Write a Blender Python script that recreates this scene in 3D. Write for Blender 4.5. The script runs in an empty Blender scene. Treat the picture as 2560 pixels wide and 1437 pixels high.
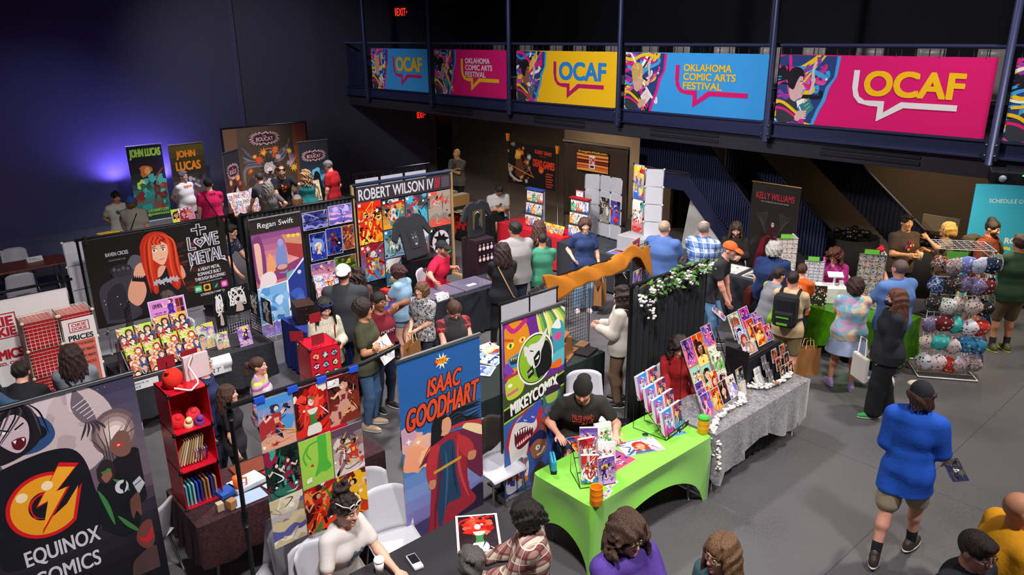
import bpy,math,random
import numpy as np
from mathutils import Vector,Matrix,Euler
SC=bpy.context.scene
COL=SC.collection
PI=math.pi
rad=math.radians
# ---------------------------------------------------------------- camera
CAM_H,CAM_F=4.7,1894.0
PITCH,YAW,ROLL=rad(18.6),rad(41.7),math.atan(-56/5640)
_F0=Vector((math.sin(YAW),math.cos(YAW),0));_R0=Vector((math.cos(YAW),-math.sin(YAW),0))
_FW=_F0*math.cos(PITCH)+Vector((0,0,-math.sin(PITCH)))
_U0=Vector((0,0,1))*math.cos(PITCH)+_F0*math.sin(PITCH)
_RT=_R0*math.cos(ROLL)+_U0*math.sin(ROLL)
_UP=_U0*math.cos(ROLL)-_R0*math.sin(ROLL)
CAM=Vector((0,0,CAM_H))
cd=bpy.data.cameras.new('camera');cam=bpy.data.objects.new('camera',cd);COL.objects.link(cam)
cd.sensor_width=36.0;cd.sensor_fit='HORIZONTAL';cd.lens=CAM_F*36.0/2560;cd.clip_start=0.05;cd.clip_end=100
m=Matrix((_RT,_UP,-_FW)).transposed().to_4x4();m.translation=CAM;cam.matrix_world=m
SC.camera=cam
# ---------------------------------------------------------------- world, lights, exposure
SC.view_settings.view_transform='Standard';SC.view_settings.look='None'
SC.view_settings.exposure=0.0;SC.view_settings.gamma=1.0;SC.view_settings.use_curve_mapping=False
W=bpy.data.worlds.new('hall_air');SC.world=W;W.use_nodes=True
W.node_tree.nodes['Background'].inputs[0].default_value=(0.62,0.66,1.0,1)
W.node_tree.nodes['Background'].inputs[1].default_value=0.055
def spot(name,loc,target,power,size=60,blend=0.6,radius=0.25,color=(1,1,1)):
 l=bpy.data.lights.new(name,'SPOT');l.energy=power;l.spot_size=rad(size);l.spot_blend=blend
 l.shadow_soft_size=radius;l.color=color
 o=bpy.data.objects.new(name,l);COL.objects.link(o);o.location=loc
 o.rotation_euler=(Vector(target)-Vector(loc)).to_track_quat('-Z','Y').to_euler();return o
def area(name,loc,target,power,sx,sy,color=(1,1,1),spread=180):
 l=bpy.data.lights.new(name,'AREA');l.shape='RECTANGLE';l.size=sx;l.size_y=sy;l.energy=power;l.color=color
 l.spread=rad(spread)
 o=bpy.data.objects.new(name,l);COL.objects.link(o);o.location=loc
 o.rotation_euler=(Vector(target)-Vector(loc)).to_track_quat('-Z','Y').to_euler();return o
NEUT=(1.0,0.965,0.97)
spot('stage_light',(1.5,2.0,8.6),(3.5,7.5,0),3200,88,0.8,0.45,NEUT)
spot('stage_light',(6.5,9.0,8.6),(6.6,8.6,0),3300,92,0.8,0.35,NEUT)
spot('stage_light',(11.0,2.0,8.6),(9.0,5.0,0),2300,86,0.8,0.3,(1.0,0.93,0.86))
spot('stage_light',(8.6,14.2,8.6),(7.7,17.6,0.8),4600,50,0.9,0.35,(0.98,0.95,1.0))
spot('stage_light',(5.0,-1.5,8.6),(5.5,3.5,0),1900,86,0.8,0.35,NEUT)
spot('banner_light',(5.0,9.0,8.8),(12.4,9.0,3.8),2500,95,0.7,0.3,(1.0,0.96,1.0))
spot('banner_light',(4.5,15.0,8.8),(10.0,20.5,2.2),1900,60,0.9,0.3,(1.0,0.96,1.0))
# unseen fill lamps added to brighten under the balcony, and the coloured wall washers
WARM=(1.0,0.72,0.44)
spot('balcony_fill',(12.9,3.4,2.7),(13.6,4.0,0),260,140,0.9,0.08,WARM)
spot('balcony_fill',(13.2,1.2,2.7),(13.2,1.4,0),160,140,0.9,0.08,WARM)
spot('balcony_fill',(16.2,6.6,2.7),(18.4,5.6,1.0),280,150,0.9,0.08,WARM)
spot('balcony_fill',(13.2,4.9,2.7),(15.2,4.0,1.0),120,110,0.9,0.08,(1.0,0.9,0.8))
spot('balcony_fill',(13.7,9.8,2.7),(14.6,11.6,1.2),130,150,0.9,0.08,WARM)
spot('balcony_fill',(13.4,13.0,2.7),(14.2,13.4,1.0),170,150,0.9,0.08,(1.0,0.74,0.46))
spot('balcony_fill',(13.2,16.4,2.7),(13.4,16.4,0.6),120,140,0.9,0.08,(1.0,0.62,0.26))
spot('side_fill',(1.0,10.0,6.7),(13.5,9.3,1.5),1500,42,0.9,0.3,(0.95,0.95,1.0))  # unseen lamp added at the left to brighten the stair panels
spot('blue_wash',(6.47,21.22,1.0),(6.3,21.5,2.7),420,170,0.8,0.04,(0.22,0.15,1.0))
spot('blue_wash',(5.40,21.12,1.1),(5.3,21.5,2.9),300,160,0.9,0.04,(0.22,0.15,1.0))
spot('blue_wash',(7.6,15.4,6.2),(3.2,21.5,1.0),1150,52,1.0,0.10,(0.34,0.42,1.0))
spot('red_wash',(-1.6,19.6,1.2),(0.9,21.5,1.8),240,80,1.0,0.1,(1.0,0.05,0.25))
# ---------------------------------------------------------------- pixel -> place
def ray(u,v):return _FW*CAM_F+_RT*(u-1280)-_UP*(v-718.5)
def at(u,v,z=0.0):
 d=ray(u,v);return CAM+d*((z-CAM_H)/d.z)
def atX(u,v,X):
 d=ray(u,v);return CAM+d*(X/d.x)
def atY(u,v,Y):
 d=ray(u,v);return CAM+d*(Y/d.y)
# ---------------------------------------------------------------- colours and materials
def lin(c):return c/12.92 if c<=0.04045 else((c+0.055)/1.055)**2.4
_hx={}
def hx(s):
 if isinstance(s,tuple):return s
 if s not in _hx:
  t=s.lstrip('#')
  if len(t)==3:t=''.join(c*2 for c in t)
  _hx[s]=tuple(lin(int(t[i:i+2],16)/255)for i in(0,2,4))
 return _hx[s]
_mats={}
def newmat(name):
 M=bpy.data.materials.new(name);M.use_nodes=True;nt=M.node_tree
 return M,nt,nt.nodes['Principled BSDF']
def mat(col,rough=0.6,metal=0.0,bump=0.0,scale=60.0,var=0.08,emit=0.0,alpha=1.0,trans=0.0,sheen=0.0,name=None):
 """one procedural material per look: a fine noise moves the colour a little and lifts the surface"""
 k=(col,rough,metal,bump,scale,var,emit,alpha,trans,sheen)
 if k in _mats:return _mats[k]
 M,nt,b=newmat(name or 'surface');N=nt.nodes.new;L=nt.links.new;c=hx(col)
 tc=N('ShaderNodeTexCoord');nz=N('ShaderNodeTexNoise');nz.inputs['Scale'].default_value=scale;nz.inputs['Detail'].default_value=3
 L(tc.outputs['Object'],nz.inputs['Vector'])
 mx=N('ShaderNodeMix');mx.data_type='RGBA'
 mx.inputs[6].default_value=(*[x*(1-var)for x in c],1);mx.inputs[7].default_value=(*[min(1,x*(1+var))for x in c],1)
 L(nz.outputs['Fac'],mx.inputs[0]);L(mx.outputs[2],b.inputs['Base Color'])
 b.inputs['Roughness'].default_value=rough;b.inputs['Metallic'].default_value=metal
 b.inputs['Specular IOR Level'].default_value=0.35
 if alpha<1:b.inputs['Alpha'].default_value=alpha
 if trans:b.inputs['Transmission Weight'].default_value=trans
 if sheen:b.inputs['Sheen Weight'].default_value=sheen
 if emit:
  b.inputs['Emission Color'].default_value=(*c,1);b.inputs['Emission Strength'].default_value=emit
 if bump:
  bp=N('ShaderNodeBump');bp.inputs['Strength'].default_value=bump;bp.inputs['Distance'].default_value=0.01
  L(nz.outputs['Fac'],bp.inputs['Height']);L(bp.outputs[0],b.inputs['Normal'])
 _mats[k]=M;return M
def cloth(col,var=0.1):return mat(col,0.9,0,0.25,160,var,name='cloth')
def plastic(col,rough=0.35):return mat(col,rough,0,0,40,0.04,name='plastic')
def metal(col='#8a8a90',rough=0.35):return mat(col,rough,1.0,0,80,0.06,name='metal')
def paint(col,rough=0.6):return mat(col,rough,0,0.1,30,0.06,name='paint')
def clear(col='#eeeeff',alpha=0.18):return mat(col,0.08,0,0,20,0.0,0,alpha,name='clear_plastic')
def skinmat(col):
 M=mat(col,0.55,0,0.05,90,0.07,name='skin')
 b=M.node_tree.nodes['Principled BSDF'];b.inputs['Subsurface Weight'].default_value=0.0
 return M
def printmat(rough):
 """ink on paper or vinyl: the printed colour is stored on the faces"""
 k=('print',rough)
 if k in _mats:return _mats[k]
 M,nt,b=newmat('print');at_=nt.nodes.new('ShaderNodeVertexColor');at_.layer_name='Col'
 nt.links.new(at_.outputs[0],b.inputs['Base Color']);b.inputs['Roughness'].default_value=rough
 b.inputs['Specular IOR Level'].default_value=0.3
 nz=nt.nodes.new('ShaderNodeTexNoise');nz.inputs['Scale'].default_value=6
 bp=nt.nodes.new('ShaderNodeBump');bp.inputs['Strength'].default_value=0.05;bp.inputs['Distance'].default_value=0.05
 nt.links.new(nz.outputs['Fac'],bp.inputs['Height']);nt.links.new(bp.outputs[0],b.inputs['Normal'])
 _mats[k]=M;return M
PRINT=printmat(0.55);GLOSS=printmat(0.22);MATTE=printmat(0.9)
# patterned cloths -------------------------------------------------
def plaid(cols,size=0.05,name='plaid_cloth'):
 """cols: base, stripe, stripe, thin line"""
 M,nt,b=newmat(name);N=nt.nodes.new;L=nt.links.new
 tc=N('ShaderNodeTexCoord');sp=N('ShaderNodeSeparateXYZ');L(tc.outputs['Object'],sp.inputs[0])
 def band(src,per,ph,w):
  a=N('ShaderNodeMath');a.operation='MULTIPLY_ADD';L(src,a.inputs[0]);a.inputs[1].default_value=1/per;a.inputs[2].default_value=ph
  f=N('ShaderNodeMath');f.operation='FRACT';L(a.outputs[0],f.inputs[0])
  c=N('ShaderNodeMath');c.operation='LESS_THAN';L(f.outputs[0],c.inputs[0]);c.inputs[1].default_value=w;return c.outputs[0]
 xy=N('ShaderNodeMath');xy.operation='ADD';L(sp.outputs[0],xy.inputs[0]);L(sp.outputs[1],xy.inputs[1])
 cur=None;base=(*hx(cols[0]),1)
 for i,(src,per,ph,w,c,fac)in enumerate([(xy.outputs[0],size*2,0,.5,cols[1],.65),(sp.outputs[2],size*2,.2,.5,cols[1],.65),(xy.outputs[0],size*2,.1,.16,cols[2],.8),(sp.outputs[2],size*2,.3,.16,cols[2],.8),(xy.outputs[0],size*2,.62,.06,cols[3],.9),(sp.outputs[2],size*2,.7,.06,cols[3],.9)]):
  mx=N('ShaderNodeMix');mx.data_type='RGBA'
  k=N('ShaderNodeMath');k.operation='MULTIPLY';L(band(src,per,ph,w),k.inputs[0]);k.inputs[1].default_value=fac
  L(k.outputs[0],mx.inputs[0])
  if cur is None:mx.inputs[6].default_value=base
  else:L(cur,mx.inputs[6])
  mx.inputs[7].default_value=(*hx(c),1);cur=mx.outputs[2]
 L(cur,b.inputs['Base Color']);b.inputs['Roughness'].default_value=0.9;return M
def blotch(cols,scale=14,hard=True,rough=0.9,metal_=0.0,name='patterned_cloth',distort=1.5):
 """cloth printed with irregular patches"""
 M,nt,b=newmat(name);N=nt.nodes.new;L=nt.links.new
 tc=N('ShaderNodeTexCoord');nz=N('ShaderNodeTexNoise');nz.inputs['Scale'].default_value=scale;nz.inputs['Detail'].default_value=2.5
 nz.inputs['Distortion'].default_value=distort;L(tc.outputs['Object'],nz.inputs['Vector'])
 cr=N('ShaderNodeValToRGB');L(nz.outputs['Fac'],cr.inputs[0]);e=cr.color_ramp
 e.interpolation='CONSTANT' if hard else 'EASE'
 n=len(cols)
 for i,c in enumerate(cols):
  p=0.30+0.40*i/max(1,n-1)if not hard else(0 if i==0 else 0.36+0.28*i/n)
  if i<2:el=e.elements[i];el.position=p
  else:el=e.elements.new(p)
  el.color=(*hx(c),1)
 L(cr.outputs[0],b.inputs['Base Color']);b.inputs['Roughness'].default_value=rough;b.inputs['Metallic'].default_value=metal_;return M
def dots(bg,cols,scale=40,thr=0.33,rough=0.9,name='spotted_cloth'):
 M,nt,b=newmat(name);N=nt.nodes.new;L=nt.links.new
 tc=N('ShaderNodeTexCoord');vo=N('ShaderNodeTexVoronoi');vo.inputs['Scale'].default_value=scale;L(tc.outputs['Object'],vo.inputs['Vector'])
 sp=N('ShaderNodeSeparateColor');L(vo.outputs['Color'],sp.inputs[0])
 cr=N('ShaderNodeValToRGB');L(sp.outputs[0],cr.inputs[0]);cr.color_ramp.interpolation='CONSTANT'
 for i,c in enumerate(cols):
  el=cr.color_ramp.elements[i]if i<2 else cr.color_ramp.elements.new(i/len(cols))
  el.position=i/len(cols);el.color=(*hx(c),1)
 if len(cols)==1:cr.color_ramp.elements[1].color=(*hx(cols[0]),1)
 lt=N('ShaderNodeMath');lt.operation='LESS_THAN';L(vo.outputs['Distance'],lt.inputs[0]);lt.inputs[1].default_value=thr
 mx=N('ShaderNodeMix');mx.data_type='RGBA';L(lt.outputs[0],mx.inputs[0]);mx.inputs[6].default_value=(*hx(bg),1);L(cr.outputs[0],mx.inputs[7])
 L(mx.outputs[2],b.inputs['Base Color']);b.inputs['Roughness'].default_value=rough;return M
def bands(cols,per=0.3,axis=2,name='striped_cloth',soft=False,diag=0.0):
 M,nt,b=newmat(name);N=nt.nodes.new;L=nt.links.new
 tc=N('ShaderNodeTexCoord');sp=N('ShaderNodeSeparateXYZ');L(tc.outputs['Object'],sp.inputs[0])
 s0=N('ShaderNodeMath');s0.operation='MULTIPLY_ADD';L(sp.outputs[0],s0.inputs[0]);s0.inputs[1].default_value=diag;L(sp.outputs[axis],s0.inputs[2])
 a=N('ShaderNodeMath');a.operation='MULTIPLY';L(s0.outputs[0],a.inputs[0]);a.inputs[1].default_value=1/per
 f=N('ShaderNodeMath');f.operation='FRACT';L(a.outputs[0],f.inputs[0])
 cr=N('ShaderNodeValToRGB');L(f.outputs[0],cr.inputs[0]);cr.color_ramp.interpolation='EASE' if soft else 'CONSTANT'
 for i,c in enumerate(cols):
  el=cr.color_ramp.elements[i]if i<2 else cr.color_ramp.elements.new(i/len(cols))
  el.position=i/len(cols);el.color=(*hx(c),1)
 L(cr.outputs[0],b.inputs['Base Color']);b.inputs['Roughness'].default_value=0.9;return M
# ---------------------------------------------------------------- objects, labels
def tag(o,label=None,cat=None,group=None,kind=None):
 if label:o['label']=label
 if cat:o['category']=cat
 if group:o['group']=group
 if kind:o['kind']=kind
 return o
def thing(name,label,cat,loc=(0,0,0),rz=0.0,group=None):
 o=bpy.data.objects.new(name,None);COL.objects.link(o);o.empty_display_size=0.1
 o.location=loc;o.rotation_euler=(0,0,rz);return tag(o,label,cat,group)
def copy_tree(o,parent=None):
 c=o.copy();COL.objects.link(c)
 if parent is not None:c.parent=parent
 for ch in o.children:copy_tree(ch,c)
 return c
def dup(o,loc=None,rz=None,label=None):
 c=copy_tree(o)
 if loc is not None:c.location=loc
 if rz is not None:c.rotation_euler=(0,0,rz)
 if label:c['label']=label
 return c
class MB:
 """collects shapes and links them as ONE mesh object"""
 def __init__(s):s.v=[];s.f=[];s.c=[];s.m=None;s.sm=[]
 def add(s,vs,fs,col=None,smooth=False):
  k=len(s.v)
  s.v+=[s.m@Vector(p)if s.m is not None else Vector(p)for p in vs]
  for f in fs:s.f.append([i+k for i in f]);s.c.append(col);s.sm.append(smooth)
  return s
 def box(s,x0,y0,z0,x1,y1,z1,col=None):
  vs=[(x,y,z)for z in(z0,z1)for y in(y0,y1)for x in(x0,x1)]
  return s.add(vs,[(0,2,3,1),(4,5,7,6),(0,1,5,4),(2,6,7,3),(0,4,6,2),(1,3,7,5)],col)
 def cbox(s,c,sz,rz=0.0,col=None,rx=0.0,ry=0.0):
  old=s.m;M=Matrix.Translation(c)@Euler((rx,ry,rz)).to_matrix().to_4x4();s.m=M if old is None else old@M
  a,b,d=sz[0]/2,sz[1]/2,sz[2]/2;s.box(-a,-b,-d,a,b,d,col);s.m=old;return s
 def poly(s,pts,col=None):return s.add(pts,[tuple(range(len(pts)))],col)
 def prism(s,pts,z0,z1,col=None):
  n=len(pts);vs=[(p[0],p[1],z0)for p in pts]+[(p[0],p[1],z1)for p in pts]
  return s.add(vs,[tuple(range(n))[::-1],tuple(range(n,2*n))]+[(i,(i+1)%n,n+(i+1)%n,n+i)for i in range(n)],col)
 def slab(s,pts,off,col=None):
  n=len(pts);P=[Vector(p)for p in pts];o=Vector(off);vs=P+[p+o for p in P]
  return s.add(vs,[tuple(range(n))[::-1],tuple(range(n,2*n))]+[(i,(i+1)%n,n+(i+1)%n,n+i)for i in range(n)],col)
 def tube(s,pts,r,n=8,col=None,closed=False):
  P=[Vector(p)for p in pts];rs=r if isinstance(r,(list,tuple))else[r]*len(P);vs=[];ref=None
  for i,p in enumerate(P):
   a=P[i-1]if(i or closed)else P[i];b=P[(i+1)%len(P)]if(i<len(P)-1 or closed)else P[i]
   d=(b-a).normalized()if(b-a).length>1e-9 else Vector((0,0,1))
   if ref is None:ref=Vector((0,0,1))if abs(d.z)<0.9 else Vector((1,0,0))
   x=d.cross(ref);x=x.normalized()if x.length>1e-6 else d.orthogonal().normalized();y=x.cross(d);ref=y if abs(y.dot(d))<.5 else ref
   for k in range(n):
    t=2*PI*k/n;vs.append(p+(x*math.cos(t)+y*math.sin(t))*rs[i])
  fs=[];m_=len(P)
  for i in range(m_ if closed else m_-1):
   j=(i+1)%m_
   for k in range(n):fs.append((i*n+k,i*n+(k+1)%n,j*n+(k+1)%n,j*n+k))
  if not closed:fs+=[tuple(range(n)),tuple(range((m_-1)*n,m_*n))[::-1]]
  return s.add(vs,fs,col,True)
 def lathe(s,prof,n=24,c=(0,0,0),col=None):
  vs=[];fs=[]
  for r,z in prof:
   for k in range(n):t=2*PI*k/n;vs.append((c[0]+r*math.cos(t),c[1]+r*math.sin(t),c[2]+z))
  for i in range(len(prof)-1):
   for k in range(n):fs.append((i*n+k,i*n+(k+1)%n,(i+1)*n+(k+1)%n,(i+1)*n+k))
  fs+=[tuple(range(n))[::-1],tuple(range((len(prof)-1)*n,len(prof)*n))]
  return s.add(vs,fs,col,True)
 def ball(s,c,r,n=10,col=None,sc=(1,1,1)):
  vs=[(c[0],c[1],c[2]-r*sc[2])];fs=[]
  for i in range(1,n//2):
   a=-PI/2+PI*i/(n//2)
   for k in range(n):t=2*PI*k/n;vs.append((c[0]+r*sc[0]*math.cos(a)*math.cos(t),c[1]+r*sc[1]*math.cos(a)*math.sin(t),c[2]+r*sc[2]*math.sin(a)))
  vs.append((c[0],c[1],c[2]+r*sc[2]));R_=n//2-1
  for k in range(n):fs.append((0,1+(k+1)%n,1+k));fs.append((len(vs)-1,1+(R_-1)*n+k,1+(R_-1)*n+(k+1)%n))
  for i in range(R_-1):
   for k in range(n):fs.append((1+i*n+k,1+i*n+(k+1)%n,1+(i+1)*n+(k+1)%n,1+(i+1)*n+k))
  return s.add(vs,fs,col,True)
 def grid(s,fn,nu,nv,col=None,smooth=True):
  vs=[fn(i/nu,j/nv)for j in range(nv+1)for i in range(nu+1)]
  fs=[(j*(nu+1)+i,j*(nu+1)+i+1,(j+1)*(nu+1)+i+1,(j+1)*(nu+1)+i)for j in range(nv)for i in range(nu)]
  return s.add(vs,fs,col,smooth)
 def build(s,name,material,parent=None,loc=None,rz=0.0,label=None,cat=None,group=None,kind=None,bevel=0.0,solid=0.0):
  me=bpy.data.meshes.new(name);me.from_pydata([tuple(p)for p in s.v],[],s.f);me.materials.append(material)
  if any(s.sm):me.polygons.foreach_set('use_smooth',[bool(x)for x in s.sm])
  if any(c is not None for c in s.c):
   a=me.color_attributes.new('Col','FLOAT_COLOR','CORNER');arr=np.empty((len(me.loops),4),np.float32);i=0
   for f,c in zip(s.f,s.c):
    arr[i:i+len(f)]=(*hx(c or '#ffffff'),1.0);i+=len(f)
   a.data.foreach_set('color',arr.ravel())
  me.update()
  o=bpy.data.objects.new(name,me);COL.objects.link(o)
  if parent is not None:o.parent=parent
  if loc is not None:o.location=loc
  if rz:o.rotation_euler=(0,0,rz)
  if bevel:
   b=o.modifiers.new('bevel','BEVEL');b.width=bevel;b.segments=2;b.limit_method='ANGLE'
  if solid:
   b=o.modifiers.new('thickness','SOLIDIFY');b.thickness=solid;b.offset=0
  return tag(o,label,cat,group,kind)
# ---------------------------------------------------------------- lettering
_glyph={}
def glyphs(body,bold=0.0):
 k=(body,bold)
 if k not in _glyph:
  cu=bpy.data.curves.new('lettering','FONT');cu.body=body;cu.size=1;cu.resolution_u=6
  cu.space_line=0.95
  ob=bpy.data.objects.new('lettering',cu);me=ob.to_mesh()
  vs=[(v.co.x,v.co.y)for v in me.vertices];fs=[tuple(p.vertices)for p in me.polygons]
  ob.to_mesh_clear();bpy.data.objects.remove(ob);bpy.data.curves.remove(cu)
  if vs:
   x0=min(p[0]for p in vs);x1=max(p[0]for p in vs);y0=min(p[1]for p in vs);y1=max(p[1]for p in vs)
   sx=1/max(1e-6,x1-x0);sy=1/max(1e-6,y1-y0)
   vs=[((x-x0)*sx,(y-y0)*sy)for x,y in vs]
  _glyph[k]=(vs,fs)
 return _glyph[k]
def clip_poly(pts,W_,H_):
 for ax,lim,sg in((0,0,1),(0,W_,-1),(1,0,1),(1,H_,-1)):
  out=[];n=len(pts)
  for i in range(n):
   a,b=pts[i],pts[(i+1)%n];da,db=sg*(a[ax]-lim),sg*(b[ax]-lim)
   if da>=0:out.append(a)
   if(da<0)!=(db<0):
    t=da/(da-db);out.append((a[0]+t*(b[0]-a[0]),a[1]+t*(b[1]-a[1])))
  pts=out
  if len(pts)<3:return[]
 return pts
class Art:
 """a printed sheet, W x H metres, drawn as thin layers of flat ink; y runs up"""
 def __init__(s,W_,H_,bg='#ffffff',eps=0.0006):
  s.W,s.H,s.eps=W_,H_,eps;s.vs=[];s.fs=[];s.cs=[];s.lay=0;s.bg=bg
  s.poly([(0,0),(W_,0),(W_,H_),(0,H_)],bg)
 def _z(s):return s.lay*s.eps
 def poly(s,pts,col,clip=True):
  if clip:
   pts=clip_poly(list(pts),s.W,s.H)
   if len(pts)<3:return s
  k=len(s.vs);z=s._z();s.vs+=[(p[0],p[1],z)for p in pts];s.fs.append(tuple(range(k,k+len(pts))));s.cs.append(col);return s
 def up(s):s.lay+=1;return s
 def rect(s,x0,y0,x1,y1,col):s.up();return s.poly([(x0,y0),(x1,y0),(x1,y1),(x0,y1)],col)
 def ell(s,cx,cy,rx,ry,col,n=20,rot=0.0,a0=0.0,a1=2*PI):
  s.up();c,d=math.cos(rot),math.sin(rot);pts=[]
  for i in range(n):
   t=a0+(a1-a0)*i/(n if a1-a0>6.28 else n-1);x,y=rx*math.cos(t),ry*math.sin(t);pts.append((cx+x*c-y*d,cy+x*d+y*c))
  return s.poly(pts,col)
 def P(s,pts,col):s.up();return s.poly(pts,col)
 def stroke(s,pts,w,col,taper=False):
  s.up();n=len(pts);L_=[];R_=[]
  for i,(x,y)in enumerate(pts):
   a=pts[max(0,i-1)];b=pts[min(n-1,i+1)];dx,dy=b[0]-a[0],b[1]-a[1];l=math.hypot(dx,dy)or 1
   ww=(w if not isinstance(w,(list,tuple))else w[i])/2
   if taper:ww*=math.sin(PI*min(1,max(0.02,(i+.3)/n)))
   L_.append((x-dy/l*ww,y+dx/l*ww));R_.append((x+dy/l*ww,y-dx/l*ww))
  for i in range(n-1):s.poly([R_[i],R_[i+1],L_[i+1],L_[i]],col)
  return s
 def text(s,body,x,y,w,h,col,bold=0.0,slant=0.0,rot=0.0,out=None,ow=0.0):
  """lettering fitted into the box x, y, w, h"""
  if out:s.text(body,x-ow,y-ow,w+2*ow,h+2*ow,out,bold+0.03,slant,rot)
  s.up();vs,fs=glyphs(body);z=s._z();c,d=math.cos(rot),math.sin(rot);q=bold*h/max(1,body.count(chr(10))+1)*.8
  for ox,oy in((0,0),(q,q),(-q,q),(q,-q),(-q,-q),(q*1.3,0),(-q*1.3,0))if bold>.012 else((0,0),):
   k=len(s.vs);z+=s.eps*.12
   for px,py in vs:
    X,Y=px*w+slant*py*h+ox,py*h+oy
    s.vs.append((min(s.W,max(0,x+X*c-Y*d)),min(s.H,max(0,y+X*d+Y*c)),z))
   for f in fs:s.fs.append(tuple(i+k for i in f));s.cs.append(col)
  return s
 def gradient(s,x0,y0,x1,y1,cols,n=12,vert=True):
  s.up();C_=[hx(c)for c in cols]
  for i in range(n):
   t=i/max(1,n-1)*(len(C_)-1);k=min(len(C_)-2,int(t));f=t-k
   c=tuple(C_[k][j]*(1-f)+C_[k+1][j]*f for j in range(3))
   if vert:s.poly([(x0,y0+(y1-y0)*i/n),(x1,y0+(y1-y0)*i/n),(x1,y0+(y1-y0)*(i+1)/n),(x0,y0+(y1-y0)*(i+1)/n)],c)
   else:s.poly([(x0+(x1-x0)*i/n,y0),(x0+(x1-x0)*(i+1)/n,y0),(x0+(x1-x0)*(i+1)/n,y1),(x0+(x1-x0)*i/n,y1)],c)
  return s
 def blob(s,cx,cy,r,col,rnd,n=11,rough=0.35,sx=1.0,sy=1.0):
  s.up();pts=[]
  for i in range(n):t=2*PI*i/n;q=r*(1+rough*(rnd.random()*2-1));pts.append((cx+q*sx*math.cos(t),cy+q*sy*math.sin(t)))
  return s.poly(pts,col)
 def splash(s,cx,cy,r,col,rnd,n=9):
  s.up();pts=[]
  for i in range(2*n):t=PI*i/n;q=r*(rnd.uniform(.35,.55)if i%2 else rnd.uniform(.75,1.15));pts.append((cx+q*math.cos(t),cy+q*math.sin(t)))
  return s.poly(pts,col)
 def frame(s,w,col):
  s.rect(0,0,s.W,w,col);s.poly([(0,s.H-w),(s.W,s.H-w),(s.W,s.H),(0,s.H)],col);s.poly([(0,w),(w,w),(w,s.H-w),(0,s.H-w)],col);return s.poly([(s.W-w,w),(s.W,w),(s.W,s.H-w),(s.W-w,s.H-w)],col)
 def paste(s,a,x,y,k=1.0):
  """another drawing printed as a panel of this one"""
  base=s.lay+1;i0=len(s.vs)
  s.vs+=[(x+p[0]*k,y+p[1]*k,(base*s.eps)+p[2]/a.eps*s.eps)for p in a.vs]
  s.fs+=[tuple(i+i0 for i in f)for f in a.fs];s.cs+=a.cs;s.lay=base+a.lay;return s
 def into(s,mb,M,back=None,thick=0.003):
  """lays the sheet into a mesh; M maps (x right, y out of the print, z up)"""
  old=mb.m;mb.m=M if old is None else old@M
  top=s.lay*s.eps;sc=1.0
  if top>thick*1.5 and s.lay:sc=thick*1.5/top
  k=len(mb.v);mb.v+=[mb.m@Vector((x,-z*sc,y))for x,y,z in s.vs]
  for f,c in zip(s.fs,s.cs):mb.f.append([i+k for i in f]);mb.c.append(c);mb.sm.append(False)
  mb.box(0,0.0002,0,s.W,thick,s.H,back or s.bg);mb.m=old;return mb
def upright(p,q):
 """frame for a sheet whose lower edge runs from p (its left) to q (its right)"""
 p,q=Vector(p),Vector(q);x=(q-p);x.z=0;x.normalize();z=Vector((0,0,1));y=z.cross(x)
 M=Matrix((x,y,z)).transposed().to_4x4();M.translation=p;return M
def lean(M,a):return M@Matrix.Rotation(-a,4,'X')
def sheet(art,name,M,material=None,parent=None,back=None,thick=0.003,label=None,cat=None,group=None):
 mb=MB();art.into(mb,Matrix.Identity(4),back,thick)
 o=mb.build(name,material or PRINT,parent,None,0,label,cat,group);o.matrix_local=M;return o
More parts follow.
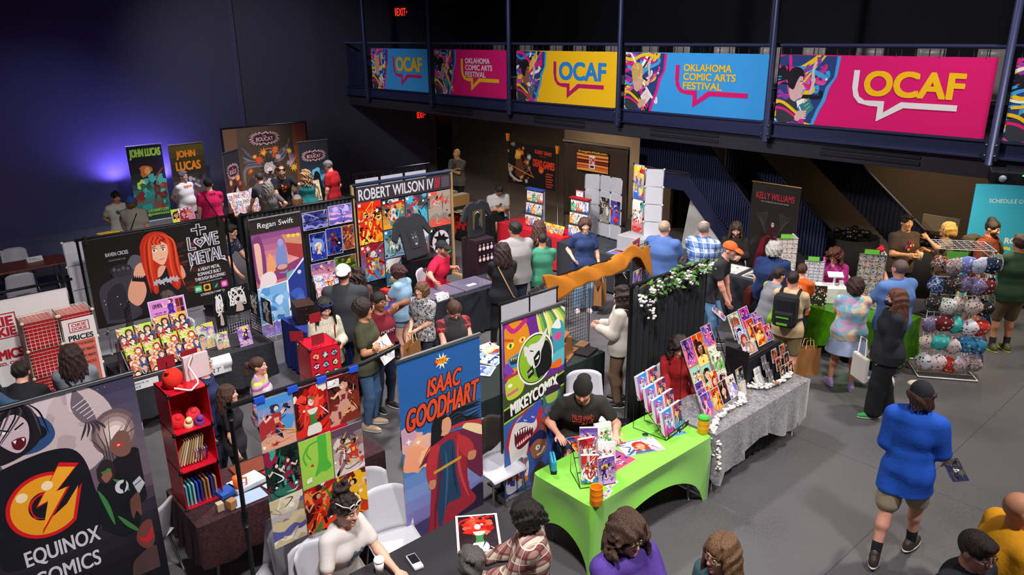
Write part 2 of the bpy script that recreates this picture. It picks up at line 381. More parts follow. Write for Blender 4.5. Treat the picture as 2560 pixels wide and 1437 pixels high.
# ---------------------------------------------------------------- people: one continuous skin grown over a posed skeleton
def V(*a):return np.array(a,np.float32)
def nrm(v):return v/(np.linalg.norm(v)+1e-9)
class Field:
 def __init__(s,lo,hi,h):
  s.h=h;s.lo=np.array(lo,np.float32);s.n=np.maximum(4,np.ceil((np.array(hi)-s.lo)/h).astype(int)+1)
  s.F=np.full(tuple(s.n),0.5,np.float32);s.ax=[s.lo[i]+h*np.arange(s.n[i],dtype=np.float32)for i in range(3)]
 def sub(s,lo,hi):
  a=np.clip(np.floor((lo-s.lo)/s.h).astype(int),0,s.n);b=np.clip(np.ceil((hi-s.lo)/s.h).astype(int)+1,0,s.n)
  if np.any(b<=a):return None
  sl=tuple(slice(a[i],b[i])for i in range(3))
  return sl,(s.ax[0][sl[0]][:,None,None],s.ax[1][sl[1]][None,:,None],s.ax[2][sl[2]][None,None,:])
 def put(s,sl,d,k):
  f=s.F[sl]
  if k>0:
   h=np.maximum(k-np.abs(f-d),0)/k;s.F[sl]=np.minimum(f,d)-h*h*k*0.25
  else:s.F[sl]=np.minimum(f,d)
 def cut(s,sl,d,k=0.008):
  f=s.F[sl];d=-d
  h=np.maximum(k-np.abs(f-d),0)/k;s.F[sl]=np.maximum(f,d)+h*h*k*0.25
 def cone(s,a,b,ra,rb,k=0.02,cut=False):
  a=np.asarray(a,np.float32);b=np.asarray(b,np.float32);m=max(ra,rb)+k+2*s.h
  q=s.sub(np.minimum(a,b)-m,np.maximum(a,b)+m)
  if q is None:return
  sl,(x,y,z)=q;ab=b-a;L2=float(ab@ab)+1e-12
  t=np.clip(((x-a[0])*ab[0]+(y-a[1])*ab[1]+(z-a[2])*ab[2])/L2,0,1)
  d=np.sqrt((x-a[0]-t*ab[0])**2+(y-a[1]-t*ab[1])**2+(z-a[2]-t*ab[2])**2)-(ra+t*(rb-ra))
  s.cut(sl,d,max(k,.001))if cut else s.put(sl,d,k)
 def ell(s,c,r,B=None,k=0.02,cut=False):
  """B rows: the three axes"""
  c=np.asarray(c,np.float32);r=np.asarray(r,np.float32);B=np.eye(3,dtype=np.float32)if B is None else B
  m=float(r.max())+k+2*s.h;q=s.sub(c-m,c+m)
  if q is None:return
  sl,(x,y,z)=q;x=x-c[0];y=y-c[1];z=z-c[2]
  u=[(B[i][0]*x+B[i][1]*y+B[i][2]*z)for i in range(3)]
  k0=np.sqrt((u[0]/r[0])**2+(u[1]/r[1])**2+(u[2]/r[2])**2);k1=np.sqrt((u[0]/r[0]**2)**2+(u[1]/r[1]**2)**2+(u[2]/r[2]**2)**2)+1e-6
  d=np.where(k0<1e-3,-r.min(),k0*(k0-1)/k1)
  s.cut(sl,d,max(k,.001))if cut else s.put(sl,d,k)
 def loft(s,secs,X,k=0.03):
  """secs: (point, half width, half depth) along a spine; X: sideways axis"""
  for(A,a0,b0),(Bp,a1,b1)in zip(secs,secs[1:]):
   A=np.asarray(A,np.float32);Bp=np.asarray(Bp,np.float32);m=max(a0,a1,b0,b1)+k+2*s.h
   q=s.sub(np.minimum(A,Bp)-m,np.maximum(A,Bp)+m)
   if q is None:continue
   sl,(x,y,z)=q;ab=Bp-A;L=np.linalg.norm(ab);ax=ab/L;Xo=nrm(X-ax*(X@ax));Y=np.cross(Xo,ax)
   x=x-A[0];y=y-A[1];z=z-A[2];w=ax[0]*x+ax[1]*y+ax[2]*z;t=np.clip(w/L,0,1);w=w-t*L
   a=a0+t*(a1-a0);b=b0+t*(b1-b0);u=Xo[0]*x+Xo[1]*y+Xo[2]*z;v=Y[0]*x+Y[1]*y+Y[2]*z
   mn=np.minimum(a,b);d=(np.sqrt((u/a)**2+(v/b)**2+(w/mn)**2)-1)*mn
   s.put(sl,d,k)
 def plane(s,p,n,soft=0.004):
  """keeps the side of the plane the normal points away from"""
  d=n[0]*(s.ax[0][:,None,None]-p[0])+n[1]*(s.ax[1][None,:,None]-p[1])+n[2]*(s.ax[2][None,None,:]-p[2])
  s.F=np.maximum(s.F,d)
 def ripple(s,amp,fx,fy,fz,seed=0):
  x=s.ax[0][:,None,None];y=s.ax[1][None,:,None];z=s.ax[2][None,None,:]
  s.F=s.F+amp*(.8*np.sin(.75*fx*(x+.6*y)+2.2*np.sin(5*z+seed)+seed)*(.6+.4*np.sin(7*z+2*seed))+.6*np.sin(.5*fz*z+9*np.abs(x)+3*np.sin(7*y+seed)+1.5*np.sin(11*x)))
 def mesh(s):
  F=s.F;S=F<0
  if not S.any():return None
  n=np.array(F.shape)-1;c=np.zeros(tuple(n),np.uint8)
  for i in(0,1):
   for j in(0,1):
    for k in(0,1):c+=S[i:n[0]+i,j:n[1]+j,k:n[2]+k]
  I=np.argwhere((c>0)&(c<8));idx=np.full(tuple(n),-1,np.int32);idx[I[:,0],I[:,1],I[:,2]]=np.arange(len(I))
  cor=np.array([(i,j,k)for i in(0,1)for j in(0,1)for k in(0,1)])
  val=np.stack([F[I[:,0]+a,I[:,1]+b,I[:,2]+d]for a,b,d in cor],1)
  acc=np.zeros((len(I),3),np.float32);cnt=np.zeros(len(I),np.float32)
  for p in range(8):
   for q in range(p+1,8):
    if np.abs(cor[p]-cor[q]).sum()!=1:continue
    a,b=val[:,p],val[:,q];mk=(a<0)!=(b<0);t=np.where(mk,a/(a-b+1e-12),0)
    pt=cor[p]+t[:,None]*(cor[q]-cor[p]);acc+=np.where(mk[:,None],pt,0);cnt+=mk
  P=s.lo+s.h*(I+acc/np.maximum(cnt,1)[:,None]);quads=[]
  for ax in range(3):
   o1,o2=(ax+1)%3,(ax+2)%3;a=[slice(None)]*3;b=[slice(None)]*3;a[ax]=slice(0,-1);b[ax]=slice(1,None)
   E=np.argwhere(S[tuple(a)]!=S[tuple(b)]);E=E[(E[:,o1]>0)&(E[:,o2]>0)&(E[:,o1]<n[o1])&(E[:,o2]<n[o2])]
   if not len(E):continue
   ins=S[E[:,0],E[:,1],E[:,2]];cs=[]
   for d1,d2 in((-1,-1),(0,-1),(0,0),(-1,0)):
    e=E.copy();e[:,o1]+=d1;e[:,o2]+=d2;cs.append(idx[e[:,0],e[:,1],e[:,2]])
   Q=np.stack(cs,1);Q[~ins]=Q[~ins][:,::-1];quads.append(Q[(Q>=0).all(1)])
  return P.astype(np.float32),np.concatenate(quads).astype(np.int32)
def field_obj(fd,name,material,parent,smooth=True):
 r=fd.mesh()
 if r is None:return None
 P,Q=r;me=bpy.data.meshes.new(name);me.vertices.add(len(P));me.vertices.foreach_set('co',P.ravel())
 me.loops.add(Q.size);me.loops.foreach_set('vertex_index',Q.ravel());me.polygons.add(len(Q))
 me.polygons.foreach_set('loop_start',np.arange(0,Q.size,4,dtype=np.int32))
 me.polygons.foreach_set('use_smooth',np.ones(len(Q),bool));me.update(calc_edges=True);me.materials.append(material)
 o=bpy.data.objects.new(name,me);COL.objects.link(o)
 if parent is not None:o.parent=parent
 return o
def ik(a,b,l1,l2,hint):
 d=b-a;L=float(np.linalg.norm(d));mx=(l1+l2)*0.995
 if L>mx:b=a+d/L*mx;d=b-a;L=mx
 x=d/(L+1e-9);c=(l1*l1-l2*l2+L*L)/(2*L+1e-9);hgt=math.sqrt(max(0,l1*l1-c*c))
 hh=hint-x*float(hint@x);hh=nrm(hh);return a+x*c+hh*hgt,b
def hairmat(col):
 k=('hair',col)
 if k in _mats:return _mats[k]
 M,nt,b=newmat('hair');N=nt.nodes.new;L=nt.links.new;c=hx(col)
 tc=N('ShaderNodeTexCoord');mp=N('ShaderNodeMapping');mp.inputs['Scale'].default_value=(150,150,9);L(tc.outputs['Object'],mp.inputs[0])
 nz=N('ShaderNodeTexNoise');nz.inputs['Scale'].default_value=1.0;nz.inputs['Detail'].default_value=4;nz.inputs['Distortion'].default_value=.6;L(mp.outputs[0],nz.inputs['Vector'])
 cr=N('ShaderNodeValToRGB');L(nz.outputs['Fac'],cr.inputs[0]);e=cr.color_ramp.elements;e[0].position=.3;e[0].color=(*[x*.45 for x in c],1);e[1].position=.72;e[1].color=(*[min(1,x*1.5+.01)for x in c],1)
 L(cr.outputs[0],b.inputs['Base Color']);b.inputs['Roughness'].default_value=.42;b.inputs['Specular IOR Level'].default_value=.4
 bp=N('ShaderNodeBump');bp.inputs['Strength'].default_value=.8;bp.inputs['Distance'].default_value=.012;L(nz.outputs['Fac'],bp.inputs['Height']);L(bp.outputs[0],b.inputs['Normal']);_mats[k]=M;return M
SKIN=dict(fair='#e3a98f',pink='#dd9c84',tan='#c98b6a',olive='#c08560',brown='#8e5a41',dark='#6b4130',gold='#d39a6a')
def person(label,head=None,feet=None,h=1.72,sex='m',girth=1.0,skin='fair',face=0,lean_=0,side=0,twist=0,hy=0,hp=0,sit=0,L='down',R='down',fL=None,fR=None,hair=('short','#2a1d17'),top=None,bottom=None,shoes='#222222',socks=None,shirt_art=None,cap=None,glasses=None,beard=None,res=0.0085,grip=(0.4,0.4),palms=(None,None),eyes=True,mask=None,over=None,seat_h=0.46,loc=None,prints=None):
 fem=sex=='f';k_=h/1.75;Z=V(0,0,1)
 hz=(seat_h/k_+0.11)if sit else 0.93
 Pv=V(0,0,hz);Rx=np.array(Matrix.Rotation(rad(twist),3,'Z'),np.float32)
 def fwd(a):a=rad(a);s_=rad(side);v=V(math.sin(s_)*math.cos(a),math.sin(a),math.cos(a)*math.cos(s_));return nrm(v)
 d1,d2=fwd(lean_*0.7),fwd(lean_*1.12)
 if lean_>12 and not sit:Pv=Pv+V(0,-0.0035*lean_,-0.0012*lean_)
 waist=Pv+0.15*d1;chest=waist+0.19*d2;upc=chest+0.13*d2;nb=chest+0.205*d2
 Xb=Rx@V(1,0,0);Xb=nrm(Xb-d2*float(Xb@d2));sw=(0.158 if fem else 0.182)*(0.6+0.4*girth)
 sh={s_:upc+Xb*sw*s_+d2*0.005 for s_ in(-1,1)}
 hd=rad(hy);hf0=V(math.sin(hd),math.cos(hd),0);hpch=rad(hp+lean_*0.45);Hx=V(math.cos(hd),-math.sin(hd),0)
 Hf=nrm(hf0*math.cos(hpch)-Z*math.sin(hpch));Hu=np.cross(Hx,Hf);HB=np.stack([Hx,Hf,Hu])
 hc=nb+0.055*d2+0.10*Hu+0.012*Hf
 def hp_(x,y,z):return hc+Hx*x+Hf*y+Hu*z
 hips={s_:Pv+V(0.092*s_,0,-0.03)for s_ in(-1,1)};knees={};ank={};fdir={}
 for s_,ft in((-1,fL),(1,fR)):
  if ft is None:ft=(0.17*s_ if sit else 0.105*s_,0.40 if sit else 0.0,0.0,6*s_)
  if len(ft)==3:ft=(*ft,6*s_)
  ya=rad(ft[3]);fdir[s_]=V(math.sin(ya),math.cos(ya),0)
  tp=V(ft[0],ft[1],ft[2]/k_+0.085)
  knees[s_],ank[s_]=ik(hips[s_],tp,0.418,0.405,V(0.12*s_,1,0.6 if sit else 0))
 elb={};wri={}
 for s_,t in((-1,L),(1,R)):
  S_=sh[s_];hint=V(0.5*s_,-0.8,-0.5)
  if isinstance(t,str):
   w=dict(down=S_+V(0.06*s_,0.05,-0.53),fwd=V(0.13*s_,0.40,1.10)+(S_-V(0.18*s_,0,1.42))*V(1,.9,.5),table=V(0.17*s_,0.45,0.80),cross=upc+d2*-0.16+V(-0.10*s_,0.20,0.02*s_),hip=Pv+V(0.215*s_,0.0,0.10),back=Pv+V(0.05*s_,-0.19,0.06),pocket=Pv+V(0.20*s_,0.07,-0.02),chest=chest+V(0.06*s_,0.28,-0.04),high=S_+V(0.05*s_,0.32,0.10),book=chest+V(0.10*s_,0.30,-0.10))[t]
   if t=='hip':hint=V(1.0*s_,-0.5,0.1)
   if t=='cross':hint=V(0.9*s_,0.1,-0.8)
  else:
   w=np.array(t[:3],np.float32)
   if len(t)>3:hint=np.array(t[3:6],np.float32)
  elb[s_],wri[s_]=ik(S_,w,0.285,0.255,hint)
 ztop=float(hp_(0,-0.01,0.122)[2])
 if loc is not None:base=Vector((loc[0],loc[1],loc[2]if len(loc)>2 else 0))
 elif feet is not None:base=at(feet[0],feet[1],0)
 else:base=at(head[0],head[1],ztop*k_)
 dc=Vector((-base.x,-base.y)).normalized();dr=Matrix.Rotation(rad(face),2)@dc;rz=math.atan2(dr.y,dr.x)-PI/2
 if head is not None and feet is None and loc is None:
  ht=hp_(0,-0.01,0.122)*k_;o_=Matrix.Rotation(rz,2)@Vector((float(ht[0]),float(ht[1])));base=Vector((base.x-o_.x,base.y-o_.y,0))
 T=thing('person',label,'person',base,rz);g=girth
 lo=np.min([*sh.values(),*elb.values(),*wri.values(),*knees.values(),*ank.values(),hc,Pv],0)-0.24
 hi=np.max([*sh.values(),*elb.values(),*wri.values(),*knees.values(),*ank.values(),hc,Pv],0)+0.24
 lo[2]=max(lo[2],-0.03)
 def scaled(o):
  if o is not None:o.scale=(k_,k_,k_)
  return o
 if fem:secs=[(Pv-0.07*d1,.135*g,.10*g),(Pv,.168*g,.118*g),(waist,.128*g,.098*g),(chest,.142*g,.118*g),(upc,.135,.092),(nb,.062,.058)]
 else:secs=[(Pv-0.07*d1,.13*g,.10*g),(Pv,.158*g,.112*g),(waist,.148*g,.108*g),(chest,.165*g,.122*g),(upc,.155,.102),(nb,.068,.062)]
 ar=(0.047,0.040,0.036,0.026)if not fem else(0.042,0.036,0.032,0.023);ar=[a*(0.75+0.25*g)for a in ar]
 lr=(0.088*g,0.056,0.055,0.036)
 def limbs(fd,infl,arm=2.0,leg=2.0,k=0.03,torso=True,x0=0,x1=99):
  if torso:fd.loft([(p,a+infl,b+infl)for p,a,b in secs][x0:x1],Xb,k)
  for s_ in(-1,1):
   if arm>0:
    a=min(arm,1);e=sh[s_]+(elb[s_]-sh[s_])*a
    fd.cone(sh[s_],e,ar[0]*1.12+infl,ar[0]+(ar[1]-ar[0])*a+infl*1.25,k)
    if arm>1:
     w=elb[s_]+(wri[s_]-elb[s_])*(arm-1);m_=elb[s_]+(wri[s_]-elb[s_])*0.3
     fd.cone(elb[s_],w,ar[1]+infl,ar[1]+(ar[3]-ar[1])*(arm-1)+infl,k*.7)
     if arm>1.5:fd.cone(elb[s_],m_,ar[1]*.9+infl,ar[2]*1.08+infl,k)
   if leg>0:
    a=min(leg,1);e=hips[s_]+(knees[s_]-hips[s_])*a
    fd.cone(hips[s_],e,lr[0]+infl,lr[0]+(lr[1]-lr[0])*a+infl,k)
    if leg>1:
     w=knees[s_]+(ank[s_]-knees[s_])*(leg-1);m_=knees[s_]+(ank[s_]-knees[s_])*0.28+(-fdir[s_])*0.018
     fd.cone(knees[s_],w,lr[1]+infl,lr[1]+(lr[3]-lr[1])*(leg-1)+infl,k*.6)
     if leg>1.4:fd.cone(knees[s_],m_,lr[1]*.8+infl,lr[2]+infl,k)
 fd=Field(lo,hi,res);limbs(fd,0)
 if fem:
  for s_ in(-1,1):fd.ell(chest+Xb*0.066*s_+np.cross(d2,Xb)*0.068*g+d2*0.015,(.055*g,)*3,None,.04)
 fd.cone(nb-0.05*d2,hp_(0,-0.018,-0.05),.060 if not fem else .050,.054 if not fem else .045,.03)
 fw=1.0+0.35*(g-1)
 fd.ell(hp_(0,-0.012,0.03),(.077*fw,.096,.092),HB,.01);fd.ell(hp_(0,0.022,-0.045),(.060*fw,.068,.074),HB,.035)
 fd.ell(hp_(0,.078,-.094),(.024,.02,.02),HB,.03)
 for s_ in(-1,1):
  fd.ell(hp_(.038*s_,.062,-.012),(.026,.024,.026),HB,.025);fd.ell(hp_(.077*fw*s_,-.008,-.002),(.012,.026,.034),HB,.006)
  fd.ell(hp_(.031*s_,.099,.018),(.017,.014,.012),HB,.012,True)
  fd.cone(hp_(.012*s_,.083,.036),hp_(.045*s_,.072,.036),.008,.007,.012)
 fd.cone(hp_(0,.086,.022),hp_(0,.106,-.020),.007,.0125,.01);fd.cone(hp_(-.010,.094,-.024),hp_(.010,.094,-.024),.009,.009,.008)
 fd.ell(hp_(0,.088,-.052),(.024,.010,.006),HB,.006);fd.ell(hp_(0,.087,-.063),(.020,.010,.007),HB,.006)
 for i,s_ in enumerate((-1,1)):
  al=nrm(wri[s_]-elb[s_]);pn=palms[i]
  pn=V(-s_,0.25,0)if pn is None else np.array(pn,np.float32);pn=nrm(pn-al*float(pn@al));ths=nrm(np.cross(pn,al))*(1 if s_==1 else-1)
  if(ths@V(0,1,0.3))<0 and palms[i]is None:pass
  w=wri[s_];hs=0.92 if fem else 1.0
  pc=w+al*0.052*hs;BH=np.stack([al,ths,pn]);fd.cone(w-al*.02,w+al*0.02,ar[3]*.95,.026*hs,.012)
  fd.ell(pc,(.052*hs,.041*hs,.017),BH,.012)
  cu=grip[i];fr=max(.0086,res*.95)
  for q,(off,ln)in enumerate(((.030,.074),(.010,.083),(-.010,.077),(-.029,.060))):
   b0=w+al*(.092-.004*abs(q-1))*hs+ths*off*hs;c1=cu*(0.8+.12*q)
   v1=nrm(al*math.cos(c1)+pn*math.sin(c1)+ths*off*2.5);v2=nrm(al*math.cos(c1*2.1)+pn*math.sin(c1*2.1)+ths*off)
   m1=b0+v1*ln*.52*hs;fd.cone(b0-al*.02,m1,fr*1.05,fr,.003);fd.cone(m1,m1+v2*ln*.48*hs,fr,fr*.85,.003)
  t0=w+al*.022*hs+ths*.024*hs;t1=t0+nrm(al*.75+ths*.75+pn*.25)*.042*hs;t2=t1+nrm(al*.95+ths*.25+pn*(.2+cu*.5))*.032*hs
  fd.cone(t0,t1,.014,.0115,.008);fd.cone(t1,t2,.0112,.0095,.003)
 for s_ in(-1,1):
  a=ank[s_];f_=fdir[s_];fd.cone(a,a-Z*.045-f_*.03,.036,.034,.02);fd.cone(a-Z*.045-f_*.02,a-Z*.058+f_*.13,.036,.025,.02)
 skc=SKIN.get(skin,skin);body=scaled(field_obj(fd,'body',skinmat(skc),T))
 for top in[x for x in(top,over)if x]:
  tm=top['m'];sl_=top.get('sleeve',.62);lo_=top.get('loose',.016);hem=top.get('hem',.12)
  ft_=Field(lo,hi,res*1.15);limbs(ft_,lo_,sl_,0,.05,True,0,5);limbs(ft_,max(lo_+.012,(bottom or{}).get('loose',.012)+.018),0,.42,.04,False)
  if fem:
   for s_ in(-1,1):ft_.ell(chest+Xb*0.066*s_+np.cross(d2,Xb)*0.068*g+d2*0.015,(.055*g+lo_*.8,)*3,None,.05)
  bl_=max(lo_*1.3,(bottom or{}).get('loose',.012)+.022)
  if hem>.06:ft_.loft([(Pv-d1*(hem+.05),secs[1][1]+bl_,secs[1][2]+bl_),(Pv,secs[1][1]+bl_,secs[1][2]+bl_),(waist,secs[2][1]+lo_,secs[2][2]+lo_)],Xb,.03)
  ft_.cone(upc+d2*.03,nb+d2*.012,.085,.062,.02)
  if top.get('fat'):ft_.ell(waist+np.cross(d2,Xb)*.06*g,(.15*g,.13*g,.15),None,.05)
  ft_.ripple(top.get('wr',.0045),46,40,34,len(label))
  n_=-d1;ft_.plane(Pv-d1*hem,n_)
  if sl_<=0:
   for s_ in(-1,1):ft_.cone(sh[s_]+Xb*.03*s_-d2*.09,sh[s_]+Xb*.05*s_+d2*.2,.075,.09,.01,True)
  nkc=nb+np.cross(d2,Xb)*top.get('nk',.02);ft_.ell(nkc+d2*.028,np.array([.066,.062,.05])*top.get('nks',1.0),np.stack([Xb,np.cross(d2,Xb),d2]),.006,True)
  if top.get('vneck'):ft_.cone(nkc+d2*.04+np.cross(d2,Xb)*.07,nkc-d2*.10+np.cross(d2,Xb)*.09,.05,.012,.006,True)
  scaled(field_obj(ft_,top.get('name','shirt'),tm,T))
  if top.get('hood'):
   fh=Field(nb-.2,nb+.2,res*1.15);B_=np.stack([Xb,np.cross(d2,Xb),d2]);fh.ell(nb-np.cross(d2,Xb)*.085-d2*.01,(.11,.06,.085),B_,.01);fh.cone(nb+Xb*.08+d2*.02,nb-Xb*.08+d2*.02,.05,.05,.02)
   fh.ell(nb+d2*.05+np.cross(d2,Xb)*.03,(.066,.07,.06),B_,.01,True);scaled(field_obj(fh,'hood',tm,T))
  if shirt_art and 'name' not in top:
   fcs,front,wd,hg,up_=shirt_art
   mb=MB();fr_=np.cross(d2,Xb)*(1 if front else-1);xs=Xb*(-1 if front else 1);cen=waist+d2*up_;kx=wd/fcs.W;kz=hg/fcs.H
   vs=[]
   rng_=np.arange(0.0,0.34,.004)
   for x,y,z in fcs.vs:
    p0=cen+xs*(x-fcs.W/2)*kx+d2*(y-fcs.H/2)*kz;q=p0[None]+fr_[None]*rng_[:,None]
    ii=np.clip(((q-ft_.lo)/ft_.h).astype(int),0,ft_.n-1);f_=ft_.F[ii[:,0],ii[:,1],ii[:,2]];ins=np.where(f_<0)[0]
    vs.append(p0+fr_*(rng_[ins[-1]if len(ins)else 0]+.007+z))
   mb.add([tuple(map(float,p))for p in vs],fcs.fs[1:])
   mb.c=list(fcs.cs[1:]);scaled(mb.build('shirt_print',MATTE,T))
 if bottom:
  bm_=bottom['m'];lg=bottom.get('leg',1.93);lo_=bottom.get('loose',.012)
  fb=Field(lo,np.minimum(hi,np.maximum(waist+.4,hi*0+-9)),res*1.15)
  if bottom.get('skirt'):
   ln=bottom['skirt'];fb.loft([(Pv-Z*ln,.25*g,.20*g),(Pv-Z*.05,.185*g,.135*g),(waist,.145*g,.11*g)],V(1,0,0),.03);fb.ripple(.006,60,60,5,1);fb.plane(Pv-Z*ln,-Z)
  else:
   fb.loft([(p,a+lo_,b+lo_)for p,a,b in secs[:3]],V(1,0,0),.03)
   limbs(fb,lo_,0,lg,.025,False)
   if lo_>.02 and lg>1.5:
    for s_ in(-1,1):fb.cone(knees[s_],knees[s_]+(ank[s_]-knees[s_])*(lg-1),lr[1]+lo_,lr[3]+lo_*1.5,.02)
   fb.ripple(.003,40,40,44,2)
   for s_ in(-1,1):
    if lg<1:e=hips[s_]+(knees[s_]-hips[s_])*lg
  fb.plane(waist-.02*d1,d1);scaled(field_obj(fb,bottom.get('name','trousers' if lg>1.5 else 'shorts'),bm_,T))
 for s_ in(-1,1):
  a=ank[s_];f_=fdir[s_]
  if socks:
   fs_=Field(a-.15,a+.25,res);up2=nrm(knees[s_]-a);fs_.cone(a-Z*.03,a+up2*.11,.041,.046,.01);scaled(field_obj(fs_,'sock',cloth(socks),T))
  if shoes:
   fs_=Field(a-.17+f_*.02,a+.17+f_*.08,res*.85);X_=np.cross(f_,Z);B_=np.stack([X_,f_,Z]);zz=a-Z*.085
   fs_.ell(zz+f_*.045+Z*.032,(.047,.15,.045),B_,.01);fs_.ell(zz+f_*-.04+Z*.05,(.042,.06,.055),B_,.02);fs_.cone(zz-f_*.02+Z*.07,zz+Z*.10-f_*.005,.043,.041,.01)
   fs_.plane(zz+Z*.004,-Z);sc_=shoes if not isinstance(shoes,tuple)else shoes[0];so=scaled(field_obj(fs_,'shoe',paint(sc_,.5),T))
   fo=Field(a-.17+f_*.02,a+.17+f_*.08,res*.85);fo.ell(zz+f_*.04+Z*.012,(.051,.156,.02),B_,.002);fo.plane(zz-Z*0.0,-Z);fo.plane(zz+Z*.022,Z)
   o2=field_obj(fo,'sole',plastic(shoes[1]if isinstance(shoes,tuple)else '#d8d4cc',.6),so)
 st,hcol=hair[0],hair[1]
 if st!='bald':
  hm=hairmat(hcol);hr=min(res*.85,.0075);big=st in('long','curly','pony','bun','messy','bob','wavy')
  L_=hair[2]if len(hair)>2 else .30;fh=Field(hc-(.22+(L_ if st in('long','pony','wavy')else .06)),hc+.26,hr)
  tk=dict(buzz=.004,short=.014,bob=.020,long=.016,pony=.010,curly=.040,bun=.012,messy=.02 if not cap else .012,balding=.008,wavy=.028)[st]
  fh.ell(hp_(0,-.016,.034),(.077*fw+tk,.096+tk,.092+tk),HB,.01)
  if st=='short' and not cap:fh.ell(hp_(0,.045,.098),(.06,.05,.03),HB,.02)
  if st=='messy':
   for q in range(40 if not cap else 0):t=q*2.4;fh.ell(hp_(.07*math.cos(t)*(.5+.5*(q%3)/2),-.015+.085*math.sin(t),.06+.05*((q*7)%5)/5-.05*(q%4==0)),(.022,.022,.022),HB,.006)
  if st=='curly':
   for q in range(60):
    t=q*2.4;zz=1-1.35*q/60;rr=math.sqrt(max(0,1-zz*zz));fh.ell(hp_(.10*rr*math.cos(t),-.022+.108*rr*math.sin(t),.035+.115*zz),(.026,)*3,HB,.008)
  if st=='messy' and cap:
   for q in range(14):ph=rad(70+220*q/13);fh.cone(hp_(.085*math.sin(ph),-.016+.105*math.cos(ph),.03),hp_(.092*math.sin(ph),-.018+.11*math.cos(ph),-.07-.02*(q%2)),.022,.012,.006)
  if st in('bob','long','wavy'):
   ln=.10 if st=='bob' else L_
   fh.ell(hp_(0,-.03,-.03),(.084*fw+tk*.6,.085,.10),HB,.04)
   if st!='bob':
    a=hp_(0,-.06,.0);bq=nb-np.cross(d2,Xb)*.085-d2*(ln-.16);mid=nb-np.cross(d2,Xb)*.075+d2*.02
    fh.loft([(a,.075,.045),(mid,.080,.030),(bq,.055 if st=='long' else .075,.018)],Xb,.03)
    for s_ in(-1,1):fh.cone(hp_(.078*s_,-.005,-.02),nb+Xb*.085*s_+np.cross(d2,Xb)*.02-d2*(.02+.2*(ln-.16)),.022,.016,.02)
  if st in('bob','long','wavy'):
   nl=15 if res>.009 else 26;ln2=(.12 if st=='bob' else L_*.95);rr_=random.Random(len(label));am_=dict(bob=.004,long=.006,wavy=.022)[st]
   for q in range(nl):
    ph=rad(62+236*q/(nl-1));sx_,cy_=math.sin(ph),math.cos(ph);out=1.06+.06*(q%2)
    pts=[hp_(.02*sx_,-.02+.02*cy_,.118+tk*.6),hp_(.062*fw*sx_*out,-.016+.078*cy_*out,.10+tk*.4),hp_((.080*fw+tk*.7)*sx_*out,-.016+(.098+tk*.7)*cy_*out,.03)]
    L3=ln2*rr_.uniform(.82,1.05)*(1 if cy_<-.1 or st=='bob' else .8);p_=pts[-1]
    for w_ in range(1,5):
     f_=w_/4;back_=(-.0 if st=='bob' else-.02*f_);pts.append(p_+(Hx*sx_*(.010 if st!='bob' else-.004)*w_+Hf*cy_*.006*w_+Hf*back_)-(Z if st!='bob' else Hu)*L3*f_+(Hx*math.cos(ph)-Hf*math.sin(ph))*am_*math.sin(3.2*w_*.9+q*1.9))
    rs=[.016,.019,.020,.019,.017,.014,.008]
    for w_ in range(len(pts)-1):fh.cone(pts[w_],pts[w_+1],rs[w_],rs[w_+1],.006)
  if st in('pony','bun'):
   if st=='pony':
    a=hp_(0,-.115,.03);fh.cone(a,a-Hf*.03,.024,.03,.02);fh.cone(a-Hf*.03,a-Hf*.06-Z*L_*.5,.032,.034,.02);fh.cone(a-Hf*.06-Z*L_*.5,a-Hf*.04-Z*L_,.032,.014,.02)
   else:fh.ell(hp_(0,-.06,.125),(.05,.05,.042),HB,.012);fh.ell(hp_(.02,-.08,.115),(.036,.04,.04),HB,.012)
   if fem and st=='bun':
    for q in range(46):t=q*2.4;zz=1-q/46;fh.ell(hp_(.088*math.cos(t)*math.sqrt(1-zz*zz*.8),-.02+.105*math.sin(t)*math.sqrt(1-zz*zz*.8),.03+.10*zz),(.018,.018,.018),HB,.004);fh.ell(hp_(.05*math.cos(t),-.07+.045*math.sin(t),.14+.05*math.sin(q*1.7)),(.02,.02,.02),HB,.003)
    for q in range(10):fh.cone(hp_(-.03+.008*q,-.11,.0),hp_(-.06+.014*q,-.13-.01*(q%3),-.17-.03*(q%2)),.018,.010,.004)
  frq=dict(curly=0,messy=70,buzz=0,balding=0).get(st,85)
  if frq:
   x=fh.ax[0][:,None,None]-hc[0];y=fh.ax[1][None,:,None]-hc[1];z=fh.ax[2][None,None,:]-hc[2]
   am=.0035 if st!='wavy' else .008
   fh.F=fh.F+am*np.sin(frq*(x+.35*y)+5*np.sin(9*z)+2*np.sin(25*z*(1.6 if st=='wavy' else .6)))+(.007*np.sin(48*z+20*x+14*y)if st in('wavy','messy')else 0)
  if cap:fh.plane(hp_(0,0,.058),Hu)
  fy=dict(bob=.118,long=.118,wavy=.122,curly=.125,pony=.104,bun=.104).get(st,.108)
  fh.ell(hp_(0,fy,-.045),(.066*fw,.085,.112 if st not in('bob',)else .105),HB,.01,True)
  if st in('short','buzz','balding','pony','bun','messy'):
   fh.plane(hp_(0,0,-.045 if st!='messy' else-.075),-nrm(Hu+Hf*(-.55)),0)
   for s_ in(-1,1):fh.ell(hp_(.085*fw*s_,.028,-.045),(.035,.055,.06),HB,.008,True)
  if st=='balding':fh.ell(hp_(0,.015,.145),(.066,.11,.07),HB,.01,True)
  scaled(field_obj(fh,'hair',hm,T))
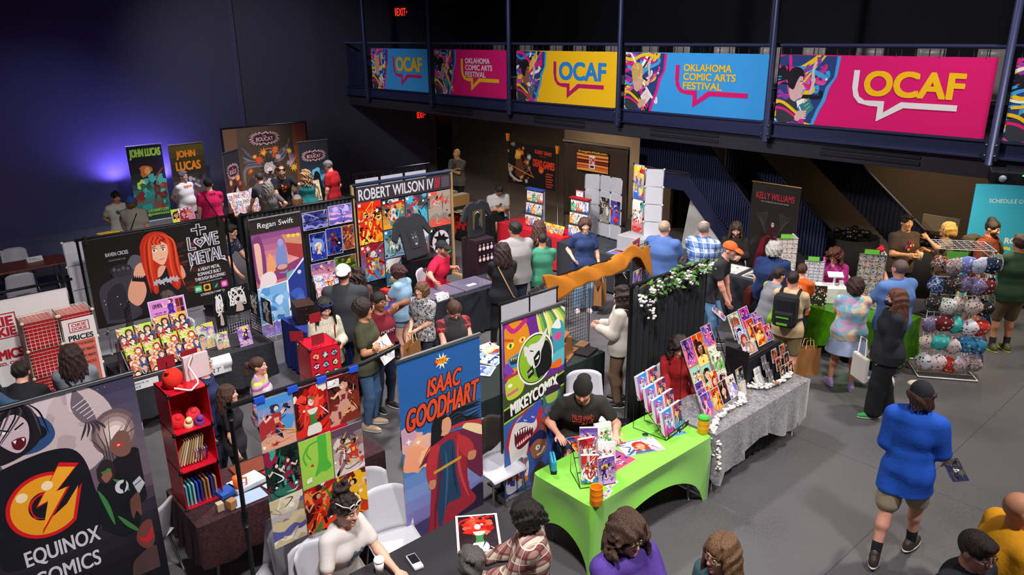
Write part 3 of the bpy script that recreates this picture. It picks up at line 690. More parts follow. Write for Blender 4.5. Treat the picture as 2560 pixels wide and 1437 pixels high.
 if beard:
  fb=Field(hc-.2,hc+.16,min(res*.85,.007));fb.ell(hp_(0,.024,-.052),(.063*fw,.070,.070),HB,.02);fb.ell(hp_(0,.078,-.096),(.026,.021,.022),HB,.03);fb.plane(hp_(0,0,-.035),nrm(Hu-.1*Hf));fb.ell(hp_(0,.098,-.058),(.02,.03,.009),HB,.004,True);fb.plane(hp_(0,.012,0),-Hf)
  scaled(field_obj(fb,'beard',mat(beard,.7,0,.5,220,.3,name='hair'),T))
 if cap:
  cc,back=cap[0],cap[1];tk=.019 if st!='curly' else .03;fc=Field(hc-.24,hc+.26,min(res,.008));yv=Hf*(-1 if back else 1)
  fc.ell(hp_(0,-.016,.034),(.077*fw+tk,.097+tk,.090+tk),HB,.01);fc.plane(hp_(0,0,.036),-nrm(Hu-yv*.12))
  scaled(field_obj(fc,'cap',cloth(cc),T))
  fv=Field(hc-.26,hc+.28,min(res,.007));fv.ell(hc+Hu*.046+yv*.115-Hu*.0,(.074,.085,.035),np.stack([Hx,nrm(yv-Hu*.15),nrm(Hu+yv*.15)]),.004);fv.ell(hc+Hu*.027+yv*.10,(.09,.12,.030),np.stack([Hx,nrm(yv-Hu*.15),nrm(Hu+yv*.15)]),.004,True)
  scaled(field_obj(fv,'cap_brim',cloth(cap[2]if len(cap)>2 else cc),T))
 if eyes:
  for s_ in(-1,1):
   mb=MB();p=hp_(.031*s_,.0795,.017);mb.ball(p,.0125,10,'#e8e2dc');mb.ball(hp_(.031*s_,.0868,.0165),.0062,8,'#2c1a12');scaled(mb.build('eye',GLOSS,T))
   mb=MB();mb.tube([hp_(.014*s_,.0925,.037),hp_(.030*s_,.0895,.042),hp_(.047*s_,.078,.037)],[.0028,.0036,.002],6);scaled(mb.build('eyebrow',mat(hcol if st!='bald' else '#4a3326',.7,name='hair'),T))
  mb=MB();c_=hx(skc);lipc=(min(1,c_[0]*.78),c_[1]*.42,c_[2]*.45);mb.tube([hp_(-.022,.0885,-.057),hp_(-.008,.0975,-.0545),hp_(0,.0982,-.056),hp_(.008,.0975,-.0545),hp_(.022,.0885,-.057)],[.002,.0045,.005,.0045,.002],8,lipc);scaled(mb.build('mouth',PRINT,T))
 if glasses:
  gc,up_=glasses if isinstance(glasses,tuple)else(glasses,0);mb=MB();oy,oz=(.0,.0)if not up_ else(-.012,.085)
  for s_ in(-1,1):
   mb.tube([hp_(.034*s_+.025*math.cos(t),.103+oy-.004*abs(math.cos(t)),.014+oz+.020*math.sin(t))for t in[2*PI*q/14 for q in range(14)]],.0026 if not up_ else .005,6,None,True)
   mb.tube([hp_(.058*s_,.098+oy,.018+oz),hp_(.084*fw*s_,.05+oy,.02+oz),hp_(.085*fw*s_,-.02+oy,.012+oz)],.0022 if not up_ else .004,5)
  mb.tube([hp_(-.010,.106+oy,.018+oz),hp_(.010,.106+oy,.018+oz)],.0024,5)
  go=scaled(mb.build('glasses',plastic(gc,.3),T))
  if up_:
   for s_ in(-1,1):
    mb=MB();mb.ball(hp_(.034*s_,.101+oy,.014+oz),.021,12,None,(1,.25,.8));mb.build('lens',plastic('#15120f',.1),go)
 if mask:
  fm=Field(hc-.2,hc+.16,min(res*.85,.006));fm.ell(hp_(0,.03,-.045),(.066,.078,.06),HB,.02);fm.ell(hp_(0,.095,-.04),(.03,.03,.035),HB,.03);fm.plane(hp_(0,0,-.002),nrm(Hu+Hf*.1));fm.plane(hp_(0,.02,0),-nrm(Hf+Hu*.3));scaled(field_obj(fm,'face_mask',cloth(mask),T))
 info=dict(T=T,k=k_,wri=wri,elb=elb,hc=hc,HB=HB,nb=nb,chest=chest,upc=upc,waist=waist,sh=sh,Xb=Xb,d2=d2,Pv=Pv,f=np.cross(d2,Xb),base=base,rz=rz,secs=secs,rot=Matrix.Rotation(rz,4,'Z'))
 def world(p):return Vector(base)+(Matrix.Rotation(rz,3,'Z')@(Vector([float(c)for c in p])*k_))
 info['w']=world;info['scaled']=scaled
 return info
# ================================================================ the hall
def struct(mb,name,m,**k):return mb.build(name,m,kind='structure',**k)
YW=21.5
XW=15.4
navy=mat('#3a3a4c',0.75,0,0.1,8,0.08,name='dark_wall_paint')
navy2=mat('#3e3e50',0.75,0,0.1,8,0.08,name='dark_wall_paint')
def floor_mat():
 M,nt,b=newmat('black_stage_floor');N=nt.nodes.new;L=nt.links.new
 tc=N('ShaderNodeTexCoord');n1=N('ShaderNodeTexNoise');n1.inputs['Scale'].default_value=0.9;n1.inputs['Detail'].default_value=5;L(tc.outputs['Object'],n1.inputs['Vector'])
 n2=N('ShaderNodeTexNoise');n2.inputs['Scale'].default_value=45;n2.inputs['Detail'].default_value=2;L(tc.outputs['Object'],n2.inputs['Vector'])
 ad=N('ShaderNodeMath');ad.operation='ADD';L(n1.outputs['Fac'],ad.inputs[0]);L(n2.outputs['Fac'],ad.inputs[1])
 cr=N('ShaderNodeValToRGB');L(ad.outputs[0],cr.inputs[0]);e=cr.color_ramp.elements
 e[0].position=0.65;e[0].color=(*hx('#49484a'),1);e[1].position=1.35;e[1].color=(*hx('#575557'),1)
 sp=N('ShaderNodeSeparateXYZ');L(tc.outputs['Object'],sp.inputs[0]);cur=cr.outputs[0]
 for ax,per,ph in((1,2.44,0.03),(0,1.22*4,.36)):
  a=N('ShaderNodeMath');a.operation='MULTIPLY_ADD';L(sp.outputs[ax],a.inputs[0]);a.inputs[1].default_value=1/per;a.inputs[2].default_value=ph
  f=N('ShaderNodeMath');f.operation='FRACT';L(a.outputs[0],f.inputs[0]);l=N('ShaderNodeMath');l.operation='LESS_THAN';L(f.outputs[0],l.inputs[0]);l.inputs[1].default_value=.005/per
  mx=N('ShaderNodeMix');mx.data_type='RGBA';L(l.outputs[0],mx.inputs[0]);L(cur,mx.inputs[6]);mx.inputs[7].default_value=(*hx('#222124'),1);cur=mx.outputs[2]
 L(cur,b.inputs['Base Color'])
 rr=N('ShaderNodeMapRange');L(n1.outputs['Fac'],rr.inputs[0]);rr.inputs[3].default_value=.36;rr.inputs[4].default_value=.56;L(rr.outputs[0],b.inputs['Roughness'])
 return M
struct(MB().box(-4,-4,-0.1,20.5,YW+.2,0),'floor',floor_mat())
struct(MB().box(-4,YW,0,20.5,YW+.2,9),'wall_back',navy)
mb=MB().box(XW,14.9,0,XW+.2,20.2,3.4).box(XW,20.2,2.3,XW+.2,YW,3.4).box(XW,21.15,0,XW+.2,YW,2.3)
struct(mb,'wall_under_balcony',mat('#4c4644',.8,0,.1,8,.06,name='dark_wall_paint'))
struct(MB().box(XW-.12,11.2,0,XW+.2,14.9,3.4),'wall_panel',mat('#8d8075',.8,0,.1,8,.06,name='dark_wall_paint'))
struct(MB().box(19.0,-4,0,19.2,11.4,3.4),'wall_behind_stairs',mat('#4a4138',.8,0,.1,8,.06,name='dark_wall_paint'))
struct(MB().box(XW,11.2,0,19.0,11.4,3.4),'wall_stair_end',mat('#4a4138',.8,0,.1,8,.06,name='dark_wall_paint'))
struct(MB().box(16.4,3.2,0,17.6,4.1,3.2),'wall_pier',mat('#3a332e',.8,0,.1,8,.06,name='dark_wall_paint'))
struct(MB().box(19.0,-4,3.4,19.2,YW,9),'wall_balcony',mat('#17171c',.85,0,.1,8,.08,name='dark_wall_paint'))
struct(MB().box(-4,-4,9,20.5,YW+.2,9.1),'ceiling',mat('#0c0c0f',.9,name='dark_wall_paint'))
struct(MB().box(8.9,YW-.06,0,9.0,YW,9),'trim_1',navy2)
# door under the far end of the balcony
d=struct(MB().box(XW+.05,20.2,0,XW+.11,21.15,2.3),'door_1',paint('#1b1a20',.5));mb=MB().tube([(XW+.0,20.35,1.0),(XW+.0,21.0,1.0)],.02);mb.build('push_bar',metal(),d)
s=MB().box(XW-.012,19.94,1.55,XW,20.06,1.95).build('wall_notice',paint('#6a4b45'),label='narrow brownish notice on the dark wall beside the far exit door',cat='notice')
# balcony: deck, fascia, rail, poles, mesh infill
steel=mat('#2b3152',.45,.3,.05,20,.06,name='blue_steel');steel_d=mat('#232539',.5,.2,.05,20,.06,name='blue_steel')
BX=12.4
struct(MB().box(BX+.12,-4,2.92,19,YW,3.12),'balcony_slab',paint('#1c1b22'))
struct(MB().box(BX+.03,-4,2.62,BX+.45,YW,2.95).box(BX+.5,-4,2.75,19,YW,2.92),'beam_balcony',mat('#26242e',.7,0,.1,12,.06,name='dark_paint'))
struct(MB().box(BX-.02,-4,2.93,BX+.12,YW,3.17).box(BX-.06,-4,3.15,BX+.14,YW,3.18).box(BX-.06,-4,2.92,BX+.12,YW,2.95),'balcony_fascia',steel)
for y in(16.2,12.3,8.9,5.3):struct(MB().box(BX+.012,y-.8,2.70,BX+.03,y+.8,2.75).box(BX+.012,y-.8,2.80,BX+.03,y+.8,2.84),'trim_2',paint('#15151b'))
POLES=(20.2,17.0,13.85,10.47,7.08,3.53,0.1)
for i,y in enumerate(POLES):
 t=thing('balcony_pole','blue steel pole on the balcony front '+('left of the farthest blue banner','between the farthest blue and magenta banners','between the far magenta and yellow banners','between the yellow and the near blue banner','between the near blue and magenta banners','right of the near magenta banner','nearest the camera')[i],'pole',(BX-.09,y,2.9),0,'balcony poles')
 MB().tube([(0,0,-.06),(0,0,6.1)],.055,12).build('pole',steel,t)
 MB().box(-.02,-.09,.0,.05,.09,.3).build('bracket',steel_d,t);
 for yy in(-.065,.065):
  for z in(.07,.22):MB().ball((-.03,yy,z),.014,8).build('bolt',metal('#9a9aa8'),t)
tag(MB().tube([(BX+.02,-4,4.45),(BX+.02,YW,4.45)],.035,10).build('handrail',steel),'long blue steel handrail running along the balcony above the banners','handrail')
tag(MB().tube([(15.1,8.75,3.1),(15.1,8.75,9)],.07,12).build('balcony_column',steel_d),'dark round column standing on the balcony behind the rail','column')
b=MB()
for i in range(126):
 y=-3+i*.2
 if y<YW:b.box(BX+.012,y,3.18,BX+.028,y+.012,4.41)
tag(b.build('balustrade',steel_d),'row of thin steel balusters under the balcony handrail','balustrade')
b=MB()
for i in range(20):b.box(BX+.03,20.42+i*.05,3.2,BX+.04,20.45+i*.05,4.2)
b.build('rail_panel',steel,label='ribbed blue panel at the far end of the balcony rail beside the back wall',cat='panel')
# seat backs behind the rail
seat=None
for i in range(15):
 y=16.6-i*1.02
 if seat is None:
  seat=thing('balcony_chair','grey chair back peeping over the balcony handrail','chair',(14.4,y,3.12),0,'chairs along the balcony')
  MB().grid(lambda u,v:(.03*math.sin(v*1.5)-.04*(2*u-1)**2,-.24+.48*u,.55+.745*v),6,5).build('backrest',plastic('#8d8580'),seat,solid=.02)
  MB().box(-.45,-.24,.42,0,.24,.46).build('seat',plastic('#8d8580'),seat,bevel=.01)
  for a in(-.4,-.03):
   for c in(-.2,.2):MB().tube([(a,c,0),(a,c,.43)],.014).build('leg',metal(),seat)
  s0=seat
 else:s0=dup(seat,(14.4+.1*((i*7)%3),y,3.12),.12*((i*5)%3-1))
 s0['label']=f"grey chair back, {('first', 'second', 'third', 'fourth', 'fifth', 'sixth', 'seventh', 'eighth', 'ninth', 'tenth', 'eleventh', 'twelfth', 'thirteenth', 'fourteenth', 'last')[i]} from the far end, behind the balcony handrail"
# exit signs
for i,p in enumerate(((11.9,19.6,5.55),(XW-.3,YW-.06,2.62))):
 p=[at(1003,28,4.7)if False else None,None][0]or p
 q=atX(1003,30,12.9)if i==0 else atY(1053,287,YW-.08)
 t=thing('exit_sign',('red lit EXIT sign hanging above the balcony','red lit EXIT sign on the back wall under the balcony end')[i],'sign',q,0)
 yaw=0.75 if i==0 else 0.0
 t.rotation_euler=(0,0,-yaw)
 MB().box(-.19,.0,-.12,.19,.05,.15).build('housing',paint('#1d1216'),t,bevel=.008)
 b=MB();a=Art(.34,.22,'#2a0506',.0003);gl=glyphs('EXIT',.03)
 k=len(b.v)
 b.add([(-.125+x*.25,-.004,-.10+y*.2)for x,y in gl[0]],gl[1]);b.box(-.17,-.004,-.10,-.15,-.002,.10);b.add([(.14,-.004,-.03),(.175,-.004,.0),(.14,-.004,.03)],[(0,1,2)])
 b.build('letters',mat('#ff2010',.5,emit=3.2,name='red_letters'),t)
 if i==0:MB().tube([(0,.025,.15),(0,.025,3.2)],.012).build('rod',metal('#555'),t)
# ---------------------------------------------------------------- stairs under the balcony
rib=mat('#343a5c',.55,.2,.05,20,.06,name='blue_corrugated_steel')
SX=13.5;zl=1.72
pA=atX(1720,437,SX);pB=atX(1885,700,SX);yL0=atX(1597,425,SX).y;yL1=pA.y;yB=pB.y
t=thing('staircase','dark blue steel staircase with ribbed side panels rising to the balcony','stairs',(SX,yB,0));b=MB();o=Vector((-SX,-yB,0))
def ribbed(mb,x,y0,y1,zlo0,zhi0,zlo1,zhi1,n):
 mb.add([(x+.004,y0,zlo0),(x+.004,y1,zlo1),(x+.004,y1,zhi1),(x+.004,y0,zhi0)],[(0,1,2,3)])
 for i in range(n):
  a,c=i/n,(i+.5)/n;f=lambda s,p,q:p+(q-p)*s
  for s0,s1,off in((a,c,0),(c,(i+1)/n,.03)):
   mb.add([(x-off,f(s0,y0,y1),f(s0,zlo0,zlo1)),(x-off,f(s1,y0,y1),f(s1,zlo0,zlo1)),(x-off,f(s1,y0,y1),f(s1,zhi0,zhi1)),(x-off,f(s0,y0,y1),f(s0,zhi0,zhi1))],[(0,3,2,1)])
  mb.add([(x,f(c,y0,y1),f(c,zlo0,zlo1)),(x-.03,f(c,y0,y1),f(c,zlo0,zlo1)),(x-.03,f(c,y0,y1),f(c,zhi0,zhi1)),(x,f(c,y0,y1),f(c,zhi0,zhi1))],[(0,1,2,3)])
Y0,Y1=yL0-yB,yL1-yB;sl=zl/Y1
ribbed(b,0,Y0,Y1,zl+.12,zl+1.15,zl+.12,zl+1.15,22);ribbed(b,0,Y1,-.3,zl+.12,zl+1.15,-.35,.8,40);b.build('side_panel',rib,t)
b=MB();b.slab([(-.03,Y0,zl-.28),(-.03,Y1+.06,zl-.28),(-.03,.1,.0-.2),(-.03,-.35,-.2),(-.03,-.35,.1-.2),(-.03,Y1,zl+.06),(-.03,Y0,zl+.06)],(.06,0,0));b.build('stringer',mat('#2d3150',.5,.2,.05,20,.06,name='blue_steel'),t)
b=MB().tube([(-.03,Y0,zl+1.2),(-.03,Y1,zl+1.2),(-.03,-.3,.86)],.03);b.tube([(-.05,Y0,zl+.1),(-.05,Y1,zl+.1),(-.05,-.2,-.1)],.018);b.build('handrail',steel_d,t)
b=MB()
for i in range(10):b.box(.03,Y1*(i/10)-.02,zl*(i+1)/10-.18,1.3,Y1*((i+1)/10),zl*(i+1)/10)
b.box(0,Y1,zl-.2,2.4,Y0,zl);b.build('treads',paint('#20202a'),t)
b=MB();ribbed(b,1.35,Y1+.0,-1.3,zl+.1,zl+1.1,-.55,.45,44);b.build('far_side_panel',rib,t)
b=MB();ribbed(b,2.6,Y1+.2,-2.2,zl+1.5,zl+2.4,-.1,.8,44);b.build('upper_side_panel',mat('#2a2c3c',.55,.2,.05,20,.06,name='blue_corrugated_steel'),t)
b=MB().tube([(2.55,Y1+.2,zl+2.42),(2.55,-2.2,.85)],.035).tube([(1.3,Y1,zl+1.12),(1.3,-1.3,.48)],.03);b.tube([(1.3,-1.3,0),(1.3,-1.3,.5)],.03);b.build('far_handrail',steel_d,t)
# white faceted stage block under the landing
b=MB();c0=atX(1690,640,14.3)
vs=[(0,1.0,0),(0,-1.0,0),(.7,-1.1,0),(.9,1.0,0),(-.1,.75,1.2),(.2,-.1,1.45),(.25,-.75,.9),(.75,.7,1.25)]
b.add(vs,[(0,1,5,4),(1,6,5),(1,2,6),(2,7,5,6),(4,5,7),(2,3,7),(3,0,4,7),(0,3,2,1)])
b.build('stage_rock',paint('#e6e0d6',.8),loc=(14.0,8.9,0),label='white faceted block standing under the stair landing',cat='stage prop')
# ================================================================ printed art
def S(a,pts):return[(x*a.W,y*a.H)for x,y in pts]
def curve(pts,n=8):
 """smooth line through points"""
 out=[];P=[pts[0]]+list(pts)+[pts[-1]]
 for i in range(1,len(P)-2):
  p0,p1,p2,p3=P[i-1:i+3]
  for k in range(n):
   t=k/n;out.append(tuple(.5*(2*p1[j]+(p2[j]-p0[j])*t+(2*p0[j]-5*p1[j]+4*p2[j]-p3[j])*t*t+(3*p1[j]-p0[j]-3*p2[j]+p3[j])*t**3)for j in(0,1)))
 return out+[pts[-1]]
def closed(pts,n=6):return curve(list(pts)+[pts[0]],n)[:-1]
def fig(a,x,y,s,skin,hair,suit,acc,rnd,cape=None):
 """a small nameless figure in action; x, y at its hips, s its height"""
 d=rnd.choice((-1,1))
 if cape:a.P(closed([(x-.05*s,y+.32*s),(x-d*.45*s,y+.15*s),(x-d*.5*s,y-.3*s),(x-d*.2*s,y-.15*s),(x+.08*s,y+.3*s)]),cape)
 for k in(-1,1):
  kx,ky=x+k*.14*s,y-.22*s+.05*s*rnd.random();fx,fy=kx+k*.06*s*rnd.uniform(-.5,1.2),y-.48*s
  a.stroke([(x+k*.05*s,y),(kx,ky),(fx,fy)],[.13*s,.10*s,.06*s],suit);a.stroke([(kx,ky-.04*s),(fx,fy)],[.085*s,.075*s],acc)
 a.P([(x-.09*s,y-.03*s),(x+.09*s,y-.03*s),(x+.15*s,y+.30*s),(x,y+.36*s),(x-.15*s,y+.30*s)],suit);a.P([(x-.05*s,y+.05*s),(x+.05*s,y+.05*s),(x+.07*s,y+.2*s),(x-.07*s,y+.2*s)],acc)
 for k in(-1,1):
  ex,ey=x+k*.28*s,y+rnd.uniform(.05,.35)*s;a.stroke([(x+k*.13*s,y+.28*s),(ex,ey),(ex+k*rnd.uniform(-.1,.15)*s,ey+rnd.uniform(-.1,.25)*s)],[.08*s,.07*s,.05*s],skin)
 a.blob(x-.03*s*d,y+.45*s,.11*s,hair,rnd,12,.25);a.ell(x+.02*s*d,y+.43*s,.06*s,.075*s,skin)
def bust(a,x,y,s,skin,hair,top,rnd,eye='#222',long_=True):
 """a nameless head and shoulders, s = head height"""
 if long_:a.P(closed([(x-.55*s,y-.9*s),(x-.62*s,y),(x-.35*s,y+.6*s),(x+.35*s,y+.6*s),(x+.62*s,y),(x+.5*s,y-.9*s)]),hair)
 a.P(closed([(x-.9*s,y-1.4*s),(x-.7*s,y-.75*s),(x,y-.55*s),(x+.7*s,y-.75*s),(x+.9*s,y-1.4*s)]),top);a.stroke([(x,y-.75*s),(x,y-.3*s)],.3*s,skin)
 a.P(closed([(x-.36*s,y+.25*s),(x-.33*s,y-.2*s),(x,y-.52*s),(x+.33*s,y-.2*s),(x+.36*s,y+.25*s),(x,y+.45*s)]),skin)
 for k in(-1,1):
  a.ell(x+k*.16*s,y+.0*s,.085*s,.05*s,'#f6efe8',10);a.ell(x+k*.15*s,y,.035*s,.048*s,eye,8);a.stroke([(x+k*.06*s,y+.1*s),(x+k*.26*s,y+.13*s)],.03*s,hair)
 a.stroke([(x-.09*s,y-.3*s),(x,y-.33*s),(x+.1*s,y-.29*s)],.03*s,'#7a3030')
 a.P(closed([(x-.42*s,y+.05*s),(x-.36*s,y+.45*s),(x,y+.62*s),(x+.38*s,y+.42*s),(x+.42*s,y+.05*s),(x+.25*s,y+.3*s),(x-.1*s,y+.34*s)]),hair)
def cover(W_,H_,pal,seed,kind='fig',border=None,n=7,eps=.0005):
 """a printed cover: ground, bursts of colour, and a nameless figure, head or scene"""
 r=random.Random(seed);a=Art(W_,H_,pal[0],eps);a.gradient(0,0,W_,H_,(pal[1%len(pal)],pal[0]),6);m_=min(W_,H_)
 for i in range(n):
  c=r.choice(pal);q=r.random();x,y=r.random()*W_,r.random()*H_
  if q<.4:a.blob(x,y,m_*r.uniform(.1,.3),c,r,10,.5,r.uniform(.7,1.5))
  elif q<.65:a.splash(x,y,m_*r.uniform(.12,.3),c,r)
  else:a.stroke(curve([(r.random()*W_,r.random()*H_)for _ in range(4)],5),m_*r.uniform(.05,.14),c,True)
 sk=r.choice(('#e0b090','#c98b6a','#8e5a41','#e8c8b0'))
 if kind=='fig':fig(a,W_*r.uniform(.4,.6),H_*.45,min(H_*.72,W_*1.15),sk,r.choice(('#1a1416','#7a2a16',pal[-1])),r.choice(pal),r.choice(pal),r,r.choice(pal))
 elif kind=='two':
  for x in(.32,.66):fig(a,W_*x,H_*r.uniform(.4,.5),min(H_*.55,W_*.8),sk,r.choice(('#1a1416','#7a2a16')),r.choice(pal),r.choice(pal),r)
 elif kind=='bust':bust(a,W_*.5,H_*.52,min(W_*.62,H_*.5),sk,r.choice((pal[-1],'#1a1416','#a03018')),r.choice(pal),r)
 elif kind=='faces':
  for q in range(5):bust(a,W_*(.25+.5*(q%2)+r.uniform(-.06,.06)),H_*(.88-.2*q+r.uniform(-.03,.03)),m_*r.uniform(.30,.38),r.choice(('#e8c0a0','#d8a080','#f0d0b8')),r.choice(pal+('#1a1618','#a02818','#2a3a6a')),r.choice(pal),r,long_=bool(q%2))
 elif kind=='mane':
  for q in range(34):t_=q*2.4;a.blob(W_*.52+W_*.36*math.cos(t_)*(q/34)**.5,H_*.68+H_*.24*math.sin(t_)*(q/34)**.5,m_*.11,r.choice(('#d8281e','#e84030','#a81814','#f05a40')),r,9,.4)
  a.P(closed([(W_*.38,H_*.5),(W_*.66,H_*.5),(W_*.62,H_*.3),(W_*.7,H_*.06),(W_*.34,H_*.06),(W_*.44,H_*.3)]),'#3a7a3a');a.P(closed([(W_*.36,H_*.52),(W_*.68,H_*.52),(W_*.6,H_*.42),(W_*.44,H_*.42)]),'#dcd8cc');a.P(closed([(W_*.36,H_*.2),(W_*.7,H_*.2),(W_*.72,0),(W_*.32,0)]),'#dcd8cc');a.ell(W_*.5,H_*.66,m_*.085,m_*.115,'#dcd8cc',14)
 elif kind=='scene':
  for i in range(5):c=r.choice(pal);y=H_*(.55-.12*i);a.P([(0,0)]+[(W_*k/6,y+H_*r.uniform(-.09,.09))for k in range(7)]+[(W_,0)],c)
  a.ell(W_*r.uniform(.2,.8),H_*.78,m_*.09,m_*.09,pal[-1])
 for i in range(n):
  x,y=r.random()*W_,r.random()*H_;c=r.choice(pal[:-1]+('#1c1820','#f4eee8'))
  if i%3:a.stroke(curve([(x,y),(x+m_*r.uniform(-.3,.3),y+m_*r.uniform(-.3,.3)),(x+m_*r.uniform(-.4,.4),y+m_*r.uniform(-.4,.4))],4),m_*r.uniform(.02,.05),c,True)
  else:a.splash(x,y,m_*r.uniform(.04,.11),c,r,6)
 if border:a.frame(m_*border[1],border[0])
 return a
# ---- retractable stands, hung sheets ------------------------------------------------
ALU=metal('#b9b9bd',.35);BLK=paint('#141416',.45);BLKP=plastic('#121214',.45)
def side(ang):return Matrix.Rotation(ang,4,'Z')
def roller(label,art,p,ang=0.0,ztop=None,group=None,rail=ALU,zb=.08):
 """roll-up banner; p = foot of its left edge, ang = turn of its right-hand direction from +X"""
 t=thing('roll_up_banner',label,'banner',(p[0],p[1],0),ang,group)
 o=sheet(art,'banner_panel',Matrix.Translation((0,0,zb)),PRINT,t,'#b8b8bc')
 MB().cbox((art.W/2,0,zb+art.H+.012),(art.W+.03,.03,.03)).build('top_rail',rail,t,bevel=.006)
 MB().cbox((art.W/2,.02,.045),(art.W+.05,.16,.09)).build('base',rail,t,bevel=.015)
 MB().tube([(art.W/2,.05,.08),(art.W/2,.05,zb+art.H)],.011).build('support_pole',metal(),t)
 return t
# ---- the festival banners on the balcony rail ----------------------------------------
def festival(bg,words,tcol,bcol,book,hairc,skin,seed,scheme):
 a=Art(3.3,1.12,bg,.0012);r=random.Random(seed);w=1.02
 base=[(0,0),(.66,0),(.74,.25),(.82,.42),(.86,.62),(.98,.78),(1.0,1.12),(0,1.12)]
 a.P(base,'#2a3f7a')
 cols=['#e8187c','#f2c311','#3aa0e0','#8a3aa0','#f4efe6','#16161e','#e8187c','#f2c311','#d84a9a','#3aa0e0']
 for i in range(30):
  x0=r.uniform(0,.15);y0=r.uniform(0,1.1);x1=min(.9,.35+.55*r.random());y1=r.uniform(.55,1.15)if i%3 else r.uniform(.0,.5)
  mx=(x0+x1)/2;a.stroke(curve([(x0-.1,y0),(x0+.12,y0+r.uniform(-.12,.12)),(mx,(y0+y1)/2+r.uniform(-.12,.12)),(x1-.03,y1-.04),(x1*.98,y1+.06)],6),r.uniform(.03,.075),cols[(i*7+seed)%10])
 a.P([(.66,0),(.74,.25),(.82,.42),(.86,.62),(.98,.78),(1.0,1.12),(1.06,1.12),(1.03,.80),(.92,.60),(.88,.40),(.79,.22),(.72,0)],'#3aa0e0' if bg!='#3a9be0' else '#e8187c')
 a.P(closed([(.02,.28),(.12,.34),(.26,.42),(.38,.34),(.40,.14),(.3,.02),(.05,.02)]),'#33363f');a.stroke(curve([(.0,.36),(.15,.33),(.33,.22),(.5,.10)]),.05,'#f2c311');a.stroke(curve([(.0,.25),(.18,.22),(.4,.10),(.55,.02)]),.04,'#e8187c')
 hx_,hy_=.30,.70
 a.P(closed([(.26,.40),(.22,.55),(.24,.78),(.38,.86),(.455,.74),(.46,.66),(.505,.575),(.465,.55),(.475,.50),(.455,.43),(.38,.405),(.34,.36)],4),skin)
 a.ell(.436,.655,.018,.013,'#f4efe6',10);a.ell(.444,.652,.008,.012,'#1a1416',8);a.stroke([(.405,.70),(.455,.695)],.012,hairc);a.stroke([(.445,.50),(.472,.505)],.010,'#8a3040');a.ell(.335,.60,.02,.035,skin,10)
 for i in range(26 if scheme!='blond' else 0):
  t=-1.2+i*.19;L_=r.uniform(.18,.34)if scheme=='wind' else r.uniform(.12,.24);bx,by=hx_+.09*math.cos(2.4+t*.5),hy_+.10*math.sin(1.4+t*.5)
  a.stroke(curve([(hx_+.05,hy_+.06),(bx-.03,by+.03*r.uniform(-1,1)),(bx-L_*math.cos(t*.35),by+L_*math.sin(t*.35)*.9+.02)],5),.045,hairc,True)
 a.P(closed([(.20,.60),(.18,.80),(.28,.93),(.42,.90),(.475,.77),(.40,.78),(.345,.68),(.30,.56)],5),hairc)
 if scheme=='blond':
  for i in range(22):a.ell(.21+.012*i+r.uniform(-.02,.02),.78+.11*math.sin(i*.28)+r.uniform(-.03,.04),.035,.035,('#d8a85a','#c6924a','#e6c07c')[i%3],9)
 a.P([(.43,.28),(.585,.44),(.70,.27),(.53,.08)],book);a.P([(.43,.28),(.445,.295),(.55,.09),(.53,.08)],'#f4efe6')
 for k in range(3):a.stroke([(.50+.03*k,.34-.05*k),(.57+.03*k,.40-.05*k)],.012,'#e0a63a' if k else '#f4efe6')
 a.P(closed([(.36,.10),(.42,.20),(.50,.22),(.56,.17),(.50,.10),(.42,.04)]),skin)
 for k in range(4):a.stroke([(.46,.20-.035*k),(.575,.215-.04*k)],.026,skin)
 a.stroke(curve([(.60,.50),(.64,.68),(.62,.86),(.66,1.02)]),.05,'#c9c3bb');a.splash(.64,.72,.06,'#c9c3bb',r);a.splash(.86,.74,.03,'#f4efe6',r)
 x0=1.30 if len(words)==1 else 1.28;x1=2.88 if len(words)==1 else 2.92;yb=.36;th=.092
 a.P([(x0,.90),(x0+th,.90),(x0+th,.60),(x0+.13,.50),(x0+.22,.445),(x0+.34,yb+th-.005),(x0+.53,yb+th-.005),(x0+.535,.275),(x0+.78,yb+th-.005),(x1,yb+th-.005),(x1,yb),(x0+.83,yb),(x0+.44,.13),(x0+.44,yb),(x0+.30,yb+.005),(x0+.13,.40),(x0+.035,.50),(x0,.64)],bcol)
 if len(words)==1:a.text('OCAF',x0+.20,.53,1.42,.36,tcol,.055)
 else:
  for k,(wd,ww)in enumerate((('OKLAHOMA',1.06),('COMIC ARTS',1.16),('FESTIVAL',.88))):a.text(wd,x0+.20,.80-.165*k,ww,.125,tcol,.04)
 return a
PINK,BLUE,YEL,WHT='#d8106c','#3a9be0','#f2bd10','#e6e0e0'
BAN=[(19.97,BLUE,'OCAF',YEL,'#d0186c','#d8d2ca','#caa25e','#c9a08a','blond','light blue festival banner with yellow initials at the far balcony end'),(16.88,PINK,'OCF','#ece4e4',YEL,'#2a7a7a','#17131c','#a98a8e','wind','magenta festival banner with white three-line wording on the balcony rail'),(13.65,YEL,'OCAF','#1f7fd0','#b80f62','#3a5f8a','#1b1418','#8e5a4a','dread','yellow festival banner with blue initials hanging mid balcony'),(10.36,BLUE,'OCF',YEL,PINK,'#e8dcd8','#caa25e','#d0a68e','blond','light blue festival banner with yellow three-line wording on the balcony rail'),(6.97,PINK,'OCAF',YEL,WHT,'#2a8088','#1b1722','#d9b0ae','wind','nearest complete magenta festival banner with large yellow initials'),(3.44,YEL,'OCAF',BLUE,PINK,'#3a5f8a','#1b1418','#8e5a4a','dread','festival banner cut off by the right edge of the picture')]
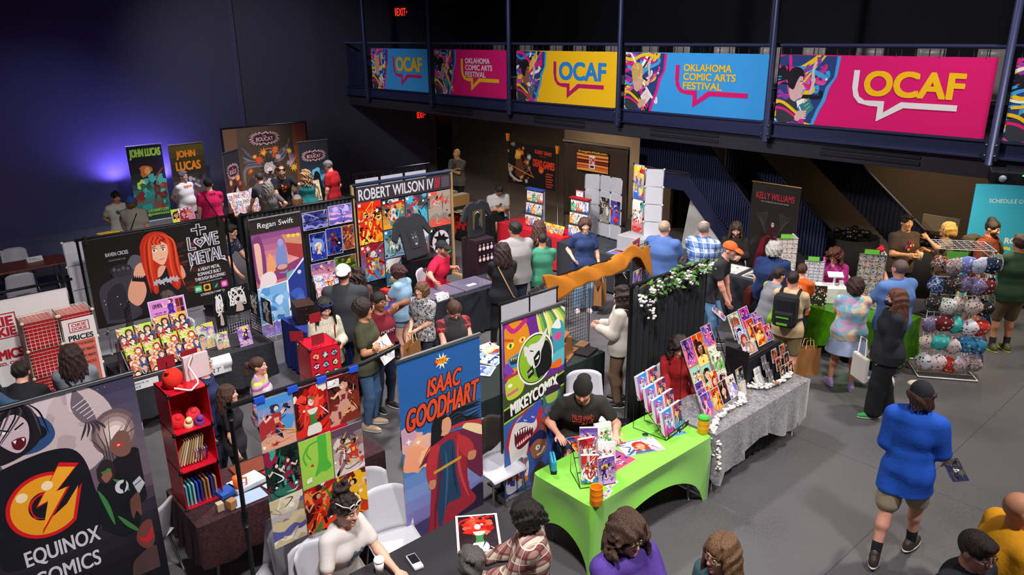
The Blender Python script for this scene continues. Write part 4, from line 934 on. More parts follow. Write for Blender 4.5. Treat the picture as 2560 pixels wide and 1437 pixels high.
for i,(y,bg,wd,tc_,bc,bk,hc_,sk_,sch,lab)in enumerate(BAN):
 kx=(2.86,2.94,3.12,3.2,3.3,3.3)[i]/3.3
 a=festival(bg,['OCAF']if wd=='OCAF' else['a','b','c'],tc_,bc,bk,hc_,sk_,i+3,sch)
 vs=[]
 def fold(x,yy):return .012*math.sin(x*5.5)*(yy/1.12)**2,-.018*abs(math.sin(x*PI/.66))*(yy/1.12)**4
 a.vs=[(x*kx,yy+fold(x,yy)[1],z)for x,yy,z in a.vs];a.W*=kx
 t=thing('festival_banner',lab,'banner',(BX-.03,y,3.185),-PI/2,'festival banners on the balcony')
 sheet(a,'banner_cloth',Matrix.Identity(4),MATTE,t,bg,.004)
 for q in range(6):
  MB().tube([(.05+q*.62*kx,.0,1.11),(.05+q*.62*kx,-.01,1.18),(.05+q*.62*kx,.0,1.225)],.006).build('tie',BLKP,t)
# ---- Equinox roll-up (nearest, left) --------------------------------------------------
a=Art(1.22,2.0,'#17151d',.0009);r=random.Random(5)
a.gradient(0,0,1.22,2.0,('#0d0c10','#131118','#2a2430','#6a5a64','#5a5062','#3f3a52'),18)
a.ell(.70,1.46,.40,.40,'#c4aeae',36)
for x,y,q in((.82,1.74,.06),(.66,1.6,.05),(.9,1.5,.045),(.74,1.36,.07),(.93,1.35,.04)):a.blob(x,y,q,'#b29c9e',r,12,.3)
for k in range(14):a.ell(1.0+r.random()*.2,1.6+r.random()*.38,.003,.003,'#e8e4f0',5)
for k in range(5):a.ell(1.08,1.34,.17-.03*k,.20-.035*k,('#6a5658','#8a7270','#ae9490','#d0b8b2','#ead6d0')[k],20)
for k in range(9):a.stroke(curve([(.95+.03*k,1.0),(.97+.02*k,1.2+.03*(k%3)),(.9+.05*k,1.35+.04*(k%4))]),.008,'#3a3036',True)
k0=18*4+4
# caped figure in moonlight
a.P(closed([(.20,1.25),(.30,1.32),(.62,1.36),(.80,1.28),(.86,1.0),(.82,.55),(.20,.5),(.22,.9)]),'#15141c')
a.P(closed([(.56,1.72),(.74,1.90),(.86,1.90),(.90,1.80),(.86,1.62),(.80,1.62),(.80,1.78),(.70,1.72),(.62,1.58)]),'#cdbcc2')
a.P(closed([(.86,1.80),(.93,1.66),(.97,1.48),(.88,1.50),(.82,1.64)]),'#6e6068')
for k in range(5):a.stroke([(.83+.02*k,1.64-.03*k),(.93+.012*k,1.69-.035*k)],.006,'#e2d6da')
for k in range(5):a.stroke(curve([(.90+.012*k,1.50),(.88+.03*k,1.44),(.84+.045*k,1.36+.01*k)]),.018,'#3c3238',True)
a.P(closed([(.30,1.42),(.32,1.56),(.55,1.66),(.66,1.60),(.68,1.46),(.55,1.38)]),'#2c4a78');a.P(closed([(.36,1.42),(.42,1.54),(.60,1.58),(.62,1.48)]),'#10131c')
a.P(closed([(.22,1.46),(.26,1.72),(.38,1.80),(.52,1.78),(.60,1.66),(.60,1.50),(.50,1.40),(.30,1.36)]),'#1b171e')
a.P(closed([(.33,1.66),(.32,1.56),(.40,1.44),(.46,1.42),(.52,1.50),(.53,1.64),(.45,1.72)]),'#c5adb5');a.P(closed([(.41,1.515),(.45,1.53),(.50,1.52),(.49,1.46),(.45,1.435),(.415,1.46)]),'#5a1020')
a.P([(.42,1.515),(.445,1.52),(.432,1.49)],'#f2eaea');a.P([(.475,1.52),(.495,1.515),(.486,1.49)],'#f2eaea')
for k in(-1,1):a.P(closed([(.43+.06*k,1.61),(.445+.035*k,1.595),(.43+.02*k,1.585),(.425+.05*k,1.59)],3),'#f4f0f4');a.stroke([(.43+.08*k,1.635),(.43+.018*k,1.60)],.012,'#1b171e')
for k in range(9):a.stroke(curve([(.40+.02*k,1.77),(.30+.04*k,1.68+.02*(k%2)),(.25+.05*k if k>5 else .27+.012*k,1.50)]),.012,'#4a424c' if k%2 else '#0e0c10',True)
# three companions, shadowed
a.P(closed([(1.0,.92),(1.02,1.10),(1.22,1.14),(1.22,.7),(1.06,.7)]),'#1a181c');a.P(closed([(1.03,1.27),(1.02,1.20),(1.08,1.12),(1.16,1.14),(1.17,1.30),(1.10,1.34)]),'#7a5248');a.ell(1.085,1.225,.028,.016,'#e0202a');a.ell(1.085,1.225,.012,.008,'#ffb0b0')
a.P(closed([(.86,.55),(.88,.92),(1.0,.98),(1.12,.90),(1.14,.5),(1.0,.42)]),'#14161a');a.P(closed([(.90,1.08),(.90,.98),(.96,.93),(1.02,.98),(1.02,1.10),(.96,1.14)]),'#2a2024');a.P(closed([(.92,1.0),(.95,.94),(1.0,.99),(.98,1.06)]),'#8a5a48');a.stroke([(.93,1.035),(1.0,1.04)],.02,'#2f7a3e')
for q in([(.88,.9),(.92,.75),(.95,.55)],[(1.0,.95),(1.06,.88),(1.1,.8)],[(.98,.62),(1.05,.50),(1.12,.40)]):a.stroke(curve(q),.035,'#3a7a3c',True)
a.ell(1.05,.86,.05,.06,'#c8c6cc',20);a.ell(1.058,.86,.024,.03,'#14161a',14);a.P([(1.05,.86),(1.09,.94),(1.085,.86),(1.055,.79)],'#14161a')
a.P([(1.13,.86),(1.19,.90),(1.22,.82),(1.16,.74)],'#b4b4bc');a.stroke([(1.14,.83),(1.20,.86)],.008,'#3a3a44')
a.P(closed([(1.09,.72),(1.16,.76),(1.16,.62),(1.15,.54),(1.12,.60),(1.09,.54),(1.08,.62)]),'#6a443a');a.P(closed([(1.10,.42),(1.08,.33),(1.12,.24),(1.18,.22),(1.22,.30),(1.22,.46),(1.16,.48)]),'#6a3a34');a.P(closed([(1.10,.36),(1.15,.33),(1.21,.40),(1.20,.31),(1.15,.28),(1.11,.31)]),'#b8202a')
a.P(closed([(1.0,.0),(1.04,.16),(1.22,.22),(1.22,0)]),'#4a3634')
# the bolt emblem
a.vs=[v if i<k0 else(min(1.22,max(0,v[0]-.06)),min(2.0,v[1]+.22),v[2])for i,v in enumerate(a.vs)];k1=len(a.vs)
cx,cy=.60,.82
def emblem(cx,cy,k):
 out=[]
 for i in range(30):t=rad(62+(310-62)*i/29);out.append((cx+.305*k*math.cos(t),cy+.315*k*math.sin(t)))
 return out+[(cx+.30*k,cy+.10*k),(cx+.17*k,cy-.06*k)]+[(cx+.135*k*math.cos(rad(300-(300-75)*i/16))-.02*k,cy+.155*k*math.sin(rad(300-(300-75)*i/16)))for i in range(17)]
a.P([(cx+(x-cx)*1.10,cy+(y-cy)*1.10)for x,y in emblem(cx,cy,1.0)],'#cf1420');a.P(emblem(cx,cy,.98),'#e89a1c')
a.P(closed([(cx-.12,cy-.1),(cx-.14,cy+.05),(cx-.06,cy+.13),(cx+.05,cy+.14),(cx+.1,cy),(cx+.02,cy-.14)]),'#cf1420');a.ell(cx-.02,cy-.005,.105,.125,'#17131a',20)
bolt=[(.16,.36),(-.07,.02),(.02,.04),(-.07,-.24),(.20,.12),(.10,.11),(.30,.30)]
a.P([(cx+.05+(x-.05)*1.16,cy+(y-.05)*1.16+.04)for x,y in bolt],'#cf1420');a.P([(cx+.05+x-.05,cy+y)for x,y in bolt],'#f0a428')
a.ell(.42,.98,.05,.05,'#f4d8a8',16);a.ell(.64,1.02,.05,.05,'#f6dcae',16)
a.vs=[v if i<k1 else(.47+(v[0]-.60)*.78,1.15+(v[1]-.82)*.78,v[2])for i,v in enumerate(a.vs)]
a.text('EQUINOX',.26,.67,.51,.155,'#c9c7c9',.02);a.text('COMICS',.29,.48,.45,.135,'#c9c7c9',.02)
roller('tall dark roll-up banner with a golden lightning-bolt emblem at the front left',a,(.16,6.02),0,zb=.2)
# ---- Isaac Goodhart roll-up ---------------------------------------------------------
a=Art(.9,2.0,'#2c64a8',.0008);r=random.Random(8);W_,H_=.9,2.0
a.gradient(0,0,W_,H_,('#5a4a86','#7a6aa8','#7a92c8','#3f7ab8','#2a62a6','#255a9c','#255a9c'),16)
for x,y,q,c in((.1,1.2,.12,'#e0a8a0'),(.22,1.12,.12,'#f0b48a'),(.12,1.02,.13,'#f0a07a'),(.26,1.0,.09,'#f6c08a'),(.06,1.28,.09,'#c89ab0'),(.3,1.15,.08,'#e8b0a0'),(.6,1.36,.06,'#d0a8b4')):a.blob(x,y,q,c,r,14,.18)
a.P(closed([(.0,.0),(.0,.30),(.25,.36),(.48,.30),(.9,.46),(.9,0)]),'#4a3a66');a.P(closed([(.3,.0),(.42,.22),(.66,.40),(.9,.44),(.9,.2),(.6,.08)]),'#231a34');a.P(closed([(.25,.02),(.4,.14),(.42,.02)]),'#6a8ae0')
a.rect(.62,.44,.74,.56,'#8a7ab8')
for k in range(4):a.rect(.63+.028*k,.45,.645+.028*k,.54,'#4a5aa0')
a.P([(.60,.56),(.68,.60),(.76,.56)],'#a08ac0');a.splash(.17,1.18,.03,'#f4f0f0',r,4);a.splash(.07,1.22,.035,'#f4f0f0',r,4)
# a nameless windswept figure in red and blue (stand-in, no emblem)
for k in range(16):a.stroke(curve([(.42,1.22),(.56+.01*k,1.34-.012*k),(.72,1.33-.02*k+.03*math.sin(k)),(.9,1.36-.028*k)],6),.035,'#14131c' if k%3 else '#2c3350',True)
a.P(closed([(.16,.92),(.34,1.10),(.50,1.15),(.90,1.02),(.90,.55),(.80,.60),(.62,.80),(.44,.96)]),'#6a2440');a.P(closed([(.16,.90),(.30,1.08),(.48,1.16),(.70,1.15),(.9,1.05),(.9,1.14),(.66,1.2),(.46,1.18),(.28,1.08)]),'#b83038');a.P(closed([(.66,1.14),(.9,.98),(.9,1.08),(.72,1.17)],4),'#ead0a0')
a.P(closed([(.34,1.12),(.62,1.12),(.70,.8),(.72,.5),(.80,.30),(.55,.22),(.42,.05),(.22,.02),(.26,.4),(.30,.8)]),'#9a2434');a.P(closed([(.40,1.05),(.56,1.05),(.58,.7),(.62,.42),(.46,.40),(.36,.16),(.34,.6)]),'#24405f')
for q,c,w in(([(.36,1.06),(.40,.8),(.32,.4),(.30,.08)],'#6a1c2c',.03),([(.60,1.05),(.62,.7),(.72,.36)],'#c04450',.03),([(.46,1.0),(.47,.7),(.42,.3)],'#3a5c80',.025),([(.54,1.0),(.55,.7),(.58,.46)],'#182c44',.025)):a.stroke(curve(q),w,c,True)
a.P(closed([(.30,1.08),(.24,.9),(.26,.72),(.34,.70),(.36,.9),(.40,1.06)]),'#b83038');a.P(closed([(.27,.74),(.26,.66),(.32,.64),(.34,.72)]),'#c98662');a.P(closed([(.60,1.10),(.74,1.0),(.80,.86),(.72,.80),(.62,.92)]),'#b83038');a.P(closed([(.73,.86),(.82,.84),(.80,.76),(.72,.78)]),'#c98662');a.stroke([(.32,.80),(.64,.84)],.03,'#c8963a')
a.P(closed([(.30,1.08),(.33,1.3),(.42,1.36),(.52,1.30),(.52,1.18),(.44,1.12)]),'#17151e');a.P(closed([(.44,1.30),(.43,1.20),(.47,1.14),(.52,1.16),(.54,1.24),(.51,1.31)]),'#d89a76');a.stroke([(.44,1.14),(.46,1.19)],.05,'#d89a76')
def fiery(b,x,y,w,h,rot,sl):
 a.text(b,x,y,w,h,'#2a0d10',.085,sl,rot);a.text(b,x,y,w,h,'#e8581c',.03,sl,rot)
 a.text(b,x,y,w,h,'#e04030',.01,sl,rot)
fiery('ISAAC',.29,1.58,.36,.16,.04,.2);fiery('GOODHART',.05,1.32,.80,.20,.07,.2)
a.splash(.46,1.88,.085,'#dfe8f4',r,10);a.blob(.46,1.88,.055,'#c8281c',r,10,.3,1.3,.6);a.text('COMIC',.40,1.875,.12,.035,'#f2b020',.04,.1,.1);a.text('SKETCH',.42,1.845,.11,.028,'#f2d020',.04,.1,.1)
roller('blue roll-up banner with orange lettering and a red-caped comic figure',a,(3.15,5.0),0)
# ---- MikeyComix roll-up ---------------------------------------------------------------
a=Art(.86,1.96,'#3a4a2a',.0008);r=random.Random(21)
a.rect(0,1.2,.86,1.96,'#6a2a8a');a.rect(0,0,.86,.9,'#3a5aa0')
for k in range(12):a.stroke(curve([(.45+.03*k,1.96),(.50+.04*k,1.8),(.55+.03*k,1.62+.02*(k%3))]),.045,('#d8d86a','#8ab04a','#4a8a5a','#e8e8a0')[k%4],True)
a.P(closed([(.02,1.88),(.10,1.94),(.3,1.9),(.36,1.66),(.25,1.45),(.05,1.42)]),'#e08a1c');a.ell(.10,1.70,.05,.035,'#f4e05a');a.ell(.10,1.70,.018,.025,'#2a6a2a');a.ell(.26,1.72,.045,.03,'#f4e05a');a.ell(.26,1.72,.016,.02,'#c0202a');a.stroke([(.02,1.78),(.14,1.74)],.03,'#c8501c');a.P(closed([(.06,1.56),(.28,1.6),(.26,1.48),(.1,1.45)]),'#3a8ac0');a.P(closed([(.09,1.55),(.25,1.57),(.23,1.50),(.11,1.49)]),'#26304a')
for k in range(5):a.P([(.10+.03*k,1.555),(.125+.03*k,1.56),(.112+.03*k,1.525)],'#d8d23a')
a.stroke(curve([(.05,1.93),(.15,1.84),(.32,1.93)]),.05,'#c0287a');a.stroke(curve([(.02,1.5),(.1,1.4),(.14,1.3)]),.09,'#7a3aa8');a.P(closed([(.02,1.30),(.15,1.40),(.28,1.28),(.24,1.14),(.06,1.12)]),'#b8c83a');a.ell(.09,1.27,.03,.02,'#f4f0e0');a.stroke([(.05,1.17),(.2,1.2)],.03,'#d85a8a');a.stroke([(.02,1.36),(.2,1.38)],.035,'#c02a3a')
a.P(closed([(.66,1.72),(.72,1.80),(.84,1.74),(.86,1.4),(.74,1.36)]),'#3a9ab0');a.ell(.76,1.62,.06,.045,'#d84a8a');a.P(closed([(.66,1.74),(.76,1.82),(.8,1.70)],4),'#e8ece8');a.P(closed([(.62,1.42),(.86,1.46),(.86,1.28),(.66,1.3)]),'#5ab8c8');a.P(closed([(.58,1.30),(.8,1.36),(.8,1.26)],4),'#e86a1c')
a.ell(.44,1.46,.255,.285,'#e8ece4',36);a.ell(.44,1.46,.235,.265,'#16181a',36);a.ell(.44,1.46,.225,.255,'#8ab82a',36);a.ell(.50,1.44,.15,.2,'#5a9a2a',26)
a.P(closed([(.48,1.22),(.66,1.30),(.66,1.5),(.60,1.62),(.50,1.56),(.44,1.36)]),'#141518');a.P(closed([(.30,1.55),(.36,1.63),(.48,1.64),(.60,1.76),(.56,1.60),(.52,1.52),(.50,1.40),(.42,1.36),(.34,1.44)]),'#dcdcd8');a.P(closed([(.29,1.52),(.28,1.64),(.36,1.58)],4),'#dcdcd8');a.P(closed([(.41,1.48),(.49,1.54),(.50,1.44),(.44,1.37)]),'#141518');a.P(closed([(.43,1.45),(.485,1.49),(.475,1.45)],4),'#f4f4f4');a.stroke([(.36,1.57),(.41,1.55)],.012,'#141518')
a.P([(.34,1.26),(.42,1.30),(.40,1.40),(.32,1.35)],'#141518');a.text('COMIX',.338,1.30,.07,.03,'#e8e8e8',.02,0,.45)
a.P([(0,1.03),(.86,1.20),(.86,1.03),(0,.86)],'#9ac82a');a.P([(0,1.01),(.86,1.18),(.86,1.05),(0,.88)],'#141416');a.text('MIKEYCOMIX',.10,.925,.68,.135,'#eceae8',.045,.12,.195)
a.P(closed([(.02,.60),(.10,.80),(.34,.94),(.54,.86),(.5,.68),(.4,.5),(.18,.3)]),'#b8282e');a.P(closed([(.06,.58),(.12,.78),(.26,.88),(.42,.82),(.46,.68),(.36,.58),(.30,.38),(.2,.28),(.10,.34)]),'#d9d2ce');a.P(closed([(.16,.82),(.30,.90),(.52,.98),(.46,.80),(.40,.74),(.26,.80)]),'#3a4fae');a.P(closed([(.14,.70),(.26,.74),(.40,.68),(.36,.56),(.22,.50),(.15,.56)]),'#5a1a24');a.stroke(curve([(.2,.56),(.27,.58),(.33,.62)]),.05,'#c8283a')
for k in range(7):a.P([(.15+.036*k,.715+.006*(3-abs(k-3))),(.18+.036*k,.72),(.166+.034*k,.665)],'#f4f0ea');a.P([(.165+.03*k,.54+.008*k),(.19+.03*k,.545+.008*k),(.178+.03*k,.585+.008*k)],'#f4f0ea')
for x in(.29,.40):a.P([(x-.025,.83),(x+.03,.80),(x,.795)],'#f4f0ea');a.ell(x+.004,.805,.006,.008,'#141416',6)
a.P(closed([(.54,.98),(.60,1.06),(.76,1.04),(.82,.9),(.78,.74),(.60,.74)]),'#3a6a6a');a.P(closed([(.58,.98),(.76,1.0),(.74,.90),(.62,.89)]),'#9ab84a');a.P(closed([(.56,1.02),(.66,1.08),(.80,1.05),(.78,1.0),(.6,.99)]),'#3a2440');a.blob(.62,.82,.05,'#6a5a8a',r);a.blob(.72,.80,.05,'#8a9a7a',r);a.ell(.66,.78,.02,.025,'#9ac82a')
a.P(closed([(.50,.64),(.54,.74),(.66,.72),(.68,.62),(.60,.56),(.52,.57)]),'#8e5038');a.stroke([(.53,.70),(.60,.62)],.025,'#6a3626');a.P(closed([(.60,.58),(.8,.66),(.84,.46),(.66,.46)]),'#2a3a78');a.P(closed([(.36,.44),(.46,.56),(.58,.50),(.60,.36),(.50,.28),(.40,.32)]),'#a06248');a.P(closed([(.34,.46),(.36,.56),(.50,.62),(.60,.54),(.58,.48),(.46,.52)]),'#23285a');a.ell(.47,.42,.032,.03,'#f2efe8');a.ell(.475,.42,.012,.014,'#3a7a4a');a.stroke(curve([(.46,.33),(.52,.34),(.57,.40)]),.025,'#f2efe8')
a.P(closed([(.02,.28),(.10,.36),(.28,.42),(.34,.28),(.30,.10),(.12,.02),(.02,.06)]),'#e4e2ea')
for k in range(22):a.blob(.06+.24*r.random(),.08+.28*r.random(),.04,('#2f55c0','#c8402a','#3a9a6a','#c83a8a','#e0782a','#2a3f9a')[k%6],r,8,.4)
a.P(closed([(.36,.12),(.5,.24),(.6,.12),(.5,0),(.38,0)]),'#4a3a3a');a.blob(.70,.2,.12,'#3a5ab0',r,10,.4);a.blob(.75,.1,.1,'#2a3a70',r)
roller('busy cartoon roll-up banner with a white grinning creature in a green circle',a,(4.46,5.15),0)
# ---- John Lucas pair at the back wall -----------------------------------------------
a=Art(.88,1.95,'#1a1c1a',.0012);r=random.Random(3);a.gradient(0,0,.88,1.95,('#143028','#2a6a5e','#3a7a66','#2c3a2e','#241c18','#1c1714','#191614'),14)
for k in range(26):a.blob(r.uniform(.05,.85),r.uniform(.3,1.15),r.uniform(.04,.13),r.choice(('#2a8a7a','#4ab09a','#7a2a20','#c85a20','#3a4a40','#1a3a3a','#8a3a30','#2a3a50')),r,10,.5)
a.blob(.25,.95,.12,'#c8e060',r,12,.3);a.blob(.27,.93,.08,'#3a6a3a',r);a.blob(.4,1.3,.14,'#c86a2a',r,12,.4);a.blob(.42,1.3,.08,'#e8a050',r);a.stroke(curve([(.6,1.0),(.7,1.2),(.85,1.35)]),.05,'#a03a28',True);fig(a,.62,.7,.6,'#8a6a4a','#2a1a14','#6a2a20','#3a5a40',r)
a.text('JOHN LUCAS',.06,1.62,.76,.25,'#a4cc3a',.05,.03);a.text('LUCASART.COM',.30,.22,.52,.07,'#a4cc3a',.03);a.text('@JOHNNYLUCAS',.28,.11,.54,.07,'#a4cc3a',.03)
roller('green-lettered roll-up banner standing against the blue-lit back wall',a,(5.59,20.95),.04)
a=Art(.92,1.9,'#1c1612',.0012);r=random.Random(4);a.gradient(0,0,.92,1.9,('#2a2028','#4a3a4a','#5a4a4a','#2c2420','#3a3018','#5a4c20'),12)
for k in range(26):a.splash(r.uniform(.05,.87),r.uniform(.2,1.05),r.uniform(.05,.13),r.choice(('#8a7a9a','#e8902a','#c84a1c','#4a3a5a','#b0a0b8','#2a2030','#5a8a6a','#f0c050')),r)
fig(a,.45,.6,.9,'#b0a0b0','#3a2a3a','#5a4a70','#8a7aa0',r)
a.text('JOHN',.18,1.52,.5,.22,'#e0821c',.05);a.text('LUCAS',.14,1.23,.64,.22,'#e0821c',.05)
roller('orange-lettered roll-up banner behind the grey-haired man in white tee',a,(6.57,20.8),.05)
# ---- the Boucat booth ----------------------------------------------------------------
def spiky(a,cx,cy,w,h,r,col='#caa0a8',ink='#3a2024'):
 pts=[]
 for i in range(46):
  t=2*PI*i/46;q=1.12 if i%2 else .86;pts.append((cx+w/2*q*math.copysign(abs(math.cos(t))**.7,math.cos(t)),cy+h/2*q*(1 if i%2 else .92)*math.copysign(abs(math.sin(t))**.7,math.sin(t))))
 a.P(pts,col);pts2=[(cx+(x-cx)*.88,cy+(y-cy)*.8)for x,y in pts];a.P(pts2,ink);a.text('THE',cx-w*.06,cy+h*.14,w*.12,h*.1,col,.02);a.text('BOUCAT',cx-w*.3,cy-h*.2,w*.6,h*.3,col,.02)
a=Art(2.36,2.1,'#3a302a',.0012);r=random.Random(14);a.gradient(0,0,2.36,2.1,('#4a3222','#5a4028','#4a3c30','#40342c','#4a3c30'),10)
a.rect(0,0,.36,2.1,'#5e4232');a.P([(1.98,0),(2.36,0),(2.36,2.1),(1.94,2.1)],'#8a4c26');a.P([(1.98,1.5),(2.36,1.6),(2.36,2.1),(1.94,2.1)],'#7a4030')
for k in range(9):a.stroke(curve([(1.05,1.2-.02*k),(.75-.03*k,1.25-.03*k),(.45,1.6-.13*k)]),.08,('#5a5258','#3a3438','#6e666a')[k%3],True)
for k in range(7):a.stroke(curve([(1.3,1.1),(1.6,1.2+.04*k),(1.85-.02*k,1.75-.05*k)]),.07,('#5a5258','#8a8088','#3a3438')[k%3],True)
for k in range(34):a.splash(r.uniform(.5,1.9),r.choice((r.uniform(.05,.6),r.uniform(.9,1.45))),r.uniform(.06,.15),r.choice(('#f0a020','#e0701c','#f4c040','#c84a1a','#8a7a70','#b0a4a0')),r)
for k in range(26):a.blob(r.uniform(.45,1.9),r.uniform(.02,.8),r.uniform(.05,.14),r.choice(('#6a6064','#a89aa0','#3a3234','#8a5a3a','#d0c4c0','#4a5a70')),r,9,.5)
a.splash(1.18,1.0,.33,'#2c2626',r,14);a.blob(1.18,.98,.17,'#b4a29c',r,12,.2);a.blob(1.18,.9,.09,'#e0d4cc',r);a.P(closed([(1.11,.88),(1.25,.88),(1.18,.78)]),'#3a1418')
for k in(-1,1):a.ell(1.18+.07*k,1.03,.028,.02,'#e8e8f4',8);a.ell(1.18+.07*k,1.03,.01,.014,'#222',6)
for k in range(5):a.stroke(curve([(1.75,.9),(1.8+.03*k,1.1),(1.75+.06*k,1.4-.04*k)]),.02,'#e0a0b0',True)
a.stroke(curve([(.95,1.42),(1.2,1.5),(1.45,1.42)]),.03,'#c8604a');spiky(a,1.12,1.78,.8,.34,r)
t=thing('backdrop','big brown fiery lion backdrop with a spiky pink title at the back wall','backdrop',(7.74,20.0,0))
sheet(a,'backdrop_cloth',Matrix.Translation((0,0,.26)),MATTE,t,'#2a2420',.006)
MB().tube([(-.04,.03,2.38),(2.40,.03,2.38)],.025).build('crossbar',metal('#6a6a78'),t)
for x in(-.03,2.39):MB().tube([(x,.03,.0),(x,.03,2.38)],.02).cbox((x,.03,.015),(.4,.4,.03)).build('upright',BLK,t)
a=Art(.80,1.9,'#2b2a30',.0012);r=random.Random(6);a.gradient(0,0,.8,1.9,('#7a3038','#8a3a3e','#5a3034','#2c2a32','#2b2a30'),10)
for k in range(8):a.splash(.15+.6*r.random(),.9+.4*r.random(),.1,r.choice(('#e88a3a','#c85a4a','#f0b060')),r)
a.P(closed([(.2,0),(.22,.7),(.45,1.05),(.7,.7),(.75,0)]),'#1c1b24');a.P(closed([(.45,.9),(.55,.98),(.72,.6),(.7,.3),(.55,.6)]),'#d8cdb4');spiky(a,.42,1.42,.56,.36,r)
roller('narrow turned roll-up banner with reddish ground left of the lion backdrop',a,(7.02,18.35),.70)
a=Art(.86,1.9,'#25252c',.0012);r=random.Random(7);a.gradient(0,0,.86,1.9,('#16202c','#22506c','#3a7a9a','#25303c','#25252c','#25252c'),12)
for k in range(12):a.blob(.2+.55*r.random(),.7+.4*r.random(),.12,r.choice(('#3a8ab0','#2a6a8a','#6ab0cc','#1f4a64')),r,10,.4)
a.P(closed([(.2,.2),(.34,.8),(.42,1.08),(.55,1.02),(.6,.7),(.7,.5),(.5,.1)]),'#15151c');a.ell(.48,.86,.02,.02,'#d03030');spiky(a,.43,1.52,.66,.28,r)
roller('roll-up banner with a blue moonlit silhouette behind the man in red',a,(9.27,18.9),-.03)
# ---- Love Metal banner ----------------------------------------------------------------
a=Art(1.98,1.30,'#15120f',.0010);r=random.Random(9);a.gradient(0,0,1.98,1.3,('#1a1210','#241512','#1c1512','#15120f','#15120f'),8)
for k in range(60):
 x,y=r.uniform(.9,1.55),r.uniform(.25,1.05);a.rect(x,y,x+.09,y+.035,r.choice(('#4a1c18','#5a241c','#3a1814','#6a2c22')))
for k in range(30):
 x,y=r.uniform(.55,1.0),r.uniform(.05,.3);a.rect(x,y,x+.09,y+.035,r.choice(('#3a1814','#4a1c18')))
a.P(closed([(.12,.05),(.10,.55),(.3,.7),(.5,.78),(.62,.9),(.72,.88),(.74,.72),(.6,.6),(.55,.3),(.62,.1),(.4,.02)]),'#3c3a44');a.P(closed([(.16,.1),(.2,.5),(.4,.6),(.45,.3),(.4,.08)]),'#2a2830');a.P(closed([(.5,.84),(.6,.98),(.72,.94),(.74,.8),(.62,.76)]),'#5a5862')
for q in((.14,.4),(.15,.34),(.32,.42),(.34,.3)):a.ell(*q,.008,.008,'#d0ced4',6)
a.P(closed([(.60,.04),(.66,.5),(.74,.74),(.90,.66),(1.10,.74),(1.24,.62),(1.28,.3),(1.22,.02)]),'#1b181c');a.P(closed([(.80,.76),(.86,.60),(.96,.60),(1.06,.78),(1.0,.9),(.86,.9)]),'#e8a888')
a.P(closed([(1.18,.72),(1.27,.68),(1.30,.52),(1.22,.50)]),'#e09a7a')
a.P(closed([(.62,.80),(.70,.84),(.78,.80),(.74,.66),(.66,.62),(.58,.68)]),'#e8a888')
for k in range(4):a.stroke(curve([(.60+.03*k,.72),(.64+.03*k,.80),(.70+.025*k,.84)]),.03,'#e8a888')
a.P(closed([(.56,.66),(.68,.62),(.72,.44),(.66,.28),(.56,.22),(.46,.34),(.48,.5)]),'#e6a382');a.stroke([(.55,.63),(.72,.58)],.055,'#141216')
for k in range(6):a.P([(.56+.028*k,.655-.008*k),(.58+.028*k,.65-.008*k),(.575+.028*k,.69-.008*k)],'#141216')
a.P(closed([(.72,1.08),(.72,.8),(.80,.40),(.88,.36),(.92,.7),(1.04,.72),(1.08,.44),(1.18,.34),(1.24,.6),(1.22,.95),(1.12,1.20),(.95,1.27),(.80,1.22)]),'#c02a14')
a.P(closed([(.84,1.02),(.85,.90),(.98,.76),(1.05,.80),(1.10,.94),(1.09,1.06),(.96,1.12)]),'#f0b898')
for q,wd in(((.915,.99),.038),((1.04,.985),.034)):
 a.ell(*q,wd,.028,'#f6f0ea',14);a.ell(q[0]-.004,q[1]+.004,.016,.022,'#5a1c14',10);a.ell(q[0]-.006,q[1]+.010,.005,.006,'#fff',6);a.stroke(curve([(q[0]-wd,q[1]+.02),(q[0],q[1]+.035),(q[0]+wd,q[1]+.018)]),.010,'#2a1010');a.stroke([(q[0]-wd,q[1]+.055),(q[0]+wd*.8,q[1]+.06)],.012,'#7a1c10')
a.stroke(curve([(.96,.845),(1.0,.842),(1.04,.858)]),.008,'#9a4a40');a.stroke([(1.0,.91),(1.012,.90)],.008,'#c88870')
for k in range(15):a.stroke(curve([(.96,1.24),(.80+.028*k,1.17-.01*abs(k-7)),(.76+.032*k if k<4 or k>10 else .83+.018*k,1.12 if 4<=k<=10 else .7),(.78+.035*k if k<4 or k>10 else .84+.018*k,1.06 if 4<=k<=10 else .36)],5),.03,('#d8381a','#9a1c0e','#e85428')[k%3],True)
for k in range(7):a.splash(.86+.05*k,.50+.02*(k%2),.06,'#b8b4bc',r,5)
a.text('RAVEN CROSS',.26,1.02,.30,.055,'#c4c2c8',.02);a.text('PHOENIX MUSIC CLUB',.29,.95,.22,.02,'#9a989c',.0);a.ell(.42,.80,.15,.09,'#26232a')
for k in range(4):a.ell(.34+.06*k,.82-.02*(k%2),.025,.03,'#56525c',10);a.P(closed([(.30+.06*k,.72),(.34+.06*k,.80),(.38+.06*k,.72)],4),'#36323c')
LMc,LMo='#4c4854','#cfccd2'
def metal_word(b,x,y,w,h,rot=0):a.text(b,x,y,w,h,LMo,.07,0,rot);a.text(b,x,y,w,h,LMc,.012,0,rot)
a.stroke([(1.58,1.10),(1.58,1.28)],.06,LMo);a.stroke([(1.47,1.20),(1.70,1.20)],.05,LMo);a.stroke([(1.58,1.09),(1.58,1.27)],.035,'#1a171c');a.stroke([(1.485,1.20),(1.685,1.20)],.026,'#1a171c')
metal_word('L',1.40,.90,.10,.19);metal_word('VE',1.66,.92,.20,.19,.03)
hrt=lambda cx,cy,k:[(cx+k*16*math.sin(t)**3/16,cy+k*(13*math.cos(t)-5*math.cos(2*t)-2*math.cos(3*t)-math.cos(4*t))/16)for t in[2*PI*i/28 for i in range(28)]]
